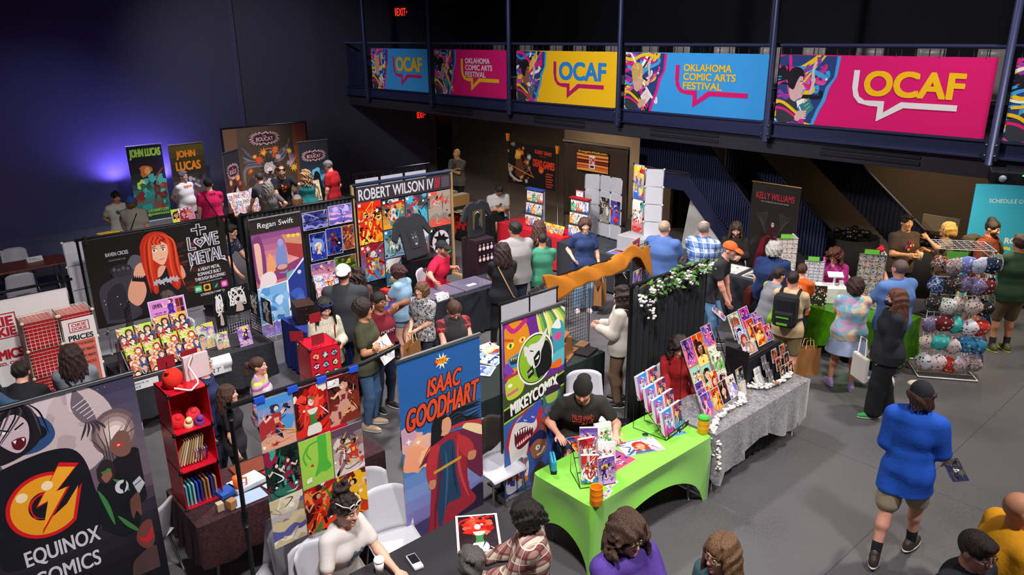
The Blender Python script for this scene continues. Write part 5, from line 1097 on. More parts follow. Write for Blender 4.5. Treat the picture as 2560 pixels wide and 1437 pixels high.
a.P(hrt(1.58,1.0,.095),LMo);a.P(hrt(1.58,1.0,.072),LMc);a.P(hrt(1.58,1.0,.045),LMo);a.P(hrt(1.58,1.0,.028),'#1a171c')
metal_word('METAL',1.40,.66,.52,.19,.05);a.P([(1.40,.66),(1.44,.70),(1.37,.56)],LMo);a.P([(1.84,.69),(1.92,.68),(1.96,.62)],LMo)
for k,(b,w)in enumerate((('A HEAVY METAL',.34),('ROMANCE BUILT',.36),('THROUGH BLACKMAIL!',.47))):a.text(b,1.66-w/2,.545-.075*k,w,.052,'#dcdade',.02,0,.02)
a.text('(LIKE ALL GOOD RELATIONSHIPS)',1.48,.345,.36,.025,'#c4c2c8',.005,0,.02)
for k,c in enumerate(('#2fa86a','#e0a020','#2c3038','#c0308a')):
 x=1.40+.135*k;a.P([(x+.012,.215),(x+.098,.215),(x+.11,.227),(x+.11,.313),(x+.098,.325),(x+.012,.325),(x,.313),(x,.227)],c)
a.rect(1.42,.245,1.49,.295,'#dff4e8');a.text('WEB',1.428,.272,.054,.018,'#2fa86a',.03);a.text('TOON',1.428,.25,.054,.018,'#2fa86a',.03);a.ell(1.59,.27,.035,.035,'#2a2420',14);a.P(closed([(1.70,.24),(1.75,.30),(1.74,.25)],4),'#3ac86a');a.ell(1.86,.27,.034,.034,'#f4eef4',16);a.ell(1.86,.27,.024,.024,'#c0308a',14);a.ell(1.86,.27,.013,.013,'#f4eef4',12)
a.text('LOVEMETALCOMIC.COM',1.48,.15,.42,.038,'#d8d6dc',.015)
t=thing('backdrop','wide black banner with a red-haired comic woman on a pole stand','backdrop',(2.30,11.5,0))
sheet(a,'banner_cloth',Matrix.Translation((.0,-.02,.73)),MATTE,t,'#15120f',.005)
MB().tube([(-.08,0,2.05),(2.06,0,2.05)],.022).build('crossbar',BLK,t)
for x in(-.05,2.03):MB().tube([(x,0,.0),(x,0,2.06)],.018).cbox((x,0,.012),(.4,.4,.024)).build('upright',BLK,t)
for x in(.05,1.9):MB().cbox((x,-.03,2.03),(.03,.03,.12)).build('clamp',paint('#20140e'),t)
# ---- OKIE DOKIE banner, hung from a pole ---------------------------------------------
a=Art(1.56,1.05,'#e4dfdc',.001);RED='#b31f2c'
a.frame(.01,'#d4cecb')
for q in((.56,.595,1.0,.608),(.56,.88,1.0,.893),(.988,.595,1.0,.893),(.56,.595,.572,.893)):a.rect(*q,RED)
a.text('OKIE',.62,.745,.34,.11,RED,.06);a.text('DOKIE',.60,.625,.37,.10,RED,.06);a.text('COMICS',.58,.35,.42,.11,RED,.06);a.text('OKIE OWNED, OKIE MADE',.42,.275,.74,.04,RED,.03)
t=thing('backdrop','white hanging banner with large red boxed lettering at far left','backdrop',(.15,9.9,0))
sheet(a,'banner_cloth',Matrix.Translation((.02,0,.83)),MATTE,t,'#d8d2d0',.005)
MB().tube([(-.3,0,1.97),(1.66,0,1.97)],.018).build('crossbar',BLK,t);MB().tube([(1.62,.02,0),(1.62,.02,2.02)],.02).cbox((1.62,.02,.012),(.4,.4,.024)).build('upright',BLK,t)
MB().tube([(-.25,.02,0),(-.25,.02,2.02)],.02).cbox((-.25,.02,.012),(.4,.4,.024)).build('upright',BLK,t)
# ---- Regan Swift divider and roll-up ----------------------------------------------------
def curtain(mb,x0,x1,z0,z1,n=26,amp=.025,y=0,col=None):
 mb.grid(lambda u,v:(x0+(x1-x0)*u,y+amp*math.sin(u*n*2*PI)*(1-.4*v)+.3*amp*math.sin(u*17+3*v),z0+(z1-z0)*v),n*8,4,col)
BLKC=mat('#17171a',.9,0,.3,90,.12,name='black_curtain')
t=thing('pipe_and_drape','black curtain divider hung with small fantasy prints','divider',(4.59,11.5,0))
mb=MB();curtain(mb,.02,1.96,.02,2.0,24);mb.build('curtain',BLKC,t,solid=.004)
MB().tube([(-.05,0,2.02),(2.02,0,2.02)],.025).build('crossbar',BLK,t)
for x in(0,1.97):MB().tube([(x,.03,0),(x,.03,2.05)],.024).cbox((x,.03,.012),(.45,.45,.024)).build('upright',BLK,t)
pr=[(.98,1.60,.46,.30,('#2a2f6a','#4a4f9a','#8a8ad0','#c8c8e8','#1a1c3a'),'scene','snowy blue night landscape'),(1.46,1.61,.45,.33,('#7a6ac0','#a08ad8','#e0a8d0','#5a5ab0','#c8b0e8'),'scene','pale lilac seascape'),(1.07,1.05,.30,.48,('#1a2060','#2a3a9a','#3a5ac8','#10143a','#6a8ad8'),'bust','deep blue portrait'),(1.38,1.09,.30,.47,('#1c2a80','#2a4ab0','#12164a','#6a1a30','#3a6ad0'),'fig','blue figure with a red disc'),(1.69,1.13,.23,.43,('#8a3a20','#c86a2a','#e0a04a','#3a2a5a','#5a2a1a'),'fig','orange arch figure'),(1.05,.70,.44,.30,('#7a5aa0','#c87a90','#e8a870','#5a4a80','#f0c890'),'scene','violet sunset mountain'),(1.50,.72,.42,.31,('#3a5a20','#6a8a2a','#c8b040','#2a3a18','#8a5a2a'),'scene','green cottage'),(1.47,.36,.40,.32,('#6a8ab8','#a0b8d8','#d0d8e8','#4a6a98','#e8e0e8'),'scene','pale sky'),(1.10,.36,.34,.30,('#8a6a90','#6a3a30','#b88aa0','#4a2a30','#c8a0b0'),'scene','dusky rose')]
for i,(x,z,w,h,pal,kd,nm)in enumerate(pr):
 o=sheet(cover(w,h,pal,40+i,kd,('#d8d4d8',.018),12),'art_print',Matrix.Translation((4.59+x,11.5-.045,z)),GLOSS,None,'#d8d4d8',.004);tag(o,nm+' print pinned on the black curtain','art print','prints on the curtain')
a=Art(.84,1.92,'#2a2422',.0009);r=random.Random(12)
a.rect(0,0,.84,1.72,'#c86a70');a.gradient(0,.92,.84,1.70,('#e8a080','#e09890','#b86a8a','#8a4a80'),8)
a.P(closed([(.0,1.6),(.0,.95),(.16,.95),(.2,1.3),(.14,1.66)]),'#7a3a70');a.P(closed([(.03,1.55),(.05,1.0),(.12,1.0),(.13,1.5)]),'#e8b4a0');a.P([(.50,1.62),(.84,1.58),(.84,1.40),(.56,1.48)],'#c88a6a');a.P([(.56,1.48),(.84,1.40),(.84,1.15),(.58,1.28)],'#a83a3a');a.P([(.30,1.05),(.84,1.2),(.84,.92),(.3,.9)],'#8a3a70')
for q in((.62,1.58),(.70,1.57),(.78,1.57)):a.ell(*q,.035,.03,'#e8c84a',10)
a.P(closed([(.40,1.0),(.36,1.22),(.42,1.46),(.48,1.5),(.54,1.42),(.56,1.2),(.54,1.0)]),'#7a8ac0');a.ell(.47,1.50,.05,.06,'#9a9ad0',14);a.ell(.46,1.08,.12,.07,'#8a4448',18);a.ell(.46,1.10,.09,.045,'#c8a0a0',16);a.P(closed([(.22,1.2),(.26,1.36),(.34,1.2),(.3,1.0),(.2,.98)]),'#e8a06a');a.P(closed([(.05,.84),(.1,1.02),(.26,1.06),(.34,.96),(.3,.84)]),'#e8d8d4');a.P([(.52,.98),(.66,1.02),(.68,.88),(.5,.84)],'#6ab0b0')
a.P([(0,.82),(.52,.86),(.84,1.18),(.84,.2),(0,.2)],'#f0eef0');a.P([(0,.80),(.50,.84),(.50,.24),(0,.22)],'#7ab0e0')
for k in range(18):a.blob(.04+.44*r.random(),.25+.55*r.random(),.07,('#a0c8ec','#5a98d4','#c8e0f4','#3a78b8','#8abce8')[k%5],r,10,.4)
a.P([(.53,.85),(.84,1.14),(.84,.26),(.53,.24)],'#2a3a8a');a.ell(.74,.95,.035,.035,'#c8d4f0',14);a.blob(.66,.6,.12,'#3a5ab0',r);a.blob(.72,.45,.1,'#4a6ac0',r);a.blob(.62,.38,.1,'#26306e',r)
a.P([(0,.19),(.84,.23),(.84,0),(0,0)],'#8a7ac8')
for k in range(12):a.blob(.84*r.random(),.19*r.random(),.06,('#a88ad8','#d8a0c0','#6a6ac0','#c0a8e0')[k%4],r,9,.4)
a.rect(0,1.70,.84,1.92,'#2a2422');a.text('Regan Swift',.12,1.755,.60,.11,'#e8e4e4',.005,.06)
roller('roll-up banner with white script title and warm and blue storybook pictures',a,(4.53,11.12),.02)
# ---- Robert Wilson IV wall --------------------------------------------------------------
t=thing('poster_wall','tall timber frame with a wide lettered header and rows of comic posters','display',(6.82,11.9,0))
a=Art(2.14,.29,'#373036',.001);a.text('ROBERT WILSON IV',.05,.045,1.66,.2,'#d2ced2',.02)
for k in range(3):a.P([(1.73+.045*k,.045),(1.75+.045*k,.045),(1.775+.045*k,.25),(1.755+.045*k,.25)],'#d82a44')
a.rect(1.90,.04,2.09,.25,'#524a52')
sheet(a,'header_banner',Matrix.Translation((.03,-.03,1.80)),PRINT,t,'#373036')
MB().tube([(-.03,0,2.13),(2.20,0,2.13)],.035).build('crossbar',paint('#20304a'),t)
for x in(-.03,2.19):MB().cbox((x,.0,1.07),(.05,.05,2.14)).cbox((x,.0,.02),(.1,.6,.04)).build('upright',paint('#a8895e'),t)
MB().cbox((1.08,.02,.9),(2.14,.008,1.8)).build('backing',paint('#17171a'),t)
RW=[(0,1.02,.50,.78,('#e0301c','#f0a020','#c01818','#f4d050','#2a1414'),'two','fiery red war machine'),(0,.30,.50,.70,('#a01c24','#3a8ac0','#e8e0d8','#c82a2a','#d0a03a'),'two','red and blue crash'),(.52,1.22,.50,.56,('#2a2a3a','#e0a03a','#3a8a90','#d8d0c8','#c02a2a'),'fig','robot warrior with a red shield'),(.52,.66,.50,.54,('#3a7aa0','#8ab0c8','#2a3a50','#d0c8c0','#6a8a5a'),'two','teal blue action'),(.52,.10,.50,.54,('#3aa0d0','#e0a020','#e8e4e0','#2a6a9a','#c86a2a'),'two','sky blue and orange'),(1.04,1.12,.50,.66,('#3a3e48','#4ab0d0','#e8e0e0','#c82a4a','#d0902a'),'fig','pale machine in blue trousers'),(1.04,.40,.50,.70,('#3a8a9a','#c0304a','#d0d4d8','#4ac03a','#7a3a5a'),'two','teal and crimson battle'),(1.56,1.08,.54,.70,('#d85a4a','#e08a7a','#8a8278','#5a5a5c','#a89a8a'),'scene','ruined city under a red sky'),(1.56,.38,.54,.68,('#2c2c2e','#3a3a3c','#1a1a1c','#4a4446','#2a2a2c'),'none','black winged shape on a pale disc')]
for i,(x,z,w,h,pal,kd,nm)in enumerate(RW):
 a=cover(w,h,pal,70+i,kd,None,16)
 if kd=='none':
  r=random.Random(2);a.ell(w/2,h*.55,.21,.24,'#d8ced2',24);a.splash(w/2,h*.62,.2,'#1a1618',r,7);a.P(closed([(w*.2,h*.3),(w*.35,h*.7),(w*.5,h*.5),(w*.65,h*.7),(w*.8,h*.3),(w*.5,h*.42)],4),'#1a1618');a.stroke([(w*.6,h*.1),(w*.95,h*.22)],.03,'#5ac83a',True)
 a.rect(.02,h-.07,.07,h-.02,'#f0eef0')
 o=sheet(a,'poster',Matrix.Translation((6.82+.03+x,11.9-.035,z)),GLOSS,None,'#ddd');tag(o,nm+' poster hung under the wide lettered header','poster','posters under the header')
t=thing('sheet_rack','black pipe frame with pale sheets on rings behind the timber poster frame','display frame',(7.15,12.5,0))
MB().tube([(-.05,0,2.22),(1.78,0,2.22)],.022).build('crossbar',metal('#3c4048',.3),t)
for x in(0,1.73):MB().tube([(x,0,0),(x,0,2.22)],.02).cbox((x,0,.012),(.4,.4,.024)).build('upright',BLK,t)
for x in(.08,.64,1.2):MB().cbox((x+.24,0,1.3),(.5,.006,1.6)).build('backing_sheet',paint('#c8c8d4'),t)
for k in range(9):
 x=.1+k*.19;MB().tube([(x+.03*math.cos(q),.0,2.18+.06*math.sin(q))for q in[2*PI*j/10 for j in range(10)]],.004,5,None,True).build('ring',metal('#55555c'),t)
# ---- under-balcony backdrops ---------------------------------------------------------------
a=Art(1.68,1.02,'#17130f',.001);r=random.Random(17)
for k in range(30):a.splash(r.uniform(.0,.8),r.uniform(.1,1.0),r.uniform(.03,.1),r.choice(('#d0c8b8','#e8761c','#c85a1a','#8a8278','#4a3a2c','#e8b060')),r)
a.blob(.38,.72,.13,'#e8922c',r,12,.25);a.blob(.37,.74,.07,'#f4c050',r);a.P(closed([(.3,.6),(.5,.62),(.6,.3),(.3,.2)]),'#6a3a22');a.stroke(curve([(.02,.46),(.1,.22),(.35,.1),(.55,.1)]),.06,'#c8c8cc',True);a.stroke([(.05,.46),(.95,.24)],.025,'#d8842c');a.stroke(curve([(.6,.7),(.8,.4),(.95,.2)]),.03,'#c8501c',True)
a.text('ROBERT HENRY',.98,.83,.58,.09,'#e0451a',.02,0,-.05);a.text('PRESENTS',1.14,.76,.22,.03,'#c03a16',.0,0,-.05);a.text('DEAD GAMES',.92,.52,.72,.17,'#d8381a',.06,0,-.05);a.blob(1.2,.45,.09,'#e0481a',r,14,.12);a.stroke([(1.15,.44),(1.18,.41),(1.21,.44),(1.25,.41)],.016,'#f4c030')
for k in range(6):a.rect(1.36,.36-.06*k,1.36+(.24 if k%2==0 else .2),.39-.06*k,'#c03a16')
t=thing('backdrop','black and orange scythe banner clamped on two poles under the balcony','backdrop',(12.6,14.22,0),-PI/2)
sheet(a,'banner_cloth',Matrix.Translation((.0,-.02,1.12)),MATTE,t,'#17130f',.005)
for x in(-.02,1.72):MB().tube([(x,.02,0),(x,.02,2.2 if x<0 else 2.08)],.018).cbox((x,.02,.012),(.4,.4,.024)).build('upright',metal('#8a8078'),t)
for x,z in((-.02,2.2),(1.72,2.06)):MB().slab([(x-.02,-.03,z-.05),(x+.02,-.03,z-.05),(x+.05,-.03,z+.13),(x+.012,-.03,z+.13),(x,-.03,z+.03),(x-.012,-.03,z+.13),(x-.05,-.03,z+.13)],(0,.05,0)).build('spring_clamp',plastic('#f0851a'),t)
t=thing('backdrop','dark brown cloth backdrop with a small sunset poster under the balcony','backdrop',(12.8,12.48,0),-PI/2)
mb=MB();mb.grid(lambda u,v:(1.9*u,.03*math.sin(u*21)*(1-.5*v)+.02*math.sin(u*9+7*v),.55+1.75*v),60,12);mb.build('backdrop_cloth',mat('#35271a',.9,0,.4,30,.25,name='brown_cloth'),t,solid=.005)
MB().tube([(-.03,0,2.31),(1.95,0,2.31)],.03).build('crossbar',paint('#7a6a52'),t)
for x in(0,1.92):MB().tube([(x,.03,0),(x,.03,2.31)],.02).cbox((x,.03,.012),(.4,.4,.024)).build('upright',BLK,t)
a=Art(.95,.46*1.0,'#8a2a14',.001);r=random.Random(5);a.gradient(0,0,.95,.46,('#e8a040','#c8501c','#7a1c14','#e07a2a','#3a1420'),9)
for k in range(9):a.stroke(curve([(0,.05+.045*k),(.3,.07+.04*k),(.95,.04+.045*k)]),.02,r.choice(('#f0b050','#5a1418','#c03a1c','#2a1020')))
a.rect(0,.39,.95,.46,'#3a1410');a.text('StrangeArtMedia.com',.04,.395,.87,.055,'#f0d020',.02);a.rect(.38,.06,.56,.36,'#e8e2d8');a.text('SM',.395,.16,.15,.15,'#c8281c',.04);a.rect(.41,.08,.53,.13,'#2a2024')
sheet(a,'poster',Matrix.Translation((.47,-.06,1.70)),PRINT,t,'#5a2018')
a=Art(.96,1.94,'#241d1b',.001);r=random.Random(30)
for s_ in(-1,1):
 for k in range(5):a.stroke(curve([(.48+.06*s_,.95+.05*k),(.48+s_*(.18+.03*k),1.15+.04*k),(.48+s_*(.12+.05*k),1.42-.02*k),(.48+s_*(.22+.04*k),1.36+.01*k)]),.012,'#4a403c',True)
 for k in range(5):a.stroke(curve([(.48+s_*.12,.9),(.48+s_*(.3+.02*k),.95-.04*k),(.48+s_*.47,.75-.05*k)]),.010,'#3c3330',True)
a.P(closed([(.40,1.0),(.26,.85),(.14,.25),(.1,.12),(.24,.35),(.34,.6),(.48,.92)]),'#7a1c2a');a.P(closed([(.56,1.0),(.70,.85),(.84,.62),(.8,.5),(.66,.62),(.48,.92)]),'#8a2030');a.P(closed([(.38,.95),(.58,.95),(.62,.62),(.52,.4),(.4,.55),(.34,.7)]),'#3a1a20');a.P(closed([(.42,1.0),(.54,1.0),(.56,1.18),(.48,1.3),(.41,1.18)]),'#3a1418');a.ell(.485,1.2,.03,.045,'#b8b0b0',12);a.ell(.475,1.205,.007,.012,'#1a1414',6);a.ell(.497,1.205,.007,.012,'#1a1414',6);a.P([(.46,.92),(.51,.92),(.53,.68),(.44,.68)],'#a8a4a8');a.stroke(curve([(.45,.6),(.4,.4),(.48,.25),(.40,.12)]),.06,'#b02438',True);a.stroke(curve([(.5,.55),(.55,.35),(.5,.2)]),.03,'#c83048',True)
a.text('KELLY WILLIAMS',.10,1.66,.76,.12,'#cf2a3c',.01);a.text("YEAH, IT'S BEEN BAD SINCE BEFORE WE MET",.2,1.60,.56,.025,'#b8b0ae',0)
roller('dark roll-up banner with a red-robed skull figure before the stairs',a,(12.68,7.45),-PI/2,None,None,metal('#c0a060',.3))
# pale blue room sign
a=Art(1.7,2.1,'#38b4e4',.001);r=random.Random(2)
a.text('SCHEDULE OF PANELS',.25,1.78,.9,.07,'#dff4fc',.01);a.text('PANEL ROOM #2',.16,1.06,1.05,.11,'#f0f8fc',.04);a.text('OCAF',.24,.78,.86,.22,'#f4d820',.05);a.rect(.2,.66,1.0,.71,'#d8189a');a.P([(.45,.67),(.6,.67),(.44,.56)],'#d8189a')
for k in range(10):a.stroke(curve([(.0+.1*k,.0),(.05+.12*k,.1),(.0+.14*k,.2)]),.05,r.choice(('#f0d860','#f4f4f4','#58c8e8')),True)
t=thing('sign_board','bright light blue sign board standing at the far right edge','sign',(14.55,4.3,0),-.95)
sheet(a,'panel',Matrix.Translation((0,0,.06)),PRINT,t,'#2a90c0',.02);MB().cbox((.85,.06,.03),(1.7,.4,.06)).build('base',BLK,t)
# ================================================================ furniture and goods
WHITE_PL=plastic('#bdbcc2',.4);LEGM=metal('#a8a8ae',.35)
def make_chair(label,col=None):
 t=thing('chair',label,'chair',(0,0,0),0,'white plastic chairs');m_=col or WHITE_PL
 def back(u,v):
  x=-.235+.47*u;s_=abs(2*u-1);return(x*(1-.10*v),-.20-.10*v+.05*(1-s_*s_)*-1+.05,.44+.42*v-.05*(s_**4)*v)
 MB().grid(back,10,8).build('backrest',m_,t,solid=.012)
 MB().grid(lambda u,v:(-.225+.45*u,-.20+.43*v,.45-.015*math.sin(PI*u)*math.sin(PI*v)-.03*max(0,v-.85)/.15),8,8).build('seat',m_,t,solid=.014)
 for x in(-1,1):
  for y in(-1,1):MB().tube([(.19*x,.16*y+.01,.44),(.235*x,.215*y,0)],.012).build('leg',LEGM,t)
 return t
chair0=None
def chair(loc,rz,label):
 global chair0
 if chair0 is None:chair0=make_chair(label);c=chair0
 else:c=dup(chair0)
 c.location=(*loc,0)[:3];c.rotation_euler=(0,0,rz);c['label']=label;return c
def table(name_label,x0,y0,x1,y1,cloth_mat=None,cloth_label=None,h=.735,drop=.70,sides='nswe',amp=.02,top_mat=None,z0fn=None,fold=9):
 """folding table, and (a thing of its own) the cloth laid over it"""
 cx,cy=(x0+x1)/2,(y0+y1)/2;t=thing('table',name_label,'table',(cx,cy,0));w,d=(x1-x0)/2,(y1-y0)/2
 MB().box(-w,-d,h-.03,w,d,h).build('tabletop',top_mat or paint('#4a4640'),t,bevel=.006)
 for sx in(-1,1):
  for sy in(-1,1):MB().tube([(sx*(w-.18),sy*(d-.08),h-.03),(sx*(w-.12),sy*(d-.08),0)],.014).build('leg',LEGM,t)
 if cloth_mat:
  mb=MB();e=.006;zt=h+.006
  mb.add([(-w-e,-d-e,zt),(w+e,-d-e,zt),(w+e,d+e,zt),(-w-e,d+e,zt)],[(0,1,2,3)])
  per=[];n=26;W2,D2=w+e,d+e
  for i in range(n):per.append((-W2+2*W2*i/n,-D2,0,-1))
  for i in range(n//2):per.append((W2,-D2+4*D2*i/n,1,0))
  for i in range(n):per.append((W2-2*W2*i/n,D2,0,1))
  for i in range(n//2):per.append((-W2,D2-4*D2*i/n,-1,0))
  N_=len(per);R_=6;vs=[]
  for k in range(R_+1):
   v=k/R_
   for i,(x,y,nx,ny)in enumerate(per):
    q=amp*v*(1+math.sin(i*2*PI*fold/26+1.3*math.sin(i*.9)));dz=drop*v*(1+(.05*math.sin(i*.7)if drop<.65 else 0));
    if z0fn:dz=z0fn(i/N_,v)
    vs.append((x+nx*q,y+ny*q,zt-dz))
  mb.add(vs,[(k*N_+i,(k+1)*N_+i,(k+1)*N_+(i+1)%N_,k*N_+(i+1)%N_)for k in range(R_)for i in range(N_)],None,True)
  mb.build('tablecloth',cloth_mat,None,(cx,cy,0),0,cloth_label,'tablecloth')
 return t
TZ=.744
_cov={}
def covmesh(w,h,pal,seed,kind,border,thick,gloss):
 k=(w,h,pal,seed,kind,border,thick)
 if k not in _cov:
  mb=MB();cover(w,h,pal,seed,kind,border,9,.0003).into(mb,Matrix.Identity(4),'#e6e2e4',thick);o=mb.build('comic',GLOSS if gloss else PRINT);_cov[k]=o.data;bpy.data.objects.remove(o)
 return _cov[k]
def put(name,label,cat,M,w,h,pal,seed,kind='fig',border=None,thick=.004,group=None,gloss=True):
 o=bpy.data.objects.new(name,covmesh(w,h,pal,seed,kind,border,thick,gloss));COL.objects.link(o);o.matrix_world=M;return tag(o,label,cat,group)
def fr(p,ang=0.0,tilt=0.0):
 """frame at p: x to the right, leaning back by tilt"""
 return Matrix.Translation(p)@Matrix.Rotation(ang,4,'Z')@Matrix.Rotation(-tilt,4,'X')
def flat(p,ang=0.0):return Matrix.Translation(p)@Matrix.Rotation(ang,4,'Z')@Matrix.Rotation(-PI/2,4,'X')
ORD=('first','second','third','fourth','fifth','sixth','seventh','eighth','ninth','tenth');ROW=('bottom','second','third','fourth','fifth','sixth')
FIRE=('#c8381c','#f0a030','#7a1a14','#f4d070','#2a1414');VIO=('#4a3aa0','#e0608a','#7a5ac8','#f0a0b0','#2a2060');TEAL=('#8ac8c0','#e0d0a0','#3a8a8a','#e07a3a','#2a4a5a');GRN=('#e8f0e0','#6ab05a','#f0c0c0','#3a7a4a','#f4f4e8');NEON=('#3a8ad8','#e04a9a','#6ac8e8','#a04ac8','#f0e0f0');ACT=('#e0402a','#3aa0d0','#f0d040','#2a3a6a','#e8e0d8');PUR=('#6a4a9a','#c8a0d8','#e8c85a','#3a2a5a','#a080c0');CREAM=('#e8d8c0','#a0a0e0','#f0e8e0','#6a6ac8','#d8c8b0');COOL=('#8aa8d8','#d8e0f0','#4a6ab0','#e0c0d8','#2a3a70');DARK=('#2a2028','#a03028','#d89a4a','#5a3a3a','#1a1418');WHT_=('#eceae6','#d8402a','#4a80c0','#e8c060','#f4f2ee');MUR=('#b8c8a0','#a088d0','#3a7a5a','#e8c840','#c8a888')
# ---------------------------------------------------------------- the green table
gx0,gx1,gy0,gy1=4.27,6.12,3.78,4.54
GREEN=mat('#7cc93a',.62,0,.12,220,.04,sheen=.3,name='green_stretch_cloth')
table('folding table hidden under the stretchy lime green cover',gx0+.05,gy0+.05,gx1-.05,gy1-.05)
mb=MB();n=24
def arch(u):return .47*max(0.0,math.sin(PI*min(1,max(0,(u-.06)/.88))))**.45
rnd_=.06
def edge(u):
 s_=u*4;k=int(s_)%4;f=s_-int(s_);c=[(gx0,gy0),(gx1,gy0),(gx1,gy1),(gx0,gy1)];a,b=Vector(c[k]),Vector(c[(k+1)%4]);return a.lerp(b,f),f,k
N_=96;rows=8;vs=[];cen=Vector(((gx0+gx1)/2,(gy0+gy1)/2))
for k in range(rows+1):
 v=k/rows
 for i in range(N_):
  p,f,sd=edge(i/N_);zb=arch(f)*(1.0 if sd%2==0 else .75);z=.748-(.748-zb)*v;L_=(gx1-gx0)if sd%2==0 else(gy1-gy0);c_=min(f,1-f)*L_
  q=p.copy()
  if c_<rnd_ and k<=1:q+=(cen-q).normalized()*(rnd_-c_)*.35
  ins=.035*math.sin(PI*f)*math.sin(PI*v)+.012*v;nrm_=[Vector((0,1)),Vector((-1,0)),Vector((0,-1)),Vector((1,0))][sd];q+=nrm_*ins;q+=(cen-q).normalized()*(.008 if k==0 else 0)
  vs.append((q.x,q.y,z))
mb.add(vs,[(k*N_+i,(k+1)*N_+i,(k+1)*N_+(i+1)%N_,k*N_+(i+1)%N_)for k in range(rows)for i in range(N_)],None,True)
mb.add(vs[:N_],[tuple(range(N_))])
mb.build('tablecloth',GREEN,label='stretchy lime green cover with arched openings on the front table',cat='tablecloth')
GT=.751
def barrel(p,col,lid,label):
 t=thing('barrel_cup',label,'cup',p);R_=.058;prof=[(R_*.97,0),(R_,.006)]
 for z in(.055,.11):prof+=[(R_,z-.006),(R_*1.035,z),(R_,z+.006)]
 prof+=[(R_,.165),(R_*1.04,.172),(R_*.94,.172),(R_*.92,.16),(R_*.9,.02)]if not lid else[(R_,.165),(R_*1.02,.17)]
 MB().lathe(prof,28).build('body',plastic(col,.4),t)
 if lid:MB().lathe([(R_*1.05,.160),(R_*1.05,.178),(R_*.97,.182),(R_*.95,.176)],28).build('lid',plastic(lid,.4),t)
 MB().grid(lambda u,v:(R_*1.045*math.cos(-1.1+.55*u),R_*1.045*math.sin(-1.1+.55*u),.062+.045*v),6,3).build('sticker',paint('#3a3050'),t)
q=at(1490,1258,GT);barrel((q.x,q.y,GT),'#f0860f',None,'open orange barrel cup at the near corner of the green table')
q=at(1757,1080,GT);barrel((q.x,q.y,GT),'#eaa417','#3fae3f','yellow barrel cup with green lid on the green table')
# two-column rack of boxed comics with price plates
def spine_book(name,label,M,w,h,pal,seed,thick,group,kind='fig'):
 t=put(name,label,'comic',M,w,h,pal,seed,kind,None,thick,group);return t
rk=thing('wire_rack','black wire rack with two price plates on the green table','rack',(5.70,4.05,GT),.10)
R0=Matrix.Translation((5.70,4.05,GT))@Matrix.Rotation(.10,4,'Z');b=MB()
for x in(-.01,.2,.41):b.tube([(x,0,.0),(x,.42,.42)],.004,6);b.tube([(x,.42,.42),(x,.40,.0),(x,0,0)],.004,6)
for k in range(5):b.tube([(-.01,.105*k,.0+.10*k),(.41,.105*k,.10*k)],.004,6)
b.build('frame',BLKP,rk)
for k,wd in enumerate(('COMICS $5','PG-13*')):
 a=Art(.20,.055,'#1a1c1a',.0004);a.text(wd,.03,.014,.14 if k==0 else .10,.028,'#d8dcc8',.03);sheet(a,'price_plate',Matrix.Translation((.21*k,-.012,.01)),PRINT,rk,'#1a1c1a')
for c in range(2):
 for r_ in range(4):
  spine_book('comic',f"{'pink and blue' if c == 0 else 'teal and red'} comic stack in the {ROW[r_]} tier of the price-plate rack",R0@fr((.015+.205*c,.03+.105*r_,.02+.10*r_),0,.22),.17,.26,NEON if c==0 else ACT,5+c,.035,'comics in the price-plate rack','two')
# the tilted rack at the left end
lk=thing('wire_rack','black wire rack of spine-on comics at the left end of the green table','rack',(4.42,4.05,GT),-.5);b=MB()
for x in(0,.34):b.tube([(x,0,0),(x,.30,.30),(x,.30,0),(x,0,0)],.004,6)
for k in range(4):b.tube([(0,.1*k,.1*k),(.34,.1*k,.1*k)],.004,6)
b.build('frame',BLKP,lk);L0=Matrix.Translation((4.42,4.05,GT))@Matrix.Rotation(-.55,4,'Z')
for i,(x,y,z,pal,nm)in enumerate(((.02,.05,.03,('#c03028','#3a80c0','#e8e0e0','#7a2028','#f0e8e0'),'red and white'),(.18,.0,.01,PUR,'lilac'),(.20,.13,.10,WHT_,'pale'),(.04,.16,.13,('#c02a2a','#4a90c8','#f0e0c0','#e8e8e8','#8a2020'),'bright red'),(.06,.25,.20,PUR,'purple'),(.22,.25,.22,GRN,'green and cream'))):
 put('comic',f'{nm} comic bundle standing in the left-hand rack on the green table','comic',L0@fr((x,y,z),-.15+.3*(i%2),.18),.165,.255,pal,30+i,'two',None,.04,'comics in the left rack')
def onG(u,v,w,h,ang,pal,seed,label,kind='fig',th=.002):p=at(u,v,GT);return put('art_print',label,'art print',flat((p.x,p.y,GT+.001),ang),w,h,pal,seed,kind,('#f0f0f0',.01),th,'prints lying on the green table')
onG(1502,1108,.30,.21,-.15,WHT_,51,'white print with orange and red figures beside the vendor hand','two')
onG(1452,1145,.30,.40,-.42,('#c02820','#e0a020','#2a4aa0','#1a1a2a','#e8c060'),52,'red, yellow and blue print lying behind the left rack','bust')
onG(1567,1141,.42,.26,-.42,('#cfe0f0','#d8a0b0','#b0283a','#7a3060','#3a5a80'),53,'pale blue print of a red-clad figure lying on the green table','bust')
onG(1518,1192,.44,.26,.02,('#7a4a80','#c04a5a','#c8b8e0','#3a3a8a','#e8d8e0'),54,'violet and red print in a clear sleeve near the front edge','two')
p=at(1683,1092,GT);put('comic','single teal and red comic lying flat before the price-plate rack','comic',flat((p.x,p.y,GT+.001),-.3),.17,.26,ACT,6,'two',None,.006)
p=at(1568,1048,GT);ph=MB().box(-.04,-.08,0,.04,.08,.009).build('phone',plastic('#15151a',.15),None,(p.x-.06,p.y+.02,GT),.5,'black smartphone under the vendor hand on the green table','phone',bevel=.004)
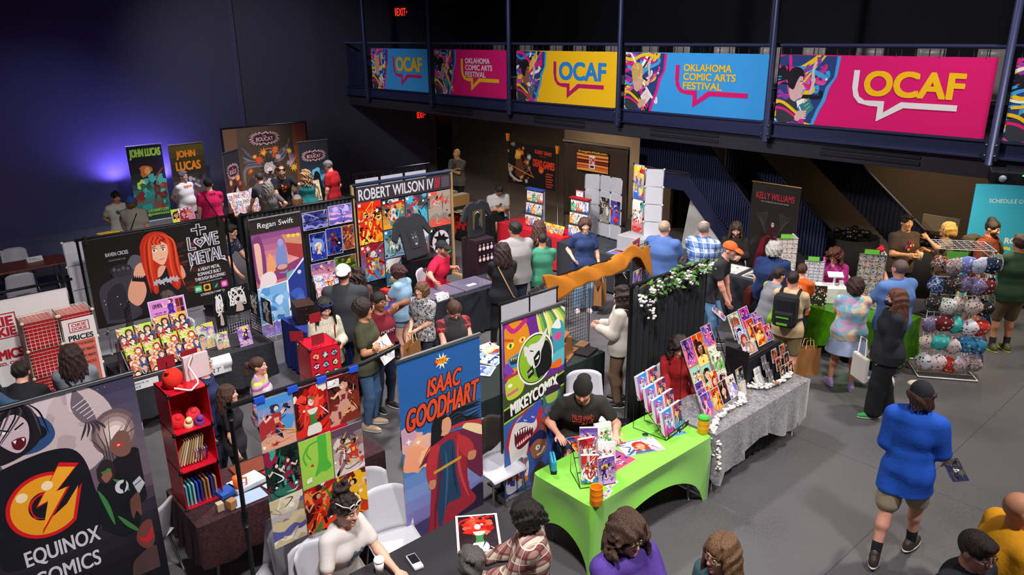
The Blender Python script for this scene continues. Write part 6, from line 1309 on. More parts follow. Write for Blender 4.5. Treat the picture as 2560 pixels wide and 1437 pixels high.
for i,(u,v)in enumerate(((1613,1086),(1609,1097))):
 p=at(u,v,GT);MB().lathe([(.032,0),(.032,.003),(.02,.008)],20).build('badge',plastic(('#26303c','#9ab0b8')[i],.2),None,(p.x,p.y,GT),0,('dark glossy round badge on the green table','pale round badge in front of the dark badge')[i],'badge','round badges')
for i,(u,v)in enumerate(((1517,1200),(1538,1207),(1526,1216),(1524,1230),(1517,1240))):
 p=at(u,v,GT);a=Art(.075,.05,'#e8e6ea',.0003);r=random.Random(i);[a.blob(.015+.045*r.random(),.012+.025*r.random(),.014,r.choice(('#6a8ac8','#c86a8a','#8a6ac8','#e0a05a')),r)for _ in range(5)]
 tag(sheet(a,'sticker',flat((p.x-.03,p.y-.02,GT+.001),.2),GLOSS,None,'#eee',.001),f'small oval sticker, {ORD[i]} in the row beside the orange barrel','sticker','stickers on the green table')
p=at(1382,1172,GT);t=thing('pencil_case','blue zipped pouch standing at the left end of the green table','pouch',(p.x,p.y,GT),.9);MB().cbox((0,0,.075),(.2,.055,.13)).build('pouch',cloth('#2d95b8'),t,bevel=.02);MB().cbox((0,0,.02),(.203,.058,.04)).build('pouch_base',cloth('#17202a'),t,bevel=.01);MB().tube([(-.09,0,.142),(.09,0,.142)],.004,6).build('zip',BLKP,t)
# ---------------------------------------------------------------- the silver table
sx0,sx1,sy0,sy1=6.17,8.12,3.78,4.5
SILV=None
def silver():
 M,nt,b=newmat('sheer_silver_cloth');N=nt.nodes.new;L=nt.links.new
 tc=N('ShaderNodeTexCoord');nz=N('ShaderNodeTexNoise');nz.inputs['Scale'].default_value=17;nz.inputs['Detail'].default_value=6;nz.inputs['Distortion'].default_value=2.5;L(tc.outputs['Object'],nz.inputs['Vector'])
 cr=N('ShaderNodeValToRGB');L(nz.outputs['Fac'],cr.inputs[0]);e=cr.color_ramp.elements;e[0].position=.35;e[0].color=(*hx('#5c595f'),1);e[1].position=.68;e[1].color=(*hx('#a5a1a3'),1)
 L(cr.outputs[0],b.inputs['Base Color']);b.inputs['Roughness'].default_value=.45;b.inputs['Alpha'].default_value=.80;b.inputs['Sheen Weight'].default_value=.5;return M
table('folding table carrying prints under a sheer silver cloth',sx0,sy0,sx1,sy1,silver(),'sheer crinkled silver cloth draped over the print seller table',.735,.45,amp=.03,z0fn=lambda u,v:v*(.44+.10*math.sin(u*31)+(.14 if .30<u<.38 or u>.93 or u<.03 else 0)),fold=5)
mb=MB();curtain(mb,sx0+.03,sx1-.03,.06,.73,16,.012,sy0+.12);mb.build('underskirt',BLKC,label='black skirt hanging beneath the sheer silver cloth',cat='table skirt')
# white blossom garlands
WHF=mat('#e4e0da',.7,0,.2,60,.06,name='petals')
def garland(label,pts,n,rng,r0=.028):
 b=MB();P_=curve3(pts,n)
 for p in P_:
  for k in range(5):b.ball((p[0]+rng.uniform(-.03,.03),p[1]+rng.uniform(-.03,.03),max(p[2]+rng.uniform(-.015,.03),p[2])),r0*rng.uniform(.5,.9),6,None,(1,1,.7))
 b.build('flower_garland',WHF,label=label,cat='garland')
def curve3(pts,n):
 out=[]
 for i in range(n):
  t=i/(n-1)*(len(pts)-1);k=min(len(pts)-2,int(t));f=t-k;out.append(tuple(pts[k][j]*(1-f)+pts[k+1][j]*f for j in range(3)))
 return out
rg=random.Random(3)
garland('white blossom garland running before the print easel and over the table corner',[(6.2,3.75,.35),(6.2,3.78,.62),(6.23,3.86,.76),(6.45,3.95,.77),(6.75,3.98,.77),(7.02,3.98,.77),(7.1,4.1,.77)],44,rg)
garland('white blossom garland along the front of the small-print rack',[(7.35,4.2,.77),(7.45,4.0,.77),(7.75,3.95,.77),(8.0,3.98,.77),(8.13,4.1,.77)],34,rg)
t=thing('rose','pink rosebud with green leaves lying on the white blossoms','flower',(7.62,3.93,.78));MB().ball((0,0,.02),.024,8).build('bud',cloth('#d85a70'),t);b=MB()
for k in range(6):a_=k*1.1;b.add([(0,0,.01),(.03*math.cos(a_-.3),.03*math.sin(a_-.3),.03),(.075*math.cos(a_),.075*math.sin(a_),.012),(.03*math.cos(a_+.3),.03*math.sin(a_+.3),.03)],[(0,1,2,3)])
b.build('leaves',cloth('#3a7a3a'),t)
# tall easel of prints
E0=Matrix.Translation((6.38,4.08,TZ))@Matrix.Rotation(.06,4,'Z')@Matrix.Rotation(-.42,4,'X')
ez=MB()
for x in(0,.36,.74):ez.tube([(x,.012,0),(x,.012,.82)],.005,6)
for z in(.01,.28,.52,.80):ez.tube([(0,.012,z),(.74,.012,z)],.005,6)
ez.tube([(0,.012,.75),(.0,.30,-.2+.26)],.005,6);ez.tube([(.74,.012,.75),(.74,.30,.06)],.005,6)
o=ez.build('wire_easel',BLKP,label='black wire easel full of colourful prints on the silver table',cat='rack');o.matrix_world=E0
for i,(x,z,w,h,pal,kd,nm)in enumerate(((.0,.56,.20,.30,VIO,'fig','violet and orange'),(.20,.50,.20,.36,FIRE,'bust','large golden red'),(.42,.62,.20,.28,VIO,'fig','violet and gold'),(.0,.28,.2,.27,TEAL,'two','teal and gold'),(.19,.26,.19,.25,TEAL,'bust','pale teal'),(.43,.46,.16,.2,GRN,'scene','upper pale green'),(.45,.30,.19,.26,GRN,'fig','lower pale green'),(.0,.17,.15,.21,VIO,'fig','upper small violet'),(.30,.17,.15,.23,FIRE,'bust','orange red'),(.45,.14,.17,.22,CREAM,'bust','cream and blue'),(.0,.09,.16,.21,VIO,'fig','middle small violet'),(.17,.12,.12,.17,FIRE,'fig','small flame'),(.01,-.02,.19,.26,VIO,'fig','lower large violet'),(.22,-.02,.17,.25,FIRE,'fig','flame coloured'),(.38,.0,.18,.26,DARK,'bust','brown and orange'),(.56,.01,.17,.25,CREAM,'fig','cream with blue figure'))):
 put('art_print',nm+' print standing in the wire easel on the silver table','art print',E0@Matrix.Translation((x,-.004-.006*(16-i)*.0-.004*(i//3),z)),w,h,pal,100+i,kd,('#d8b060' if i<7 else '#e8e4e0',.03),.003,'prints in the wire easel')
t=thing('riser','black two-step display box on the silver table','display box',(7.72,4.32,TZ),.04);MB().cbox((0,.0,.17),(.78,.3,.34)).build('box',paint('#15151a',.5),t,bevel=.006);MB().cbox((.0,-.13,.355),(.78,.03,.03)).cbox((-.39,.0,.40),(.015,.3,.10)).build('ledge',paint('#15151a',.5),t)
K0=Matrix.Translation((7.72,4.32,TZ+.345))@Matrix.Rotation(.04,4,'Z')@Matrix.Rotation(-.45,4,'X')
for i,(x,z,w,h,pal,nm)in enumerate(((-.36,.20,.22,.3,TEAL,'tall teal'),(-.12,.24,.2,.27,('#a02a8a','#d84a9a','#5a2aa0','#e83a6a','#2a1a3a'),'magenta'),(.10,.22,.13,.18,VIO,'small violet upper'),(-.33,.14,.16,.2,COOL,'blue line'),(-.08,.09,.17,.27,FIRE,'scarlet'),(.14,.12,.15,.2,VIO,'violet gold'),(-.31,.03,.18,.24,COOL,'pale blue'),(.02,.0,.2,.26,FIRE,'golden'),(.22,.0,.15,.2,('#c03048','#4a5ac0','#e88a60','#2a2a5a','#f0b0a0'),'red and blue'),(-.24,-.03,.2,.16,('#9a7a6a','#e0d0c8','#6a4a5a','#f0e8e0','#b89080'),'taupe landscape'))):
 put('art_print',nm+' print standing on top of the black display box','art print',K0@Matrix.Translation((x,-.03-.004*i,z)),w,h,pal,130+i,'fig' if i%3 else 'bust',('#e0dcd8',.03),.003,'prints on the black display box')
t=thing('card_rack','low dark stepped rack of small red prints on the silver table','rack',(7.78,4.02,TZ),.05)
for k in range(3):MB().cbox((.16,.05*k,.05+.05*k),(.36,.04,.10+.1*k)).build('step',paint('#16161b'),t)
K1=Matrix.Translation((7.78,4.0,TZ))@Matrix.Rotation(.05,4,'Z')
for r_ in range(3):
 for c in range(2):put('card',f'small dark red print in the {ROW[r_]} step, {("left", "right")[c]} side, of the stepped rack','art print',K1@fr((.02+.2*c-.03*r_,-.03+.05*r_,.02+.10*r_),0,.25),.12,.16,FIRE if(r_+c)%3==1 else DARK,150+r_,'bust',('#e8e0d8',.04),.003,'cards in the stepped rack')
for r_ in range(3):
 for c in range(2):put('bookmark',f'slim grey bookmark, {ROW[r_]} row, {("left", "right")[c]}, beside the name card','bookmark',K1@fr((-.2+.06*c,.0+.05*r_,.02+.08*r_),0,.3),.045,.16,('#5a5a60','#8a8a90','#c8b0a0','#3a3a40','#a8a0a0'),160,'fig',None,.002,'bookmarks')
a=Art(.17,.11,'#eceaea',.0004);a.text('ASTER',.02,.062,.08,.024,'#2a2a30',.0);a.text('PORDONA',.02,.03,.11,.024,'#2a2a30',.0);t=thing('name_card','white name card on a folded stand on the silver table','sign',(7.46,4.12,TZ+.10),.1);sheet(a,'card',Matrix.Rotation(-.3,4,'X'),PRINT,t,'#eee');MB().slab([(0,.0,0),(.17,.0,0),(.17,-.06,-.10),(0,-.06,-.10)],(0,.03,0)).build('stand',paint('#d8d4d0'),t)
put('sign','tall black floral sign leaning beside the print easel','sign',fr((7.18,4.15,TZ),.1,.25),.16,.27,('#1c1a20','#8aa0a8','#c8b8c0','#2a2430','#d8c8a0'),170,'scene',('#b8924a',.04));put('sign','small framed white price sign before the floral sign','sign',fr((7.1,4.05,TZ),.1,.2),.10,.18,('#ece6e0','#e0dcd4','#f0ece8'),171,'none',('#c8a860',.06))
# ---------------------------------------------------------------- black front-left table
BKC=mat('#2b2a2e',.85,0,.25,120,.12,name='black_tablecloth')
table('folding table under the black cloth where the white-shirted woman sits',1.55,3.72,3.66,4.47,BKC,'black cloth on the table at the bottom centre',amp=.012,z0fn=lambda u,v:v*(.12 if .5<=u<.834 else .70))
p=at(1205,1345,TZ);a=Art(.36,.50,'#f0eeee',.0005);a.paste(cover(.32,.46,('#221a1e','#2a1c20','#c02028'),78,'mane',None,6),.02,.02)
o=sheet(a,'art_print',flat((p.x-.27,p.y-.02,TZ+.002),-.62),GLOSS,None,'#eee',.002);tag(o,'white-bordered print of a red-maned figure lying on the black table','art print')
p=at(1037,1408,TZ);t=thing('card_terminal','white card payment terminal lying on the black table','card reader',(p.x,p.y,TZ),-.2);MB().slab([(-.04,-.09,0),(.04,-.09,0),(.04,-.09,.03),(-.04,-.09,.03)],(0,.18,0)).build('body',plastic('#e2e2e6',.3),t,bevel=.008);MB().cbox((0,.02,.031),(.066,.11,.004)).build('screen',plastic('#1a1a20',.1),t)
p=at(955,1428,TZ);t=thing('coffee_cup','white paper coffee cup with lid beside the woman in the white tee','cup',(p.x-.02,p.y,TZ));MB().lathe([(.029,0),(.04,.11)],24).build('cup',paint('#e8e4e0'),t);MB().lathe([(.042,.11),(.043,.118),(.038,.122),(.037,.132),(.03,.132),(.028,.127)],24).build('lid',plastic('#f0eeec',.35),t)
for i,(x,y,pal,nm)in enumerate(((1.93,4.28,('#d8a0b0','#8a3a6a','#f0d8c0','#6a5a9a','#e8e0d8'),'pink topped'),(2.02,4.22,MUR,'mossy green'),(2.10,4.15,ACT,'red and white'),(2.17,4.12,('#e8e0e4','#c03050','#f0f0f4','#8a90a0','#d8c8d0'),'white edged'))):put('comic',f'{nm} comic leaning in the clear bin on the black table','comic',fr((x-.27,y,TZ),-.5,.55),.19,.28,pal,180+i,'bust',None,.006,'comics in the clear bin')
# white chairs
for(u,v,rz,lb)in((985,1258,-.25,'white plastic chair to the right of the woman in the white tee'),(925,1212,-.35,'white plastic chair behind the empty one, below the poster stand'),(772,1332,.25,'white plastic chair under the hanging posters, left of the woman'),(690,1345,-.9,'white plastic chair by the tool bags under the posters')):
 q=at(u,v,.86);chair((q.x,q.y+.02),rz+PI,lb)
chair((2.10,4.62),PI-.35,'white plastic chair the woman in the white tee sits on')
q=at(1470,950,.86);chair((q.x,q.y),2.5,'white plastic chair behind the green table vendor');q=at(1640,895,.86);chair((q.x,q.y),3.4,'white plastic chair before the black curtain with flowers')
q=at(1240,1075,.86);chair((q.x,q.y),PI,'white plastic chair between the two front roll-up banners')
q=at(1238,1035,.86);stuff_=MB();stuff_.grid(lambda u,v:(q.x-.26+.52*u,q.y-.02+.10*math.sin(PI*v)*-1+.14*(v-.5),.90-.42*abs(2*v-1)**1.5+.03*math.sin(9*u)),14,14);stuff_.build('knit_jacket',mat('#3c322c',.95,0,.8,90,.3,name='knit'),None,(0,.04,0),0,'brown knitted jacket hung over the chair between the two front roll-up banners','jacket',solid=.03)
# ================================================================ more booths
def wire(mb,o,U_,V_,nu,nv,r=.003):
 o,U_,V_=Vector(o),Vector(U_),Vector(V_)
 for i in range(nu+1):p=o+U_*(i/nu);mb.tube([p,p+V_],r*(1.6 if i in(0,nu)else 1),4)
 for j in range(nv+1):p=o+V_*(j/nv);mb.tube([p,p+U_],r*(1.6 if j in(0,nv)else 1),4)
 return mb
# ---- poster stand at the front left
t=thing('poster_stand','black pole stand holding rows of hanging comic posters at front left','stand',(1.71,4.95,0))
MB().tube([(-.03,0,2.2),(1.1,0,2.2),(1.52,.12,2.2)],.02).build('crossbar',BLK,t)
for x,y in((0,0),(1.5,.12)):MB().tube([(x,y,0),(x,y,2.24)],.018).tube([(x,y,1.2),(x,y,1.32)],.026).tube([(x,y,2.1),(x,y,2.16)],.026).build('pole',BLK,t);MB().cbox((x,y+.08,.01),(.40,.30,.02)).build('base',BLK,t)
PO=[(0,0,('#4a90d0','#e0a080','#a83030','#d8a84a','#2a2a4a'),'fig','caped figure on blue rocks'),(1,0,('#3a1418','#d8281e','#e84030','#3a7a3a','#e0dcd0'),'mane','flame-red mane'),(2,0,('#4a1a18','#7a2a20','#e0b050','#1a1214','#c89080'),'fig','dark red theatre'),(0,1,('#16241f','#1f6a58','#3aa088','#8a2040','#101418'),'two','green misty crowd'),(1,1,('#9ac84a','#9ac84a'),'tree','lime green tree'),(2,1,('#5a4454','#d8c8c0','#c83020','#e0b040','#8a6a70'),'two','red and white costume rail'),(0,2,('#d8ccb0','#5a5a9a','#c8b890','#8a7a60','#e8e0cc'),'scene','cream and blue owl landscape'),(1,2,('#a81a14','#e0401c','#2f7a30','#e8803a','#3a1010'),'fig','red and green dancer'),(2,2,('#6a1c18','#c83a1c','#e8b020','#2a1814','#3a4a8a'),'fig','yellow-armoured figure on red')]
for c,r_,pal,kd,nm in PO:
 a=cover(.275,.42,pal,200+c*3+r_,'none' if kd=='tree' else kd,None,10 if kd!='tree' else 0)
 if kd=='tree':
  a.P(closed([(.16,.42),(.15,.2),(.11,.08),(.17,.1),(.21,.09),(.26,.12),(.23,.2),(.23,.42)]),'#4fae3a');a.stroke(curve([(.17,.38),(.08,.36),(.03,.28),(.05,.2)]),.014,'#4fae3a');a.stroke(curve([(.08,.36),(.06,.30),(.09,.24)]),.01,'#4fae3a');a.P([(.08,.18),(.1,.2),(.11,.17)],'#c83018');a.blob(.06,.06,.025,'#e8e4dc',random.Random(1))
 x=1.895+.282*c;z=2.185-.425*(r_+1)-(.0,.02,.03)[c]*(r_>0);o=sheet(a,'poster',Matrix.Translation((x,4.925,z)),GLOSS,None,'#eee',.002)
 tag(o,f'{nm} poster hanging in the {("top", "middle", "bottom")[r_]} row of the poster stand','poster','posters on the stand')
for x in(1.92,2.18,2.42,2.70):MB().cbox((0,0,0),(.08,.05,.045)).build('clamp',plastic('#2450c8'),None,(x,4.94,2.19),0,f'blue clamp on the poster stand bar, {ORD[int((x - 1.9) / .26)]} from left','clamp','blue clamps')
put('sign','small white price slip pinned on the poster stand bar','sign',fr((2.46,4.915,2.1)),.10,.06,('#eeeaea','#e8e4e4'),222,'none')
# ---- dark red cloth table with red display cubes
table('folding table under the dark red lace cloth',1.62,5.86,3.48,6.62,blotch(('#1c1518','#2a161c','#5a1824','#1a1416'),30),'dark red and black lacy cloth on the table behind the posters',drop=.42,amp=.02)
RED_PL=plastic('#c8142a',.35)
def redcube(t,x,y,z,w,d,h,open_front=True,parts=True):
 b=MB();e=.006;b.box(x,y,z,x+e,y+d,z+h).box(x+w-e,y,z,x+w,y+d,z+h).box(x,y+d-e,z,x+w,y+d,z+h).box(x,y,z+h-e,x+w,y+d,z+h).box(x,y,z,x+w,y+d,z+e)
 if not open_front:b.box(x,y,z,x+w,y+e,z+h)
 b.build('cube',RED_PL,t)
 for cx in(x,x+w):
  for cz in(z,z+h):MB().ball((cx,y,cz),.02,8).build('connector',BLKP,t)
t=thing('cube_shelf','tall red cube shelf filled with plush toys and craft supplies','shelf',(1.64,6.16,TZ))
for k in range(3):redcube(t,0,0,.37*k,.33,.36,.37)
def stuff(name,label,cat,loc,shapes,m_,group=None):
 b=MB()
 for c,r_,sc in shapes:b.ball(c,r_,10,None,sc)
 return b.build(name,m_,None,loc,0,label,cat,group)
stuff('plush','red plush bird sitting on top of the red cube shelf','plush toy',(1.74,6.3,TZ+1.112),[((0,0,.09),.09,(1,.9,1.05)),((.03,-.07,.02),.03,(1,1,.8)),((-.05,-.05,.18),.02,(1,1,1))],cloth('#e02a1c'))
b=MB();b.slab([(0,0,0),(.22,0,0),(.22,0,.22),(0,0,.22)],(0,.04,0));b.build('sketch_pad',paint('#d8c0c0'),None,(1.86,6.34,TZ+1.112),.1,'pale pink binder standing on top of the red cube shelf','binder');
MB().tube(curve3([(0,0,.03),(.1,-.1,.01),(.2,-.02,.03),(.16,.08,.16),(.22,.1,.25)],16),.008,6).build('strap',cloth('#e8dcd8'),None,(1.72,6.22,TZ+1.112),0,'white cord loop trailing over the red cube shelf top','cord')
for i,(x,y,z,c,nm)in enumerate(((.08,.12,.82,'#d8202a','left red'),(.22,.14,.83,'#e03038','right red'),(.15,.08,.79,'#e8d8a0','cream'),(.24,.06,.79,'#7a3a90','purple'))):stuff('plush',f'{nm} plush in the top compartment of the red cube shelf','plush toy',(1.64+x,6.16+y,TZ+z-.02),[((0,0,0),.065 if i<2 else .045,(1,1,1.2)),((.0,-.03,.05),.03,(1,1,1))],cloth(c),'plush toys in the red shelf')
for i in range(9):MB().cbox((0,0,.13),(.008,.2,.24),0,None,0,.35-.02*i).build('envelope',paint(('#b89868','#c8a878','#e0d0b8','#a8885a')[i%4]),None,(1.69+.022*i,6.32,TZ+.385),0,f'brown envelope, {ORD[i]} from left, in the middle compartment of the red shelf','envelope','envelopes in the red shelf')
for i in range(6):MB().tube([(0,0,.12),(.0,.03,.0),(.004,.06,.12),(0,0,.12)],.006,6).build('cord_bundle',cloth(('#c8b8d8','#e8e0e8','#8a5aa0')[i%3]),None,(1.80+.02*i,6.2,TZ+.40),0,f'pale hanging cord bundle, {ORD[i]} from left, in the red shelf','cord','cord bundles')
for i in range(9):MB().cbox((0,0,.10),(.014,.18,.2)).build('folder',plastic(('#5ab0b8','#6ac0c8','#8ad0d0','#3a5ac0','#2a3a9a','#a87848','#b88a58','#2a3aa0','#c09060')[i],.4),None,(1.67+.032*i,6.28,TZ+.012),0,f'folder, {ORD[i]} from left, in the bottom compartment of the red shelf','folder','folders in the red shelf')
t=thing('cube_shelf','red cube display covered in enamel pins with small signs on top','display',(3.0,6.3,TZ),-.1)
for k in range(3):redcube(t,0,0,.36*k,.31,.34,.36,False)
rp=random.Random(4)
for k in range(9):
 x,z=.06+.095*(k%3),.80+.10*(k//3);a=Art(.07,.08,'#c8142a',.0005);a.ell(.035,.04,.032,.036,'#141214',14);a.blob(.035,.04,.026,rp.choice(('#b8d8a0','#d8d0d8','#e0b070','#90a8b8','#c8e0c0')),rp,12,.3);a.blob(.035,.038,.014,rp.choice(('#3a4a5a','#c83a40','#5a8a4a','#e8d8a0')),rp,9,.4);sheet(a,'pin',Matrix.Translation((x-.035,-.001,z-.04)),GLOSS,t,'#222',.002)
 sheet(a,'pin',Matrix.Translation((.312,.04+.1*(k%3),z-.04))@Matrix.Rotation(PI/2,4,'Z'),GLOSS,t,'#222',.002)
for i,(x,y,an,nm)in enumerate(((2.99,6.52,-.7,'left'),(3.13,6.36,-.05,'front'),(3.27,6.66,.05,'back'),(3.34,6.40,1.0,'right'))):tt=thing('price_sign',f'dark red price sign at the {nm} on top of the pin cube','sign',(x,y,TZ+1.08),an,'red price signs');hz_=(.09,.07,.17,.10)[i];MB().cbox((0,0,hz_),(.13,.004,.10)).build('card',paint('#8a1522'),tt);MB().tube([(0,0,0),(0,0,hz_-.04)],.006).build('clip',metal(),tt)
for i,(u,v)in enumerate(((415,905),(503,880))):q=atY(u,v,6.45);q.x=min(q.x,1.95);tt=thing('price_sign',('dark red price sign left of the pink binder','dark red price sign behind the pink binder')[i],'sign',(q.x,q.y,TZ+1.11),.1,'red price signs');MB().cbox((0,0,q.z-TZ-1.11),(.15,.004,.11)).build('card',paint('#8a1522'),tt);MB().tube([(0,0,0),(0,0,q.z-TZ-1.11)],.005).build('clip',metal(),tt)
q=at(598,1230,TZ);t=thing('mug','orange handled tumbler on the dark red table','mug',(q.x,q.y,TZ));MB().lathe([(.034,0),(.045,.16),(.041,.16),(.03,.01)],20).build('body',plastic('#e8641a'),t);MB().tube([(.042,0,.13),(.08,0,.12),(.078,0,.05),(.038,0,.04)],.008).build('handle',plastic('#e8641a'),t)
for i,(x,y,w,d,h,c,nm,cat)in enumerate(((2.35,6.45,.34,.24,.02,'#7a3a24','brown leather portfolio','portfolio'),(2.2,6.2,.3,.2,.05,'#c8d0d8','clear tray of charms','tray'),(2.55,6.2,.3,.22,.03,'#c01c30','red tray','tray'),(2.12,5.98,.3,.18,.012,'#a8bcd8','pale blue cloth','cloth'),(2.0,6.18,.16,.14,.05,'#2f5ab0','blue charm heap','charms'),(1.95,5.93,.07,.07,.09,'#b08050','small brown jar','jar'),(1.86,5.97,.06,.06,.08,'#c8b090','small pale tin','tin'),(2.4,6.02,.2,.13,.015,'#e0dce0','white card pile','cards'))):MB().cbox((0,0,h/2),(w,d,h),.15*(i%3)).build(nm.split()[-1],paint(c,.5),None,(x,y,TZ),0,nm+' lying on the dark red lace table',cat,bevel=.006)
t=thing('organizer_case','clear plastic organizer boxes stacked on the floor under the posters','case',(1.95,5.42,0),.35)
for k in range(2):MB().cbox((0,0,.06+.13*k),(.42,.28,.11)).build('box',clear('#b8c8e0',.55),t,bevel=.01);MB().cbox((0,0,.118+.13*k),(.43,.29,.012)).build('lid',clear('#c8d8f0',.6),t)
t=thing('tool_bag','grey and orange work bag on the floor beneath the posters','bag',(2.25,5.25,0),.3);MB().cbox((0,0,.17),(.52,.28,.3)).build('body',cloth('#8a8a90'),t,bevel=.04);MB().cbox((0,-.01,.05),(.53,.29,.1)).build('base',cloth('#d8501c'),t,bevel=.02);MB().tube([(-.14,-.1,.31),(-.08,-.1,.38),(.08,-.1,.38),(.14,-.1,.31)],.012).build('handle',cloth('#55555c'),t);MB().cbox((.16,0,.322),(.02,.27,.006)).cbox((-.16,0,.322),(.02,.27,.006)).build('stripe',cloth('#d8501c'),t)
t=thing('cooler_bag','olive and cream cooler bag left of the blue roll-up banner','bag',(3.05,5.45,.30),.2);MB().cbox((0,0,.13),(.34,.24,.26)).build('body',cloth('#6a6a4a'),t,bevel=.03);MB().cbox((0,0,.27),(.36,.26,.05)).build('lid',cloth('#c8bfa0'),t,bevel=.02);MB().cbox((0,-.13,.2),(.06,.03,.12)).build('buckle',BLKP,t);MB().cbox((.0,-.125,.09),(.22,.015,.1)).build('pocket',cloth('#5a5a3c'),t)
t=thing('storage_bin','black storage bin under the cooler bag','bin',(3.05,5.4,0),.2);MB().cbox((0,0,.14),(.5,.36,.28)).build('body',BLKP,t,bevel=.02);MB().cbox((0,0,.285),(.53,.39,.03)).build('lid',BLKP,t)
MB().cbox((0,0,.07),(.3,.2,.12)).build('carton',paint('#d8dcb8'),None,(3.12,5.18,.30),.2,'pale leaf-patterned carton on the black storage bin','carton')
# ---- Okie booth (far left)
GRIDM=plastic('#d8c8b8',.4)
table('folding table under the red grid cubes at far left',.3,9.15,1.92,9.80,BKC,'black cloth under the red grid cubes')
for i,(x,n)in enumerate(((1.14,3),(1.50,3))):
 t=thing('grid_cubes',('white wire grid cube tower lined with red, beside the white banner','white wire grid cube tower carrying the price board')[i],'display',(x,9.32,TZ));
 for k in range(n):
  b=MB();z=.33*k;wire(b,(0,0,z),(.34,0,0),(0,0,.33),8,8);wire(b,(0,0,z+.33),(.34,0,0),(0,.34,0),8,8);wire(b,(0,0,z),(0,.34,0),(0,0,.33),8,8);b.build('grid',GRIDM,t);MB().box(.02,.02,z+.01,.32,.32,z+.31).build('liner',plastic('#c01826',.5),t)
  for cx in(0,.34):MB().ball((cx,0,z+.33),.022,8).build('connector',plastic('#d8c0a0'),t)
a=Art(.33,.84,'#e8e0dc',.0005);RB='#d86a58';a.P([(.06,.68),(.27,.68),(.27,.80),(.06,.80)],RED);a.rect(.07,.69,.26,.79,'#e8e0dc');a.text('OKIE',.09,.745,.15,.035,RED,.04);a.text('DOKIE',.09,.70,.15,.035,RED,.04);a.text('PRICES',.04,.585,.25,.06,'#2a2428',.05)
for k,wd in enumerate(('$3 STICKERS','SMALL ART PRINTS','LARGE ART PRINTS','CARD PACKS','POSTERS','COMICS','COMICS')):a.rect(.03,.50-.078*k,.30,.575-.078*k,RB);a.text(wd,.05,.515-.078*k,min(.23,.022*len(wd)),.032,'#2a2428',.03)
o=sheet(a,'price_board',Matrix.Translation((1.505,9.285,.84)),PRINT,None,'#eee',.006);tag(o,'white price board with salmon stripes on the red grid tower','price board')
# ---- the black banner booth
table('folding table of the comic seller before the wide black banner',2.02,9.3,3.92,10.05,mat('#26262a',.7,0,.5,26,.2,name='black_tablecloth'),'creased black cloth with hanging corners under the comics',amp=.03,drop=.5)
T0=Matrix.Translation((2.14,9.36,TZ));b=MB()
for x in(0,.88):b.tube([(x,0,0),(x,.5,.36),(x,.5,0),(x,0,0)],.006,6)
for k in range(5):b.tube([(0,.1*k,.09*k),(.88,.1*k,.09*k)],.006,6)
o=b.build('comic_rack',clear('#c8d0d8',.6),label='clear stepped rack packed with comics before the wide black banner',cat='rack');o.matrix_world=T0
LMP=[(('#d8a030','#8a3a1c','#1a1214','#e0c8a0'),'brown and amber'),(('#a8cc2a','#c83020','#1c1410','#e8d0a8'),'lime topped'),(('#2a3a6a','#c02a1c','#e8b890','#14161c'),'navy and red'),(('#1c1e28','#c86a30','#e8c0a0','#3a4a7a'),'dark orange-haired')]
for r_ in range(4):
 for c in range(4):pal,nm=LMP[(r_+c//2*0+(3 if r_==0 else 0))%4]if r_<3 else LMP[1 if c<2 else 0];put('comic',f'{nm} comic, {ORD[c]} from left in the {ROW[r_]} row of the clear rack','comic',T0@fr((.01+.22*c,.02+.12*r_,.015+.078*r_+(.04 if c>1 else 0)),0,.4),.20,.27,pal,240+r_,'faces',None,.01,'comics in the clear rack')
a=Art(.46,.30,'#d88ad0',.0005);a.frame(.008,'#f0e8f0');r=random.Random(3);fig(a,.27,.12,.3,'#e8c8b8','#6a3a3a','#4a2a8a','#5a3aa0',r)
for k in range(4):a.rect(.34+.05*(k%2),.04+.12*(k//2),.385+.05*(k%2),.15+.12*(k//2),('#c85a2a','#2a2024','#7a2a20','#4a2a20')[k])
a.text('LOVE METAL',.05,.2,.12,.05,'#2a2028',.02)
for k,wd in enumerate(('1 BOOK  $8','4 BOOKS $30','FULL SET $85')):a.text(wd,.05,.115-.035*k,.15,.022,'#2a2028',.02)
q=atY(363,755,10.0);t=thing('price_sign','pink price sign with a purple-suited figure above the comic rack','sign',(q.x+.03,9.98,TZ));sheet(a,'panel',Matrix.Translation((0,0,.40))@Matrix.Rotation(-.15,4,'X'),GLOSS,t,'#eee');MB().tube([(.1,.02,0),(.1,.02,.4)],.008).tube([(.36,.02,0),(.36,.02,.4)],.008).build('stand',clear('#ddd',.6),t)
for i,(u,v,w,h)in enumerate(((497,878,.26,.34),(545,875,.17,.22),(602,868,.18,.27))):q=at(u,v,TZ);put('comic',('large green-haired character comic beside the clear rack','smaller copy of the green-haired character comic','purple comic with a pale flower under the wire grid')[i],'comic',fr((q.x,q.y,TZ),.05,.22),w,h,MUR if i<2 else PUR,260+i//2,'faces' if i<2 else 'fig',None,.008)
b=MB();ga=Vector((2.06,9.55,TZ));wire(b,ga,(.30,.62,0),(0,0,.42),16,9);wire(b,ga+Vector((.32,.66,0)),(.15,.34,0),(0,0,.62),8,12);o=b.build('wire_grid',metal('#6a5a62',.5),label='folding wire grid at the left end of the black banner booth',cat='wire grid')
b=MB();wire(b,(3.42,9.95,TZ),(.52,.06,0),(0,0,.62),14,14);wire(b,(3.94,10.01,TZ),(.02,-.72,0),(0,0,.38),16,9);o=b.build('wire_grid',metal('#9a9aa0',.4),label='folding wire grid carrying black and white prints',cat='wire grid')
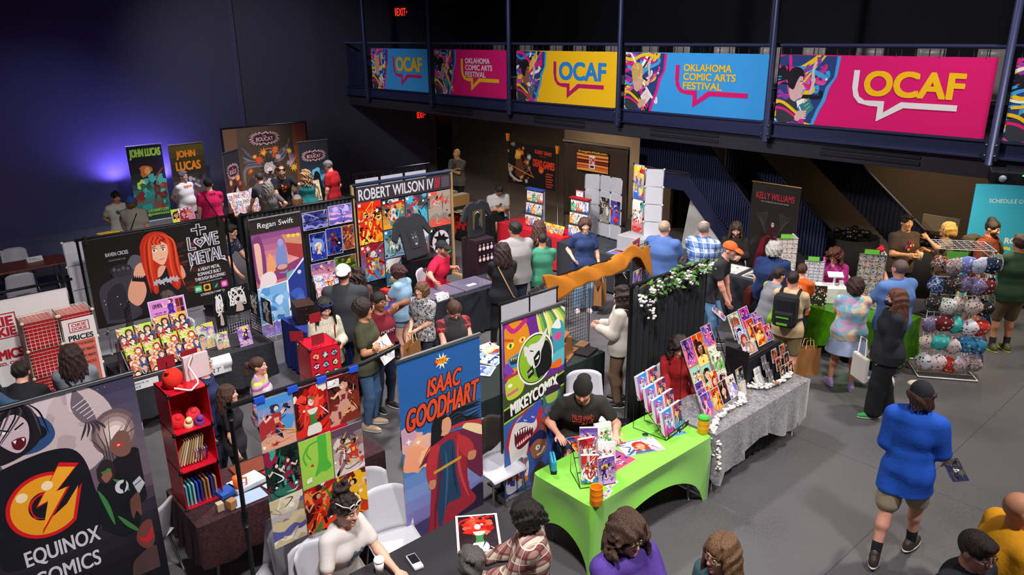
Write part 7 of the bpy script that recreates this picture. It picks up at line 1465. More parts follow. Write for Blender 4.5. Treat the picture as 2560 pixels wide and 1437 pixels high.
def bw(label,M,w,h,seed):
 a=Art(w,h,'#141416',.0005);r=random.Random(seed);[a.stroke(curve([(w*r.uniform(.15,.85),h*r.uniform(.3,.95))for _ in range(4)],5),.02,'#e8e6e4',True)for _ in range(9)];a.blob(w*.55,h*.5,w*.22,'#d8d0cc',r,12,.3);a.blob(w*.52,h*.5,w*.09,'#1a1618',r);a.P(closed([(w*.35,h*.08),(w*.45,h*.4),(w*.6,h*.4),(w*.7,h*.08)]),'#c0a8a0');tag(sheet(a,'art_print',M,PRINT,None,'#222'),label,'art print')
bw('large black print of a white swirling skull head on the wire grid',fr((3.60,9.95,1.02),.1),.34,.40,5);bw('tall narrow black print of three white dancers on the wire grid',fr((3.42,9.92,.88),.1),.15,.52,8);bw('grey print on the side of the wire grid',fr((3.93,9.96,.98),-PI/2+.03),.28,.34,11);bw('pale grey sketch print at the near end of the wire grid',fr((3.95,9.62,.96),-PI/2+.03),.28,.34,14)
b=MB();b.grid(lambda u,v:(.52*u,-.02-.06*math.sin(PI*min(1,v*1.3)),.02-.26*v),6,10);o=b.build('paper_roll',paint('#e4e2e2'),label='white paper roll with brush lettering draped over the table front',cat='paper',loc=(2.78,9.28,TZ+.01),solid=.002);a=Art(.3,.12,'#e4e2e2',.0005);a.text('ART',.05,.03,.2,.06,'#2a2a2e',.01,.3);sheet(a,'lettering',Matrix.Translation((.1,-.085,-.2)),PRINT,o,'#e4e2e2',.001)
a=Art(.34,.11,'#e8e6e6',.0004);a.text('JESSICA H.',.03,.06,.2,.03,'#2a2a2e',.02);a.text('PRICE',.03,.02,.1,.03,'#2a2a2e',.02);o=sheet(a,'name_card',fr((2.06,9.275,.62)),PRINT,None,'#eee');tag(o,'white name card hanging on the front of the black cloth','name card')
# panel tower and rail behind it, wooden table with name tents
PAN=mat('#d6d4da',.45,0,.05,30,.05,name='frosted_panel')
def panels(label,p,ang,cols,rows,w=.36,corner=True,m_=None):
 t=thing('panel_display',label,'display',p,ang)
 for c in range(cols):
  for r_ in range(rows):MB().cbox(((c+.5)*w,0,(r_+.5)*w),(w-.02,.008,w-.02)).build('panel',m_ or PAN,t,bevel=.004);b=MB();x0,x1,z0,z1=c*w+.004,(c+1)*w-.004,r_*w+.004,(r_+1)*w-.004;b.tube([(x0,0,z0),(x1,0,z0),(x1,0,z1),(x0,0,z1)],.006,5,None,True);b.build('panel_frame',plastic('#c8c8cc'),t)
 for c in range(cols+1):
  for r_ in range(rows+1):MB().ball((c*w,-.004,r_*w),.022,6).build('connector',plastic('#d8c8b0')if m_ is PALE else BLKP,t)
 return t
PALE=mat('#bebdc3',.5,0,.05,30,.04,name='white_panel')
panels('white panel display behind the wide black banner, its top rail showing',(2.2,12.25,.022),.0,5,5,.37,True,PALE)
table('brown wooden folding table at far left against the blue wall',.9,15.6,2.88,16.35,top_mat=blotch(('#7a3a22','#8a4428','#6a301c'),6,True,.4))
for i,(u,v)in enumerate(((70,657),(0,640))):
 q=at(u,v,.74);t=thing('name_tent',('folded white name card on the brown table','folded white name card at the left picture edge')[i],'name card',(q.x,q.y,.737),.1,'name cards');a=Art(.26,.1,'#e8e8ea',.0004);a.text('FEATURED /',.03,.055,.14,.02,'#2a2a30',.02);a.text('PRODUCTION TEAM',.03,.025,.18,.02,'#2a2a30',.02);sheet(a,'front',Matrix.Rotation(-.5,4,'X'),PRINT,t,'#eee');MB().slab([(0,.05,.087),(.26,.05,.087),(.26,.1,0),(0,.1,0)],(0,.002,0)).build('back',paint('#e8e8ea'),t)
for i,x in enumerate((1.35,1.95)):chair((x,15.2),PI*.0,('white chair before the brown table, left','white chair before the brown table, right')[i])
chair((2.2,16.65),PI,'white chair behind the brown table')
put('comic','yellow lettered book lying on the white panel display','book',flat((2.72,12.2,1.9),.1),.3,.2,('#f0d838','#e8702a','#5ab83a','#f0e050'),300,'scene',None,.05)
# ---- storybook booth
BLC=mat('#1c2f7e',.8,0,.3,60,.1,name='blue_tablecloth')
table('folding table under the royal blue cloth',4.4,9.3,6.05,10.05,BLC,'royal blue cloth hanging to the floor beside the black comic table',amp=.02)
t=thing('drawer_chest','small dark wooden drawer chest on the blue cloth','chest',(4.62,9.75,TZ),-.25);MB().cbox((0,0,.14),(.28,.34,.28)).build('body',paint('#3a2620',.5),t,bevel=.006)
for k in range(3):d_=MB().cbox((0,-.172,.05+.09*k),(.25,.01,.075)).build('drawer',paint('#2e1d18',.5),t);MB().ball((0,-.182,.05+.09*k),.01,6).build('knob',metal('#b89a5a'),d_)
R1=Matrix.Translation((4.78,9.45,TZ+.02))@Matrix.Rotation(-.12,4,'Z');b=MB()
for x in(0,.60):b.tube([(x,0,0),(x,.34,.62),(x,.34,0),(x,0,0)],.005,6)
for k in range(8):b.tube([(0,.043*k,.078*k),(.6,.043*k,.078*k)],.005,6)
o=b.build('card_rack',BLKP,label='tall black card rack full of small prints on the blue cloth',cat='rack');o.matrix_world=R1
CP=(('#6a7ac8','#c8a0d8','#e8c0a0','#3a3a7a'),('#d8a060','#e8d0a0','#3a2a24','#8a4a2a'),('#8a9ac8','#d8dcec','#4a5a9a','#b0b8d8'),('#a86a8a','#e8a090','#5a3a6a','#d8b0b8'),('#2a2a4a','#c83a3a','#e0c8b0','#4a6ab0'))
for r_ in range(7):
 for c in range(4 if r_>1 else 3):put('card',f'small print card, {ORD[c]} from left in the {("bottom", "second", "third", "fourth", "fifth", "sixth", "top")[r_]} row of the card rack','card',R1@fr((.01+.148*c,-.004+.046*r_,.01+.083*r_),0,.45),.135,.10 if r_%2 else .115,CP[(r_*2+c)%5],310+(r_*3+c)%9,('bust','scene','fig')[(r_+c)%3],('#e8e4e6',.03),.003,'cards in the card rack')
for i,(x,y,w,h,c,nm)in enumerate(((5.75,9.5,.2,.16,'#e8e0d0','cream paper box'),(5.95,9.62,.12,.2,'#c02a2a','red and white carton'),(5.6,9.45,.22,.06,'#d8a850','yellow paper stack'))):MB().cbox((0,0,h/2),(w,.16,h)).build(nm.split()[-1],paint(c),None,(x,y,TZ),.2,nm+' on the blue cloth below the poster frame','carton' if i<2 else 'paper')
# ---- shirt stands and the pink-shirted vendor's table
def shirt_stand(p,ang,ht,label,bust_,art):
 t=thing('shirt_display',label,'shirt display',p,ang);MB().tube([(0,.03,0),(0,.03,ht*.6)],.02).cbox((0,.03,.01),(.3,.2,.02)).build('stand',BLK,t)
 b=MB()
 pr=[(-.24,0),(.24,0),(.25,.44),(.36,.30),(.44,.36),(.33,.60),(.22,.67),(.1,.69),(.05,.655),(-.05,.655),(-.1,.69),(-.22,.67),(-.33,.60),(-.44,.36),(-.36,.30),(-.25,.44)]
 b.slab([(x*ht/.7,-.02,z*ht/.7)for x,z in pr],(0,.05,0));b.build('shirt',cloth('#26272b'),t,bevel=.02);sheet(art,'shirt_print',Matrix.Translation((-art.W/2,-.028,ht*.22)),MATTE,t,'#26272b',.001);return t
a=Art(.26,.36,'#26272b',.0005);r=random.Random(6)
for k in range(10):a.stroke(curve([(.13+.1*(r.random()-.5),.34*r.random()),(.13+.2*(r.random()-.5),.3*r.random()),(.15,.1)]),.006,'#6a6c72',True)
a.P(closed([(.06,.3),(.12,.2),(.2,.3),(.2,.12),(.15,.02),(.1,.1)]),'#3a3c42')
for x in(.1,.17):a.ell(x,.19,.012,.008,'#f0f0f4',8)
for k in range(4):a.P([(.12+.014*k,.08),(.132+.014*k,.08),(.126+.014*k,.05)],'#e0e0e4')
MB().cbox((0,0,.5),(.46,.42,1.0)).build('pedestal',BLK,None,(7.28,10.62,0),0,'black pedestal under the black wolf tee display','pedestal',bevel=.008);o=shirt_stand((7.22,10.55,1.0),.25,.78,'black tee printed with a wolf face displayed on a tilted stand',None,a);o.rotation_euler=(-.28,0,.2)
for k in range(5):q=fr((7.08+.1*(k%3),10.40,.72-.22*(k//3)));put('charm_card',f'hanging charm card, {ORD[k]}, on the black pedestal front','charm',q,.085 if k<3 else .15,.11 if k<3 else .19,PUR if k<3 else DARK,330+k,'bust',None,.004,'charms on the pedestal')
table('folding table of the pink-shirted vendor',6.42,9.02,8.05,9.66,mat('#23262e',.8,0,.3,60,.1,name='charcoal_tablecloth'),'dark charcoal cloth on the pink-shirted vendor table')
for i,(x,w)in enumerate(((6.78,.62),(7.42,.62))):t=thing('print_portfolio',('clear sleeve of large prints, left, on the charcoal table','clear sleeve of large prints, right, on the charcoal table')[i],'portfolio',(x,9.36,TZ),.02,'print sleeves');MB().cbox((0,0,.015),(w,.5,.03)).build('sleeve',plastic('#6a6478',.12),t,bevel=.004);MB().cbox((-.05,-.08,.031),(.17,.09,.002)).build('note',paint('#e8e6ea'),t)
put('sign','white name card on the front corner of the charcoal table','name card',fr((6.5,9.04,TZ),.1,.3),.26,.10,('#e8e6e8','#e4e2e4'),340,'none')
MB().cbox((0,0,.62),(.44,.4,1.24)).build('display_box',paint('#2a1a22',.5),None,(8.28,10.2,0),0,'dark box with round charms on its front near the red table','display box',bevel=.006)
for k in range(8):x,z=8.11+.09*(k%4),1.02-.2*(k//4);a=Art(.085,.16,'#1c161c',.0005);a.ell(.042,.06,.035,.04,('#d86a8a','#b0c890','#e0a0b8','#c8a8d8')[k%4],14);a.ell(.042,.06,.02,.024,'#f0e8ec',12);a.splash(.042,.125,.026,('#e8a0c0','#e0d8a0')[k%2],random.Random(k),5);tag(sheet(a,'charm_card',Matrix.Translation((x,9.99,z)),GLOSS,None,'#222',.003),f'round character charm, {ORD[k % 4]} in the {("upper", "lower")[k // 4]} row on the dark box','charm','charms on the dark box')
a=Art(.26,.34,'#5a5030',.0005);a.P(closed([(.04,.0),(.06,.2),(.1,.3),(.17,.31),(.2,.22),(.16,.15),(.22,.0)]),'#16171a');a.stroke(curve([(.06,.27),(.12,.31),(.18,.28)]),.02,'#c8ccd0',True);a.ell(.19,.08,.04,.03,'#3a4a5a',10)
shirt_stand((8.3,10.25,1.24),.15,.66,'black tee with a helmeted head print on top of the dark charm box',None,a)
# ---- back row
BK2=BLKC
table('folding table of the booth before the lion backdrop',6.6,16.85,9.6,17.38,BK2,'black cloth under the prints before the lion backdrop');table('folding table before the two narrow lettered banners',3.9,16.8,6.4,17.35,BK2,'black cloth on the table before the green-lettered banner')
R2=Matrix.Translation((6.62,17.0,TZ))@Matrix.Rotation(.1,4,'Z')
for r_ in range(3):
 for c in range(5):put('comic',f'pale comic, {ORD[c]} from left in the {ROW[r_]} row before the lion backdrop','comic',R2@fr((.165*c,.1*r_,.13*r_),0,.3),.155,.24,(('#e8e4ea','#e0862a','#8a90c8','#c8a0b8'),('#dcd8e4','#a0b060','#9aa8d0','#d8a090'))[r_%2],350+(r_+c)%4,'two',None,.006,'comics before the lion backdrop')
for i,(u,v,pal,nm)in enumerate(((445,555,GRN,'yellow-green'),(463,552,DARK,'red and white'),(480,548,DARK,'dark rose'))):q=at(u,v,TZ);put('comic',nm+' comic propped before the green-lettered banner','comic',fr((q.x-.1,q.y,TZ),.1,.25),.2,.29,(('#a8d838','#e8e040','#c83a3a','#e8e8d0'),('#e8e0e4','#c82a38','#d8d0d8','#8a2030'),('#a84a5a','#d8a8b8','#5a3a4a','#c87888'))[i],360+i,'bust',None,.006)
q=at(825,505,TZ);t=thing('laptop','open dark laptop seen from behind at the booth before the lion backdrop','laptop',(q.x,q.y,TZ),.1);MB().cbox((0,.13,.008),(.36,.25,.016)).build('keyboard',plastic('#2a1e20'),t);MB().cbox((0,0,.13),(.36,.01,.25),0,None,.15).build('screen',plastic('#241a1c'),t,bevel=.004)
for i,(u,v,pal,nm)in enumerate(((720,490,('#d8d8d8','#4a4448','#e8e4e0'),'grey'),(772,475,('#d8cca8','#6a5a3a','#e8e0c8','#3a2a1a'),'gold and black'),(793,478,('#c8b878','#f0e8c8','#7a6a3a'),'pale gold'))):q=at(u,v,1.0);put('art_print',nm+' print propped on the table before the lion backdrop','art print',fr((q.x-.15,17.25,TZ),.05,.2),.34,.5,pal,370+i,'bust',('#e8e4e0',.03),.005)
# ---- row by the wall under the balcony
a=Art(1.7,.62,'#17130f',.001);a.text('DEAD GAMES',.1,.26,1.5,.3,'#c8201a',.06);a.blob(.75,.2,.16,'#d82a1a',random.Random(2),14,.1);a.stroke([(.66,.2),(.71,.14),(.75,.2),(.80,.14),(.84,.2)],.025,'#f0b020')
table('folding table of old comics under the balcony',10.72,13.05,11.4,14.95,BLKC,'black cloth under the old comics beneath the balcony');tag(sheet(a,'table_banner',upright((10.67,14.85,.06),(10.67,13.15,.06)),MATTE,None,'#17130f'),'black table banner with red lettering and a red pumpkin face','banner')
for i in range(2):t=thing('comic_box',('long cardboard comic box at the near end of the old comics table','second cardboard comic box behind the first')[i],'box',(11.05,14.35+.45*i,TZ),.05);MB().cbox((0,0,.13),(.55,.24,.26)).build('box',paint('#b88a50'),t);MB().cbox((0,0,.262),(.5,.19,.012)).build('comics',paint('#d8d0c0'),t)
for i in range(6):put('comic',f'flat old comic, {ORD[i]} from the near end, on the table under the balcony','comic',flat((10.8+.3*(i%2),14.0-.28*(i//2)-.3,TZ+.002),1.5+.1*i),.19,.28,('#d8c890','#a8906a','#e8e0c0','#8a6a4a'),380+i%3,'two',None,.01,'old comics on the table')
REDC=mat('#c01626',.75,0,.3,60,.1,name='red_tablecloth')
table('folding table under the bright red cloth',10.6,10.4,11.3,12.35,REDC,'bright red tablecloth hanging to the floor')
for n_,(yy,lb)in enumerate(((11.75,'far'),(10.45,'near'))):
 t=thing('print_rack',f'tall rack of white drawings at the {lb} end of the red table','rack',(10.95,yy,TZ),-PI/2);MB().cbox((.24,.03,.40),(.5,.02,.8)).build('backboard',paint('#8a8a94'),t);MB().cbox((.24,0,.80),(.5,.12,.03)).build('header',paint('#2a4a9a' if n_==0 else '#a81420'),t)
 for r_ in range(3):
  for c in range(3):put('art_print',f'white drawing, {ORD[c]} from left in the {ROW[r_]} row, {lb} rack on red cloth','art print',Matrix.Translation((10.92-.03*(2-r_),yy-.01-.163*c,TZ+.02+.26*r_))@Matrix.Rotation(-PI/2,4,'Z'),.155,.22,('#f0eeea',('#d84a2a','#3a6ac8','#e8a020','#3aa060')[(r_+c+n_)%4],'#e8e6e0'),390+(r_*3+c+n_)%7,'fig',None,.004,'drawings in the racks')
put('sign','white price sign with red edge on the near print rack','sign',fr((10.97,10.35,TZ+.82),-PI/2),.2,.13,('#eceaea','#e8e6e6'),400,'none',('#b81828',.08))
for i in range(5):put('comic',f'yellow comic, {ORD[i]} from the far end, between the racks on the red table','comic',fr((10.75,11.2-.14*i,TZ),-PI/2,.35),.13,.2,('#f0c828','#d8402a','#3a7ac0','#f0e8d0'),402+i%3,'two',None,.005,'comics between the racks')
CHAR=mat('#2e3036',.8,0,.3,60,.1,name='charcoal_tablecloth')
table('folding table carrying the frosted panel towers',10.4,8.1,11.4,10.3,CHAR,'charcoal cloth under the frosted panel towers')
FROST=mat('#a2a2a6',.35,0,.05,30,.05,name='frosted_panel')
panels('grey frosted panel tower with two dark prints, outer leaf',(11.15,10.28,TZ+.022),-PI/2+.5,1,4,.31,True,FROST);panels('grey frosted panel tower with two dark prints, main leaves',(11.3,10.0,TZ+.022),-PI/2-.1,2,4,.31,True,FROST)
put('art_print','black print of a pale figure on the frosted panel tower','art print',fr((11.27,9.97,TZ+.33),-PI/2-.1),.26,.5,('#1c1a1a','#8a8478','#c8c0b0','#2a2826'),410,'fig');put('art_print','black print of a red and blue figure on the frosted panel tower','art print',fr((11.24,9.66,TZ+.35),-PI/2-.1),.26,.46,('#14161c','#3a5ac8','#d83a2a','#2a3a8a','#8a2a2a'),411,'fig')
panels('grey frosted panel tower holding two tall colour posters',(11.1,9.0,TZ+.30),-PI/2-.2,1,4,.33,True,FROST);panels('white panel leaf standing beside the two tall colour posters',(11.0,8.64,TZ+.26),-PI/2+.55,1,4,.33,True,PALE);MB().cbox((0,0,.17),(.42,.6,.30)).build('panel_box',FROST,None,(10.95,8.75,TZ),.1,'grey panel box under the tower with two tall posters','box',bevel=.01)
for k in range(2):put('poster',('white poster of red and green heroes low on the panel tower','yellow and blue poster of red heroes high on the panel tower')[k],'poster',fr((11.07,8.97,TZ+.36+.64*k),-PI/2-.2),.29,.6,(('#e8e8e4','#d82a2a','#3a9a8a','#e8e0d8'),('#f0c828','#3a6ac0','#c82a24','#f0e0a0'))[k],413+k,'two')
put('art_print','bluish print lying on the charcoal cloth before the panel tower','art print',flat((10.5,9.1,TZ+.002),-1.4),.3,.42,COOL,416,'bust',None,.004)
# ---- mustard-draped grid booth
GB=plastic('#141416')
table('folding table of the woodcraft booth',4.25,6.0,6.95,6.72,mat('#1c2624',.85,0,.3,60,.1,name='dark_tablecloth'),'very dark green cloth on the woodcraft table',amp=.015)
b=MB();wire(b,(6.72,6.82,.76),(.36,.0,0),(0,0,.84),7,16,.0035);wire(b,(7.16,6.86,.76-.4),(.40,.0,0),(0,0,1.24),8,24,.0035);wire(b,(8.5,6.8,.4),(.36,.06,0),(0,0,1.3),7,22,.0035);b.tube([(6.7,6.82,1.6),(8.9,6.84,1.62)],.008)
for x in(6.72,7.56,8.5,8.86):b.tube([(x,6.83,0),(x,6.83,1.6)],.006)
b.build('wire_grid',GB,label='black wire grid frame beneath the mustard cloth',cat='wire grid')
def must(u,v):
 x=6.66+2.2*u;sag=.10*math.sin(PI*min(1,u*1.25))*(u<.8);z=1.64-.02*sag*3+(.10 if .72<u<.93 else 0)*math.sin(PI*(u-.72)/.21)if .72<u<.93 else 1.64-.05*math.sin(PI*u/.72)if u<=.72 else 1.64
 w_=.20+.26*max(0,1-u/.22)+.30*max(0,(u-.86)/.14);a_=(v-.5)*2;off=a_*.09;dz=-abs(a_)**1.6*w_
 return(x+.02*math.sin(9*v+7*u),6.83+off+.018*math.sin(26*u+5*v),z+dz+.015*math.sin(18*u+3*v)+.01*math.sin(41*u))
MB().grid(must,90,22).build('draped_cloth',mat('#b06a14',.9,0,.5,70,.12,name='mustard_cloth'),label='mustard yellow cloth draped over the wire grid frame',cat='cloth',solid=.006)
b=MB();b.slab([(-.22,0,0),(.22,0,0),(.26,.18,.42),(-.18,.18,.42)],(0,.02,0));o=b.build('pegboard',dots('#17171a',('#5a3a2a','#3a4a5a','#7a4a2a','#2a2a2e'),22,.3),label='slanted black board of small charms left of the mustard cloth',cat='board',loc=(6.45,6.55,1.15),rz=.3)
for x in(6.35,6.6):pass
t=thing('panel_pair','two grey foam panels in a black frame behind the cartoon roll-up banner','panel',(4.62,5.37,0))
for x in(0,.40):MB().cbox((x+.2,0,1.72),(.38,.01,.8)).build('panel',paint('#a8a6ac'),t)
MB().tube([(-.02,0,2.14),(.82,0,2.14)],.014).tube([(0,0,0),(0,0,2.14)],.012).tube([(.4,0,1.0),(.4,0,2.16)],.012).tube([(.8,0,0),(.8,0,2.14)],.012).cbox((.4,0,.01),(.9,.4,.02)).build('frame',BLK,t)
t=thing('wood_easel','wooden desk-top stand with three paper-holding slots on the woodcraft table','stand',(6.45,6.32,TZ),.45);WD=mat('#8a5a36',.5,0,.2,30,.2,name='wood')
MB().cbox((0,0,.01),(.52,.34,.02)).build('base',WD,t);MB().cbox((-.12,0,.12),(.03,.24,.2)).cbox((.12,0,.12),(.03,.24,.2)).cbox((0,.05,.23),(.5,.22,.02)).build('frame',WD,t)
for k in range(3):MB().cbox((-.2+.2*k,.08,.26),(.15,.05,.05)).build('slot',paint('#6a2a1c'),t);MB().cbox((-.2+.2*k,.1,.37),(.15,.006,.2),0,None,-.25).build('paper',paint(('#d8b0a8','#d0c8cc','#d8d8e0')[k]),t)
t=thing('open_box','blue open cardboard box holding rolled prints on the woodcraft table','box',(6.05,6.12,TZ),.12);MB().box(-.2,-.12,0,.2,-.11,.1).box(-.2,.11,0,.2,.12,.1).box(-.2,-.12,0,-.19,.12,.1).box(.19,-.12,0,.2,.12,.1).box(-.2,-.12,0,.2,.12,.01).build('box',paint('#1e2d6a'),t);MB().grid(lambda u,v:(-.2+.36*u,.1*math.cos(2.6*v),.06+.1*math.sin(2.6*v)),4,8).build('paper',paint('#c8a0b0'),t,solid=.004)
for i,(x,y,w,d,h,c,nm)in enumerate(((5.95,6.4,.5,.2,.012,'#d8b0b8','pink paper sheets'),(6.75,6.15,.3,.22,.03,'#1c1a1a','black craft tray'),(6.85,6.3,.18,.14,.05,'#7a5a40','small brown bag'),(6.25,6.6,.12,.1,.09,'#b82a3a','red ribbon roll'))):MB().cbox((0,0,h/2),(w,d,h)).build(nm.split()[-1],paint(c),None,(x,y,TZ),.3,nm+' on the woodcraft table',nm.split()[-1],bevel=.004)
put('sign','black hanging sign on the mustard-draped frame','sign',fr((8.05,6.80,1.02),.05),.36,.34,('#1a1a1c','#1c1c1e'),420,'none');put('sign','red framed sign at the far side of the mustard cloth','sign',fr((8.6,6.95,1.4),.3),.3,.34,('#a81c20','#b82a24','#8a1418'),421,'none',('#d8c090',.05));put('art_print','purple and white print hanging on the wire grid by the mustard cloth','art print',fr((8.42,6.76,.72),.2),.26,.62,PUR,422,'fig',('#e8e4e8',.03))
# flowered curtain
t=thing('pipe_and_drape','black pleated curtain topped with leaves and white flowers','divider',(6.58,5.3,0));mb=MB();curtain(mb,0,1.5,.03,1.88,13,.035);mb.build('curtain',mat('#1f2124',.85,0,.3,90,.15,name='black_curtain'),t,solid=.004);MB().tube([(-.04,0,1.9),(1.54,0,1.9)],.022).build('crossbar',BLK,t)
for x in(0,1.5):MB().tube([(x,.0,0),(x,.0,1.92)],.022).cbox((x,0,.012),(.3,.4,.024)).build('upright',BLK,t)
t=thing('flower_garland','leafy garland with white flowers along the top of the black curtain','garland',(6.58,5.22,1.85));rg=random.Random(12);lf=MB();vn=MB()
vn.tube([(.05+.1*k,.0,.02+.03*math.sin(k*1.3))for k in range(15)],.006,5).build('vine',paint('#6a4a2c'),t)
for k in range(150):
 x=.05+1.42*rg.random()**.9;c=Vector((x,rg.uniform(-.07,.05),.02+rg.uniform(-.16,.10)*(1 if .2<x<1.2 else .7)));d_=Vector((rg.uniform(-1,1),rg.uniform(-1,.3),rg.uniform(-.5,.9))).normalized();s_=d_.orthogonal().normalized();l=rg.uniform(.06,.11);lf.add([c,c+d_*l*.5+s_*l*.2,c+d_*l,c+d_*l*.5-s_*l*.2],[(0,1,2,3)])
lf.build('leaves',mat('#4c7a2c',.5,0,.2,30,.35,name='leaf'),t)
for cx,cz,n in((.02,-.10,14),(.2,-.02,16),(.22,-.2,12),(.24,-.32,8),(.36,.0,8),(.72,-.04,10),(.9,.02,18),(1.0,-.06,10),(1.22,.03,14),(1.36,.02,10),(.6,.08,5)):
 fl=MB()
 for k in range(n):fl.ball((cx+rg.uniform(-.05,.05),-.06+rg.uniform(-.03,.03),cz+rg.uniform(-.06,.06)),rg.uniform(.014,.028),6,None,(1,.8,.7))
 fl.build('blossom',WHF,t)
def paper_bag(p,rz,w,h,label,group='paper bags'):
 t=thing('paper_bag',label,'bag',p,rz,group);KR=paint('#a5713f',.8);b=MB();d=w*.38;b.box(-w/2,-d/2,0,w/2,d/2,.004)
 for s_ in(-1,1):b.add([(-w/2,s_*d/2,0),(w/2,s_*d/2,0),(w/2,s_*d*.42,h),(-w/2,s_*d*.42,h)],[(0,1,2,3)]);b.add([(s_*w/2,-d/2,0),(s_*w/2,d/2,0),(s_*w/2,d*.42,h),(s_*w*.46,0,h*.6),(s_*w/2,-d*.42,h)],[(0,1,2,3,4)])
 b.build('bag',KR,t,solid=.003)
 for s_ in(-1,1):MB().tube([(-w*.18,s_*d*.42,h),(-w*.14,s_*d*.3,h+.12),(w*.14,s_*d*.3,h+.12),(w*.18,s_*d*.42,h)],.004,6).build('handle',paint('#c8a878'),t)
 return t
q=at(2012,935,0);paper_bag((q.x,q.y,0),-.6,.34,.42,'brown paper bag on the floor at the far end of the silver table')
# ---- right-hand booths
table('folding table of the print sellers before the stairs',10.95,5.75,11.6,7.75,CHAR,'charcoal cloth under the matted prints before the stairs')
for i,(y,pal,nm)in enumerate(((7.4,WHT_,'white'),(7.0,('#e8e4dc','#c8c0b8','#f0ece4'),'cream'),(6.55,('#d8d4cc','#8a8a86','#e8e4dc','#3a3a3a'),'grey ink'),(6.25,('#e0902a','#f0c060','#d8d0c0'),'orange'),(5.95,('#d8d4cc','#7a7a78','#e8e4dc','#3a3a3c'),'second grey ink'))):put('art_print',nm+' matted print lying on the charcoal cloth before the stairs','art print',flat((11.05,y,TZ+.002),-1.5),.34,.48,pal,430+i,'scene',('#e8e4dc',.08),.01)
GSH=mat('#4f9a12',.22,.55,.6,9,.45,name='shiny_green_cloth')
table('folding table under the shiny green cloth',10.5,3.72,11.25,5.05,GSH,'shiny metallic green cloth hanging in folds',amp=.04,drop=.55)
PC_=('#c83a40','#2a2a2e','#e0a83a','#3a8a9a','#e8b0b8','#5a4a8a','#d8d0c8','#6a9a4a')
PINM=(dots('#dcd6cc',PC_[1:2]+('#b8a890','#8a8078','#c83a40'),34,.32),dots('#c4b8b4',PC_,38,.46),dots('#e4e4e8',('#b0b0b8','#8a8a90','#d8b0b0','#5a5a60'),34,.3))
def pinboard(label,p,rz,w,h,m_,m2,tagc=True):
 t=thing('pin_tower',label,'display',p,rz);MB().cbox((0,-.01,h/2),(w,.02,h)).build('front_board',m_,t);MB().cbox((w/2,w/2,h/2),(.02,w,h)).build('side_board',m2,t)
 b=MB();wire(b,(-w/2,-.024,0),(w,0,0),(0,0,h),4,9,.0014);wire(b,(w/2+.014,0,0),(0,w,0),(0,0,h),4,9,.0014);wire(b,(-w/2,-.02,h),(w,0,0),(0,w,0),4,4,.0014);b.build('grid',plastic('#38342f'),t)
 if tagc:MB().cbox((-.02,-.03,h+.04),(w*.55,.006,.07)).build('green_tag',paint('#7ad84a'),t)
pinboard('tall pin display tower with green tags beside the red-robed banner',(11.35,5.95,TZ),-PI/2+.75,.34,.72,PINM[0],PINM[0]);pinboard('tall multicoloured button tower on the shiny green cloth',(11.0,4.42,TZ),-PI/2+.55,.36,.84,PINM[1],PINM[2]);pinboard('short white pin display behind the orange-shirted child',(11.3,5.42,TZ),-PI/2+.5,.3,.46,PINM[2],bands(('#d848b8','#f0e8f0'),.05))
stuff('crane_pile','red and blue paper stars heaped on top of the button tower','ornament',(11.15,4.38,TZ+.86),[((0,0,.03),.06,(1.3,1,.6)),((.1,.03,.04),.03,(1,1,1)),((-.08,0,.05),.025,(1,1,1))],cloth('#c8142c'))
t=thing('cash_box','white counter box with a small tablet stand on the green table','box',(10.95,4.95,TZ),-.9);MB().cbox((0,0,.12),(.42,.3,.24)).build('box',paint('#e6e2da'),t,bevel=.006);MB().tube([(.05,.05,.24),(.05,.05,.40)],.018).cbox((.05,.02,.41),(.22,.14,.02),0,None,.3).build('tablet_stand',plastic('#e8e8ea'),t);MB().cbox((.16,.08,.27),(.06,.06,.06)).build('card_reader',plastic('#dcdce0'),t)
MB().cbox((0,0,.15),(.28,.02,.30),0,None,-.2).build('pin_board',dots('#16181a',('#e8e0d0','#e0862a','#5ab04a','#c83a3a','#d8c8a0'),30,.36),None,(10.62,5.0,TZ),-1.0,'black board of round pins leaning before the white counter box','pin board')
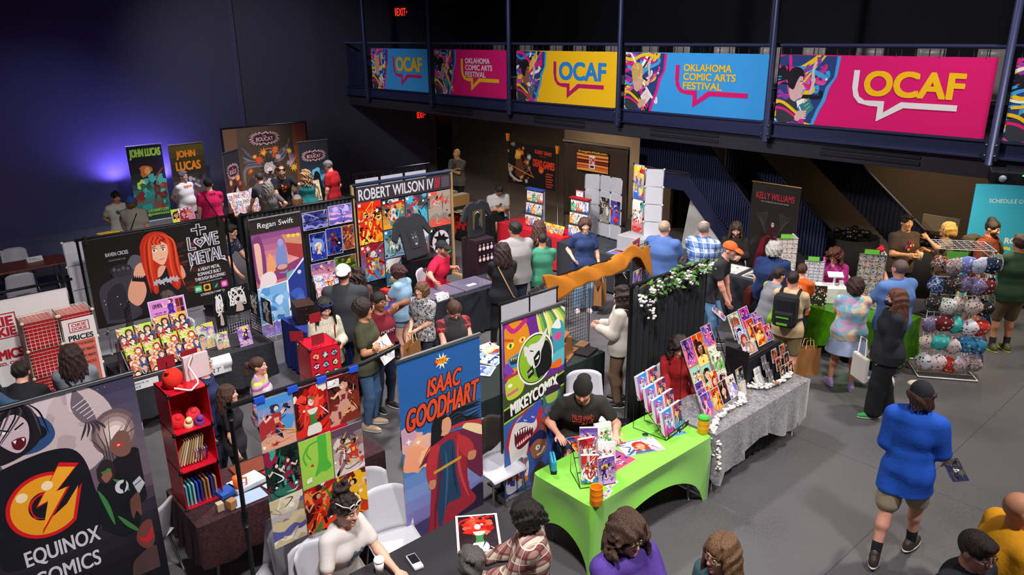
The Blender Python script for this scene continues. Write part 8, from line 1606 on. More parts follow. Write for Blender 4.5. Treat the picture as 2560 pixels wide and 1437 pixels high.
# mask rack
t=thing('mask_rack','white wire grid tower hung with patterned cloth face masks','rack',(11.38,3.42,0),-PI/2+.62);WG=plastic('#e4e0dc',.4);b=MB();wire(b,(-.36,-.3,.04),(.72,0,0),(0,0,1.82),8,14,.004);b.build('front_grid',WG,t);b=MB();wire(b,(.36,-.3,.04),(0,.5,0),(0,0,1.82),5,14,.004);wire(b,(-.36,-.3,1.86),(.72,0,0),(0,.5,0),8,5,.003);b.build('side_grid',WG,t);b=MB().tube([(-.38,-.45,.02),(.38,-.45,.02),(.38,.2,.02),(-.38,.2,.02)],.012,6,None,True);b.build('base',WG,t)
for x,an in((-.12,0),(.37,1.2)):MB().cbox((x,-.31,1.78),(.26 if an==0 else .16,.006,.10),an).build('green_tag',paint('#6ac84a'),t)
MK=[blotch(c,26,distort=.6)for c in(('#e8e0d8','#d83a4a','#e8e4dc','#3a6ab0','#e8e0d8'),('#23262e','#e0d8c8','#23262e','#c85a2a','#2a2d36'),('#d8d0c8','#5a4a70','#c8bcb0','#8a2a3a','#d8d0c8'),('#2a4a8a','#d8d8e0','#2a4a8a','#20386a'))]+[dots(bg,cs,sc_,.34)for bg,cs,sc_ in(('#7a86c8',('#e8e8f0','#c8c0e0'),34),('#1e4a9a',('#3a6ac0','#8ab0e0'),20),('#c8cce0',('#5a6ab0','#e8e8f0'),40),('#2a2a30',('#c83a4a','#e8d060','#5ab0a0'),42),('#20263a',('#e8e8f0','#3a8ac0'),36),('#8a7aa0',('#e0d8e8','#5a4a70'),40),('#e0e0d8',('#2a2a2e','#8a8a80'),46),('#e8e0d8',('#d85a2a','#2a6ab0','#8a2a6a'),36),('#d8c8b8',('#c83a3a','#3a3a8a'),40),('#7a2028',('#e8d8c0','#2a2a2e'),30),('#4ac8c0',('#8ae0d8','#2aa0a0'),14),('#1c2030',('#e8e8e0','#c8a040'),34),('#8aa080',('#d8e0c8','#4a5a40'),36),('#e8e8ec',('#d8304a','#3a3a40'),34),('#e8d8d8',('#c82a3a','#d8803a','#3a5aa0'),30),('#d83a2a',('#f0e0d0','#8a1a1a'),34),('#3a8ab8',('#1a3a5a','#a0d0e0'),22),('#e86a1c',('#f08a3a','#d85a14'),12),('#3a8a4a',('#d8c84a','#c83a2a'),28))]
mk0=None
def maskmesh():
 b=MB();b.grid(lambda u,v:((u-.5)*.20*(1-.18*(2*v-1)**2),-.055*math.sin(PI*u)**.7*math.sin(PI*(.1+.8*v)),(v-.5)*.19*(1-.25*abs(2*u-1))),10,8);return b
rm=random.Random(8);n_=0;M_=t.matrix_basis.copy();Mt=Matrix.Translation((11.38,3.42,0))@Matrix.Rotation(-PI/2+.62,4,'Z')
HGT=('topmost','second','third','fourth','fifth','lowest')
for r_ in range(6):
 for c in range(7):
  sidep=c>4;x=-.31+.155*c if not sidep else .42;y=-.36-.03*(c%2)if not sidep else-.20+.22*(c-5);z=1.68-.29*r_+rm.uniform(-.03,.03)
  o=maskmesh().build('cloth_mask',MK[(r_*3+c*2+rm.randint(0,2))%len(MK)],None,None,0,f'patterned cloth mask, {ORD[c]} from left in the {HGT[r_]} row of the white rack','mask','masks on the white rack',solid=.004)if True else None
  o.matrix_world=Mt@Matrix.Translation((x,y,z))@Matrix.Rotation((0 if not sidep else PI/2)+rm.uniform(-.5,.5),4,'Z')@Matrix.Rotation(rm.uniform(-.9,.9),4,'Y');o.scale=(1.25,1.0,1.3)
# bins, projector, wall sheet
for i,(u,v)in enumerate(((2118,640),(2205,655))):
 q=at(u,v,.95);t=thing('waste_bin',('black cloth-wrapped bin heaped with shiny black bags beside the stairs','second black bin behind the woman in pink')[i],'bin',(q.x+1.3+.5*i,q.y+.5-.5*i,0));MB().lathe([(.42,0),(.47,.5),(.46,.98),(.43,.98),(.42,.8)],28).build('bin',mat('#141313',.8,0,.3,20,.2,name='black_cloth'),t);b=MB()
 for k in range(26):b.ball((.3*math.cos(k*2.4)*((k%5)/5+.2),.3*math.sin(k*2.4)*((k%5)/5+.2),.98+.05*(k%3)),.09,6,None,(1,.8,.6))
 b.build('bags',mat('#1a1815',.2,0,.8,25,.2,name='shiny_bag'),t)
q=atX(2352,560,16.38);MB().box(-.03,-.35,-.16,0,.35,.16).build('wall_sheet',paint('#8a7a64'),None,q,0,'plain beige sheet on the dark wall above the blonde woman','notice')
q=atX(2520,440,BX-.25);t=thing('projector','black projector with a round lens hanging below the balcony edge','projector',q,.35);MB().cbox((0,0,0),(.42,.46,.18)).build('body',plastic('#1a1a1e'),t,bevel=.02);MB().tube([(-.2,.08,0),(-.27,.08,0)],.075,20).build('lens_ring',plastic('#0c0c0e'),t);MB().ball((-.245,.08,0),.055,14).build('lens',mat('#a0b0c0',.05,.3,name='glass'),t);MB().tube([(0,0,.09),(0,0,2.62-q.z)],.025).build('mount',BLK,t);MB().cbox((-.215,-.16,.05),(.01,.03,.02)).build('indicator',mat('#3ae06a',.4,emit=1.5),t)
p_=atX(1003,5,12.9)
t=thing('ceiling_speaker','dark loudspeaker hanging at the top of the picture, left of centre','loudspeaker',(6.9,17.0,6.12),.4);MB().cbox((0,0,0),(.7,.5,.4)).build('body',paint('#15151a'),t,bevel=.02);MB().tube([(0,0,.2),(0,0,2.85)],.03).build('mount',BLK,t)
q=at(1032,905,.55);paper_bag((q.x,q.y,q.z),.5,.30,.30,'brown paper bag held low between the floral-shirt child and the black vest')
for i,(u,v)in enumerate(((1232,880),(1240,905),(1228,930))):q=at(u,v,TZ);put('paper',f'pale printed sheet, {ORD[i]} from the far side, on the dark green cloth between the banners','paper',flat((q.x-.1,q.y-.1,TZ+.002+.003*i),.3*i),.28,.38,COOL if i else WHT_,440+i,'scene',('#e8e8ec',.06),.003)
# ================================================================ the people
def T_(c,**k):return dict(m=cloth(c)if isinstance(c,str)else c,**k)
JEAN=mat('#3c5878',.9,0,.3,120,.25,name='denim');LJEAN=mat('#7f9cb8',.9,0,.3,120,.2,name='denim');DJEAN=mat('#252d40',.9,0,.3,120,.2,name='denim')
BLKT=T_('#1d1d20');BJ,BL,BD,BK_=T_(JEAN),T_(LJEAN,loose=.03),T_(DJEAN),T_('#1b1b1e')
FAR,MID,NEAR=.0115,.0085,.0062
DK,BR,LB,GY,BLN,AUB='#231a17','#3d2920','#7a5738','#8d8984','#b98f52','#4f2a22'
def logo(col,seed=1,w=.2,h=.2,word=None,shape='blob'):
 a=Art(w,h,'#000000',.0003);r=random.Random(seed)
 if word:
  for k,x in enumerate(word if isinstance(word,tuple)else(word,)):a.text(x,.0,h*(1-(k+1)/(len(word)if isinstance(word,tuple)else 1))+.004,w,h/(len(word)if isinstance(word,tuple)else 1)*.8,col,.02)
 else:
  for i in range(9):x,y=w*r.uniform(.15,.85),h*r.uniform(.15,.85);a.blob(x,y,w*r.uniform(.06,.14),col if isinstance(col,str)else r.choice(col),r,7,.4)
 return a
def strap(i,s_,col,bag=None,label=None,size=(.2,.16,.08),name='shoulder_bag',low=.12):
 """cross-body bag: strap from one shoulder to the other hip; its own thing at the wearer"""
 w=i['w'];X,d2,f,ch,up,wa,P=i['Xb'],i['d2'],i['f'],i['chest'],i['upc'],i['waist'],i['Pv'];(A,B_,C_,D)=[(s[1],s[2])for s in i['secs'][1:5]]
 top=up+X*.10*s_+d2*.085;hip=P-X*(A[0]+.045)*s_-d2*low;pts=[top]
 for sg in(1,-1):
  mid=[(up+X*.09*s_+f*(.125*sg)),(ch+X*.03*s_+f*(C_[1]+.04)*sg),(wa-X*.06*s_+f*(B_[1]+.045)*sg),(P-X*.13*s_+f*(A[1]+.035)*sg)];pts=pts+mid+[hip]if sg==1 else pts+mid[::-1]
 t=thing('bag',label,'bag',w(hip),i['rz']);o=Vector(w(hip));R_=Matrix.Rotation(-i['rz'],3,'Z');MB().tube([R_@(w(p)-o)for p in pts],.011,6,None,True).build('strap',cloth(col),t)
 if bag:MB().cbox((-.02*s_,0,-size[1]/2),(size[2],size[0],size[1])).build('pouch',mat(bag,.5,0,.2,50,.15,name='leather'),t,bevel=.03)
 return t
def held(i,s_,fn,d=(0,0,-.08)):return Vector(i['w'](i['wri'][s_]))+Vector(d)
def backpack(i,col,label,acc=None):
 w=i['w'];c=i['chest']-i['f']*.25-i['d2']*.02;t=thing('backpack',label,'backpack',w(c),i['rz']);m_=cloth(col)
 MB().cbox((0,0,0),(.32,.2,.46)).build('body',m_,t,bevel=.07);MB().cbox((0,-.11,-.09),(.25,.07,.2)).build('pocket',m_,t,bevel=.03)
 if acc:MB().cbox((0,-.148,-.06),(.16,.004,.02)).cbox((0,-.148,-.15),(.14,.004,.03)).build('trim',cloth(acc),t)
 o=Vector(w(c));R_=Matrix.Rotation(-i['rz'],3,'Z')
 for s_ in(-1,1):MB().tube([R_@(w(p)-o)for p in(i['chest']+i['Xb']*.11*s_-i['f']*.17+i['d2']*.1,i['upc']+i['Xb']*.12*s_-i['f']*.10+i['d2']*.07,i['upc']+i['Xb']*.12*s_+i['d2']*.095,i['upc']+i['Xb']*.125*s_+i['f']*.13,i['chest']+i['Xb']*.15*s_+i['f']*.165,i['waist']+i['Xb']*.19*s_+i['f']*.02,i['waist']+i['Xb']*.13*s_-i['f']*.15)],.022,6).build('strap',m_,t)
def P(label,head=None,**k):
 k.setdefault('res',MID);i=person(label,head,**k)
 if k.get('sit'):chair((i['base'].x,i['base'].y),i['rz'],'white chair under the seated person'+' '.join(['']+label.split()[1:9]))
 return i
# back row ------------------------------------------------------------------
P('person in a cream tee with a round blue print, black hair, hands behind back',(289,480),res=FAR,h=1.70,face=25,hp=18,hy=8,hair=('short',DK),skin='tan',top=T_('#d8cfc0'),bottom=BD,L='back',R='back',shirt_art=(logo(('#3a5a80','#4a6a90','#2a4a70'),3,.2,.2),True,.25,.25,.22))
i=P('person in a beige shirt and blue cap seen from behind by the blue wall',(326,492),res=FAR,h=1.66,face=165,hair=('bob',LB),cap=('#2f68c0',True),top=T_('#b8ac98',loose=.03),bottom=BK_,eyes=False,L='chest');strap(i,1,'#1a1a1c',None,'black cross-body strap on the beige shirt',low=.05)
P('person in a white tee with orange lettering and glasses behind the far left table',(455,428),res=FAR,h=1.76,girth=1.2,face=50,hair=('short','#6a6866'),beard='#8a8886',glasses='#222',skin='pink',top=T_('#cfcaca',fat=1),bottom=BD,L='back',R='back',shirt_art=(logo('#e0702a',1,.2,.06,'FESTIVAL'),True,.24,.06,.34))
i=P('person in a hot pink tee lettered STAFF and black cap, back turned',(519,447),res=FAR,h=1.78,girth=1.15,face=178,cap=('#1a1a1d',False),hair=('buzz','#3a2a22'),top=T_('#d81c5c'),bottom=BD,eyes=False,R='table',shirt_art=(logo('#2a1420',1,.2,.05,'STAFF'),False,.24,.055,.36));strap(i,-1,'#161618','#161618','black sling bag across the hot pink tee',(.18,.12,.05))
P('person in a dark grey tee bending over the far table, dark cropped hair',(645,432),res=FAR,h=1.8,face=215,lean_=24,hair=('buzz','#3a302c'),skin='pink',top=T_('#3c3d44'),bottom=BD,L='table',R='table')
i=P('person in a taupe tee with straight grey-blond hair, hand on hip',(668,455),res=FAR,h=1.62,sex='f',girth=1.2,face=185,hair=('long','#9c9186',.26),top=T_('#6f6764'),bottom=BD,R='hip',L='fwd',eyes=False);strap(i,-1,'#3a3436',None,'grey shoulder strap on the taupe tee')
P('person in a black printed tee leaning over the booth table, dark thinning hair',(703,416),res=FAR,h=1.82,girth=1.2,face=15,lean_=22,hy=15,hair=('balding',DK),beard='#6a5a54',skin='tan',top=BLKT,bottom=BD,L=(-.55,.5,1.0),R='table',shirt_art=(logo(('#c8381c','#e0a030'),5),True,.22,.24,.2))
P('person in a teal halter top with long wavy strawberry blond hair',(763,425),res=FAR,h=1.66,sex='f',girth=1.25,face=188,hair=('wavy','#b48a5c',.30),top=T_('#23777a',sleeve=0,loose=.02),bottom=BD,L='fwd',R='fwd',eyes=False)
P('person in a bright red polo and jeans looking down, grey hair',(815,403),res=FAR,h=1.84,girth=1.15,face=240,hp=28,hair=('short','#7a7674'),skin='pink',top=T_('#b41822'),bottom=T_(LJEAN),L='down',R='pocket')
P('person in a white and green cap, only the head showing above the divider',(742,488),res=FAR,h=1.64,sex='f',face=165,hair=('bob','#a8643c'),cap=('#d0ccc4',False,'#3a5a48'),top=T_('#4a4a50'),bottom=BD,eyes=False)
P('person in a navy floral shirt and glasses stooping between banner and curtain',(578,562),res=FAR,h=1.74,face=55,lean_=28,hair=('short',DK),glasses='#222',skin='fair',top=T_(dots('#1c2c50',('#e0c040','#c86a3a','#3a7aa0'),26,.3)),bottom=BD,L=(-.1,.5,.85),R=(.3,.5,.8))
P('person in a grey-olive tee with folded arms and shaved head near the exit',(1142,372),res=FAR,h=1.80,girth=1.1,face=325,hair=('bald',DK),skin='gold',top=T_('#5e574c'),bottom=BK_,L='cross',R='cross',shirt_art=(logo(('#2a2826','#4a2a28'),7),True,.22,.18,.26))
P('person in a white drawing-printed tee seated under the scythe banner, head bent',(1250,468),res=FAR,h=1.76,girth=1.25,sit=1,face=15,hp=38,lean_=14,hair=('pony',DK,.2),glasses='#222',skin='tan',top=T_('#cac6c0',fat=1),bottom=BD,L='book',R='book',shirt_art=(logo(('#6a6a6a','#3a3a3a','#a86a3a'),9),True,.24,.2,.2))
# second row ---------------------------------------------------------------------
P('person in a dark grey tee and white face mask seated behind the comic rack',None,loc=(3.05,10.62),h=1.64,sex='f',sit=1,face=335,hp=12,hair=('long','#4a3a34',.3),mask='#d8d8dc',top=T_('#3c3c44'),bottom=BK_,L='table',R='table')
P('person in a pink-red tee and black cap reaching over clear print sleeves',None,loc=(7.25,10.12),h=1.78,girth=1.2,sit=1,face=60,hy=15,lean_=14,hair=('buzz','#5a4a40'),cap=('#232326',False),glasses='#222',beard='#6a5448',skin='pink',top=T_('#cf1840'),bottom=BD,L=(-.25,.25,.85),R=(.62,.35,.88),shirt_art=(logo('#3a1018',4,.2,.2),True,.16,.13,.12))
i=P('person in a charcoal tee and white cap with black mesh, back turned',(856,663),h=1.86,girth=1.2,face=172,hair=('buzz','#5a4434'),cap=('#d4d2d2',True),skin='pink',top=T_('#37393d',loose=.03),bottom=BD,L='fwd',R='fwd',eyes=False,beard='#5a4434')
P('person with long dark wavy hair hidden behind the charcoal tee and white cap',None,loc=(5.12,9.02),h=1.6,sex='f',face=175,hair=('wavy','#33231f',.3),top=T_('#5a3a3a'),bottom=BD,eyes=False)
P('person in a light blue tee with an auburn bob, head bowed, by the poster frame',(985,665),h=1.54,sex='f',face=235,hp=38,hair=('bob','#43231f'),skin='fair',top=T_('#8fb0cc',loose=.025),bottom=T_(LJEAN,leg=.4),L='fwd',R='fwd',shoes='#d8d4d0')
P('person in a maroon tank top with one hand on her forehead',(948,733),h=1.62,sex='f',girth=1.45,face=35,hp=12,hair=('pony','#1a1412',.3),skin='brown',top=T_('#6e1626',sleeve=0,nk=.05,nks=1.35),bottom=BD,L=(-.14,.26,1.60,-1,.2,.3),R=(.1,.3,1.05),shirt_art=(logo('#d8c8c8',2,.2,.06,'PORTO'),True,.22,.06,.16))
i=P('person in an olive tee with curly brown hair and folded arms, in profile',(905,752),h=1.68,sex='f',face=65,hair=('curly','#2c1e18'),skin='olive',top=T_('#4a4a34'),bottom=T_(JEAN),L='cross',R='book',shoes=('#b8a088','#d8d0c8'))
pp=held(i,1,0);put('portfolio_sheet','large pale sheet held by the person in the olive tee','paper',fr((pp.x-.05,pp.y-.06,pp.z-.1),.5,.5),.34,.30,('#d0ccd0','#d8d4d8'),500,'none')
P('child in a navy and white floral shirt looking left, light brown hair',(1053,708),h=1.48,face=318,hair=('bob','#6a4a30'),skin='fair',top=T_(blotch(('#d4d0c8','#1f2740','#d4d0c8','#20283f','#2a3350'),22),loose=.03),bottom=T_('#2a2d3a',leg=.95),L=(-.04,.24,1.02),R=(.06,.26,1.0))
P('person in a black vest over red plaid with a brown ponytail, looking down',(1140,762),h=1.66,sex='f',girth=1.2,face=20,hp=42,hair=('pony','#4a3022',.3),skin='pink',top=T_(plaid(('#8a1c28','#2a1418','#c03a40','#1a1014')),sleeve=.25),over=T_('#2b2a2c',sleeve=0,loose=.028,name='vest',hem=.05),bottom=BD,L='fwd',R='fwd')
P('person in a beige floral blouse with blue sunglasses on black hair',(812,752),h=1.63,sex='f',girth=1.15,face=22,hp=24,hair=('long','#15120f',.34),glasses=('#2a4ab0',1),skin='fair',top=T_(blotch(('#cfc4b0','#b8a898','#d8d0bc','#a8b090','#cfc4b0'),16),sleeve=1.9),bottom=BD,L='book',R='book')
P('person in navy with grey hair and glasses seen in profile behind the pink binder',(497,888),h=1.60,sex='f',face=72,hp=-5,hair=('bob','#8a8688'),glasses='#333',skin='fair',top=T_('#243056',sleeve=1.9),bottom=BD)
P('child in a black tee with long brown hair looking to the right',(567,965),h=1.34,sex='f',face=80,hair=('long','#4a3024',.30),skin='fair',top=T_('#25252a'),bottom=BK_)
P('child in a pastel striped sweater with a brown ponytail',(642,895),h=1.40,sex='f',face=72,hair=('pony','#4c3024',.3),skin='pink',top=T_(bands(('#d8c8d8','#c06a9a','#d8cce0','#d8d060','#c8a0c8','#d8d0d8'),.22,2),sleeve=1.9),bottom=BD)
P('person in blue and tan plaid leaning on one elbow beside the bolt-emblem banner',None,loc=(1.28,6.45),h=1.78,girth=1.15,sit=1,face=230,lean_=22,hair=('short',BR),skin='pink',top=T_(plaid(('#8a94b0','#2f4474','#c8a060','#d8d8dc')),loose=.03),bottom=BD,L=(.0,.45,.95,-1,-.4,.4),R=(.2,.25,1.15,1,-.2,.2),eyes=False)
i=P('person in a grey top with long dark brown hair at the red grid cubes',(172,863),h=1.64,sex='f',face=178,hair=('long','#33221d',.30),top=T_('#7c7f88',loose=.025),bottom=BD,eyes=False,L='fwd',R='fwd');strap(i,-1,'#1a1a1c',None,'black strap on the grey top beside the red grid cubes')
P('person in a black tee partly hidden left of the red grid cubes',(48,905),h=1.56,face=160,lean_=24,girth=1.2,hair=('short',DK),top=BLKT,bottom=BD,L='fwd',R='fwd',eyes=False)
i=P('person in a denim shirt at the left picture edge, carrying a backpack',(-70,885),h=1.72,face=100,hair=('short',BR),top=T_(JEAN,sleeve=1.4),bottom=BD,L='fwd',R='fwd');backpack(i,'#26262a','dark backpack on the denim shirt at the left edge')
# middle ---------------------------------------------------------------------------
i=P('person in a black tee and black trousers with a beige cross-body bag',(1256,608),h=1.70,sex='f',girth=1.1,face=190,hair=('long','#33221f',.28),skin='pink',top=BLKT,bottom=BK_,L='fwd',R='fwd',shoes=('#c89a8c','#d8c8c0'),fL=(-.16,.05,0),fR=(.14,-.05,0),eyes=False);strap(i,-1,'#b89a78','#c0a284','beige leather cross-body bag on the back of the black tee',(.2,.15,.07))
P('person in a heather grey tee and jeans, broad back turned, black hair',(1288,555),h=1.84,girth=1.3,face=200,hy=-25,hair=('short','#17130f'),skin='tan',top=T_('#8d898a',loose=.03),bottom=BD,eyes=False,L='fwd',R='fwd')
P('person with long straight brown hair between the grey and the green tee',(1348,552),h=1.64,sex='f',face=170,hair=('long','#4a2c22',.34),top=T_('#26262a'),bottom=BD,eyes=False)
P('person in a plain green tee with cropped black hair, back turned',(1356,582),h=1.64,face=188,hair=('buzz','#221a17'),skin='tan',top=T_('#3a8164'),bottom=BD,eyes=False,L='fwd',R='fwd')
i=P('person in a navy ringer tee and light jeans with short brown hair',(1463,547),h=1.68,sex='f',face=12,hp=8,hair=('bob','#4a2c22'),skin='fair',top=T_('#24355e',loose=.025,name='tee'),bottom=BL,R=(.22,.12,1.05),L=(-.28,.14,.80),shoes=('#d8b0b0','#e8e0e0'))
hh=held(i,-1,0);paper_bag((hh.x+.04,hh.y,hh.z-.55),.5,.38,.40,'large brown paper bag carried by the navy ringer tee wearer').location.z=hh.z-.60
P('person in white sleeves and a brown vest with dark wavy hair behind the curtain',(1556,717),h=1.64,sex='f',face=262,hair=('wavy','#2e201c',.26),skin='fair',top=T_('#d0c8bc',sleeve=1.9,loose=.035),over=T_('#6a4a36',sleeve=0,loose=.03,name='vest',hem=.1),bottom=T_('#7a6048',loose=.02),L='book',R='book')
P('person in a denim blue shirt with shaved head, back turned',(1662,552),h=1.82,girth=1.3,face=155,hair=('buzz','#a8907c'),skin='pink',top=T_('#4a659c',loose=.03),bottom=BD,L='fwd',R='fwd',eyes=False)
P('person in a blue and white checked shirt, balding, back turned',(1761,552),h=1.84,girth=1.2,face=162,hair=('balding','#8d8078'),skin='pink',top=T_(plaid(('#b8c4d4','#2f62a4','#1f4684','#e8ecf0'),.07),loose=.03),bottom=T_(JEAN),L='fwd',R='fwd',eyes=False)
P('person in black with long brown hair seated before the stairs, looking down',None,loc=(12.0,7.3),h=1.76,res=.0095,sit=1,face=0,hp=22,hair=('long','#3c281e',.34),beard='#4a3022',skin='fair',top=T_('#221c1c',sleeve=1.9),bottom=BK_,L='book',R='book')
i=P('person in an orange cap, black tee and jeans stooping with a book in hand',(1832,607),h=1.80,face=72,lean_=24,hp=8,hair=('buzz','#a8a29c'),cap=('#e0602c',False),skin='pink',beard='#b8b0a8',top=T_('#2b2c30'),bottom=T_(mat('#5d82a6',.9,0,.3,120,.2,name='denim')),L='down',R=(.15,.3,.75),fL=(-.14,.0,0),fR=(.14,.1,0))
hh=held(i,1,0);put('book','purple and orange book held by the person in the orange cap','book',fr((hh.x-.05,hh.y-.03,hh.z-.22),.5,.9),.17,.25,('#7a5aa8','#e08a3a','#5a3a90','#e8e0e0'),510,'scene',None,.02)
i=P('person in a navy tee with white-grey hair and a brown leather bag',(1938,605),h=1.66,sex='f',girth=1.5,face=165,hair=('bob','#b8b4ae'),skin='pink',top=T_('#1e3260',loose=.03),bottom=BD,L='down',R='fwd',eyes=False);strap(i,1,'#4a2018','#6a2a1a','brown leather shoulder bag on the navy tee',(.32,.26,.12),low=.0)
P('child in a lime and grey raglan tee leaning over the prints',(1950,670),h=1.52,face=130,lean_=16,hair=('short','#2a1d18'),skin='pink',top=T_(bands(('#7a7c80','#8fbf3a','#7a7c80'),.5,0)),bottom=T_('#2a2d3a',leg=.9),L='fwd',R='fwd',eyes=False)
i=P('person in a cream tee and khaki shorts wearing a black backpack',(1985,678),h=1.66,face=168,hair=('buzz','#2a1f1a'),skin='pink',top=T_('#c8ac84'),bottom=T_('#8a7450',leg=.85,loose=.025),L='fwd',R='fwd',eyes=False);backpack(i,'#1b1b1f','black backpack with lime trim on the cream tee','#6ab81c')
P('child in an orange lettered tee with short brown hair',(2008,660),h=1.42,face=165,hp=15,hair=('short','#4a3024'),skin='fair',top=T_('#d85a1c'),bottom=T_('#2a2d3a',leg=.9),eyes=False,L='fwd',R='fwd',shirt_art=(logo('#e8e0d8',1,.2,.12,('BOT','ZZ')),False,.16,.13,.26))
P('person in a magenta tee and glasses with long curly auburn hair, head bowed',None,loc=(11.85,5.35),h=1.66,res=.0075,sex='f',girth=1.35,sit=1,face=345,hp=30,hair=('wavy','#5a2c1c',.34),glasses='#2a2422',skin='fair',top=T_('#a8287c',vneck=1,sleeve=.9),bottom=BD,L='book',R='book')
P('person in a pink tank top and lanyard half hidden by the button tower',None,loc=(11.98,4.75),h=1.62,sex='f',sit=1,face=25,hp=25,hair=('bun','#2a1c18'),skin='tan',top=T_('#c87a86',sleeve=0),bottom=BD,L='table',R='table')
P('person in a pastel tie-dye tee, pale blue skirt and lavender clogs',(2142,695),h=1.58,sex='f',girth=1.25,face=190,hair=('bob','#3a241e'),skin='tan',top=T_(blotch(('#d88aa8','#e8c89a','#7ab8d0','#d8a0c0','#8ac8c0'),3.2,False,distort=.7),loose=.03),bottom=T_('#9aa8c8',skirt=.34,name='skirt'),shoes=('#a892cc','#b8a4d8'),L='fwd',R='fwd',fL=(-.17,.05,0,-14),fR=(.12,-.06,0,10),eyes=False)
P('person in a light blue tee with a shaved grey head behind the masked shopper',(2254,650),h=1.80,girth=1.25,face=222,hair=('buzz','#6a5a52'),skin='pink',top=T_('#5f82be',loose=.03),bottom=T_(JEAN),shoes='#d0ccc8',L='fwd',R='fwd',eyes=False)
i=P('person in a black hoodie, navy face mask and green shoes with auburn hair',(2244,725),h=1.69,sex='f',girth=1.1,face=288,hair=('long','#6e4430',.38),skin='fair',mask='#1c2440',top=T_('#25272d',sleeve=1.55,hood=1,loose=.03),bottom=T_('#1b1b1e',loose=.05),shoes=('#2f9a4a','#d8d0b8'),L=(-.16,.1,.86),R=(.2,.12,.84),fL=(-.10,.10,0),fR=(.1,-.12,0))
t=thing('tote_bag','white tote bag on the far arm of the black hoodie wearer','bag',Vector(i['base'])+Vector((-.12,.26,.62)),1.0);MB().cbox((0,0,.0),(.3,.06,.34)).build('bag',cloth('#cfc8c0'),t,bevel=.02);MB().tube([(-.08,0,.16),(-.06,0,.4),(.06,0,.4),(.08,0,.16)],.01,6).build('strap',cloth('#cfc8c0'),t)
i=P('person in a brown tee with sunglasses on the head, holding a cup',(2269,538),h=1.78,girth=1.15,face=35,hair=('short',DK),glasses=('#1c1a18',1),skin='gold',top=T_('#4a3f34'),bottom=BK_,L='book',R='book',shirt_art=(logo(('#8a1a6a','#a82a7a','#d8b020'),6),True,.2,.24,.2))
hh=held(i,-1,0);MB().lathe([(.03,0),(.04,.12),(.036,.125)],16).build('cup',paint('#e0d8c8'),None,(hh.x-.02,hh.y-.03,hh.z),0,'paper cup held by the person in the brown tee','cup')
P('person with a blond fringe bob and glasses behind the mask rack, hand raised',(2372,557),h=1.66,sex='f',face=280,hair=('bob','#c09a50'),glasses='#5a4a3a',skin='gold',top=T_('#6a5a48'),bottom=BD,L='high',R='chest')
i=P('person in a rust tee and navy shorts with a dark hair bun and sandals',(2489,553),h=1.82,face=62,hp=14,hair=('bun','#1a1412'),beard='#2a1d18',skin='tan',top=T_('#6f2f1a',sleeve=.9,loose=.025),bottom=T_('#1d2230',leg=.9,loose=.03),shoes='#1c1816',L=(-.2,.3,1.08),R=(.25,.1,.86),fL=(-.12,.1,0),fR=(.13,-.08,0));backpack(i,'#3c3a2c','olive backpack on the rust tee')
hh=held(i,1,0);paper_bag((hh.x,hh.y,hh.z-.5),.3,.22,.34,'brown paper bag hanging from the hand of the rust tee wearer')
hh=held(i,-1,0);MB().lathe([(.03,0),(.042,.13),(.044,.14),(.03,.145)],16).build('cup',paint('#dcd4c4'),None,(hh.x+.05,hh.y-.04,hh.z),0,'white lidded cup held by the rust tee wearer','cup')
P('person in a dark green tee and khaki shorts at the right picture edge',(2556,588),h=1.82,girth=1.2,face=215,hair=('short',BR),skin='tan',top=T_('#1f3a26'),bottom=T_('#6a5c42',leg=.9,loose=.03),socks='#2a2a2c',shoes=('#4a4a2a','#b8d040'),L='cross',R='down')
# foreground --------------------------------------------------------------------------
i=P('person in an oversized royal blue tee and khaki shorts walking away',(2308,957),res=NEAR,h=1.79,girth=.84,face=172,hy=-30,hair=('messy','#4a3024'),cap=('#222226',False,'#c8b8a4'),skin='pink',top=T_(mat('#1f58c4',.85,0,.35,34,.08,name='cloth'),loose=.034,hem=.22,sleeve=.95,wr=.007),bottom=T_('#a3937a',leg=.78,loose=.04),socks='#1c1c20',shoes=('#3a302c','#d8d0c0'),L=(-.24,.22,1.02,.1,-1,-.3),R=(.24,.26,.98,.2,-1,-.3),fL=(-.10,-.28,.0,-8),fR=(.10,.20,0,12),eyes=False)
hh=held(i,1,0);put('book','dark book held by the person in the royal blue tee','book',fr((hh.x-.02,hh.y-.10,hh.z-.1),-.6,1.0),.16,.22,('#4a463c','#2a2a4a','#5a5448'),520,'none',None,.015)
P('person in a golden yellow tee with a shaved head at the lower right',(2556,1235),res=NEAR,h=1.78,girth=1.35,face=118,hair=('bald',DK),glasses='#3a3a3e',skin='tan',top=T_(mat('#e09a14',.85,0,.3,40,.08,name='cloth'),loose=.03),bottom=BD)
P('person in a black tee and glasses with short dark hair, bottom right',(2458,1343),res=NEAR,h=1.72,face=62,hp=14,hair=('short','#2a1d18'),glasses='#2a2a2e',skin='pink',top=T_('#2a2a2f',loose=.025),bottom=BD)
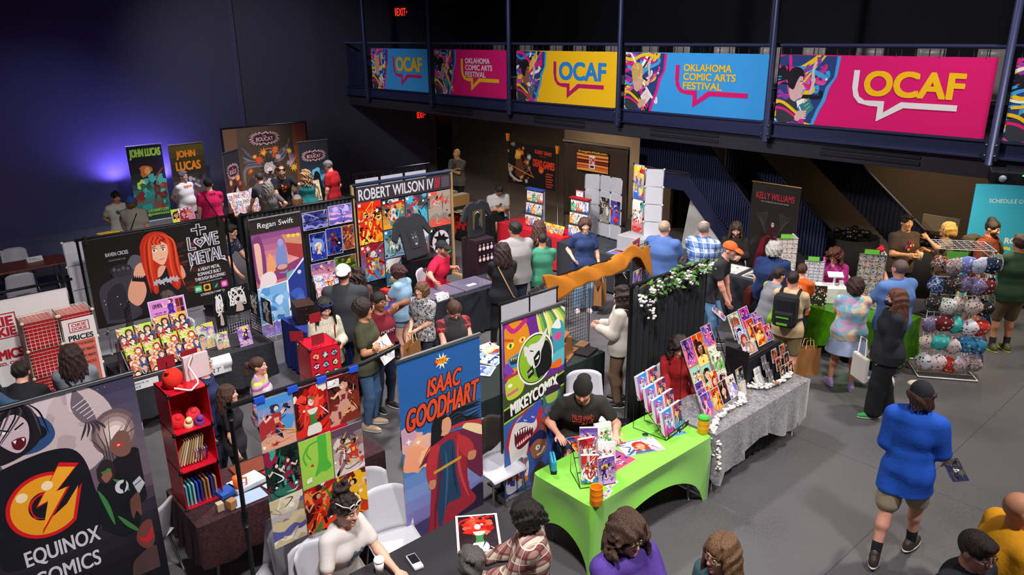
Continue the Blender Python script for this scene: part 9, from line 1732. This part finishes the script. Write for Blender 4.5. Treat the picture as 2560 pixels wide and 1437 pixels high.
P('person in a purple tee and round glasses with long wavy brown hair',(1577,1300),res=NEAR,h=1.74,face=38,hp=12,hair=('wavy','#4c3426',.22),glasses='#3a2a1c',skin='fair',top=T_(mat('#553a90',.85,0,.3,40,.08,name='cloth'),loose=.03),bottom=BD,L='fwd',R='fwd')
P('person in a teal top and glasses with long straight light brown hair',(1803,1348),res=NEAR,h=1.66,sex='f',face=318,hp=6,hair=('long','#7c5a3e',.34),glasses='#4a3a2a',skin='fair',top=T_('#4a6a70'),bottom=BD)
i=P('person in a white printed tee with white sunglasses on piled dark curls',None,loc=(2.27,4.66),res=.0055,h=1.74,sex='f',girth=1.1,sit=1,seat_h=.5,face=42,lean_=12,hp=6,hair=('bun','#2c1e1a'),glasses=('#e0d8cc',1),skin='fair',top=T_('#ccc4be'),bottom=BD,L=(-.12,.52,.80),R=(.22,.42,.80),palms=((0,0,-1),(0,0,-1)),grip=(.5,.3),shirt_art=(logo(('#6a6a68','#4a5a70','#a8885a'),4,.2,.2),True,.2,.2,.16))
P('person in a red and cream plaid shirt with black hair beside black table',(1298,1258),res=NEAR,h=1.60,sex='f',face=262,hp=24,hair=('bob','#15110f'),skin='tan',top=T_(plaid(('#c8b8a4','#7a2428','#5a161c','#e0d4c4'),.055),loose=.03,sleeve=1.9),bottom=BD,L='fwd',R='fwd')
P('person with tousled dark grey hair seen from behind at the bottom edge',(1178,1376),res=NEAR,h=1.60,face=178,hair=('messy','#5a5452'),top=T_('#4a4048'),bottom=BD,eyes=False)
i=P('person in a dark printed tee and backward black cap leaning over the green table',None,loc=(5.45,5.04),res=NEAR,h=1.80,girth=1.15,sit=1,face=8,lean_=28,hp=12,hy=14,hair=('buzz','#3a2c24'),cap=('#1d1a1a',True),beard='#5a4a42',skin='pink',top=T_('#2c2a26'),bottom=BD,L=(-.30,.52,.76),R=(.26,.40,.72),palms=((0,0,-1),(0,0,-1)),grip=(.15,.2),shirt_art=(logo('#c84a3a',1,.2,.1,('MUSHMAN','TITANS')),True,.22,.14,.24))
P('person in red with dark hair seated behind the print easel',None,loc=(6.95,4.86),res=MID,h=1.60,sex='f',sit=1,face=10,hp=30,hair=('wavy','#2a1a17',.28),skin='fair',top=T_('#a01c20',sleeve=1.8),bottom=BD,L='table',R='table')
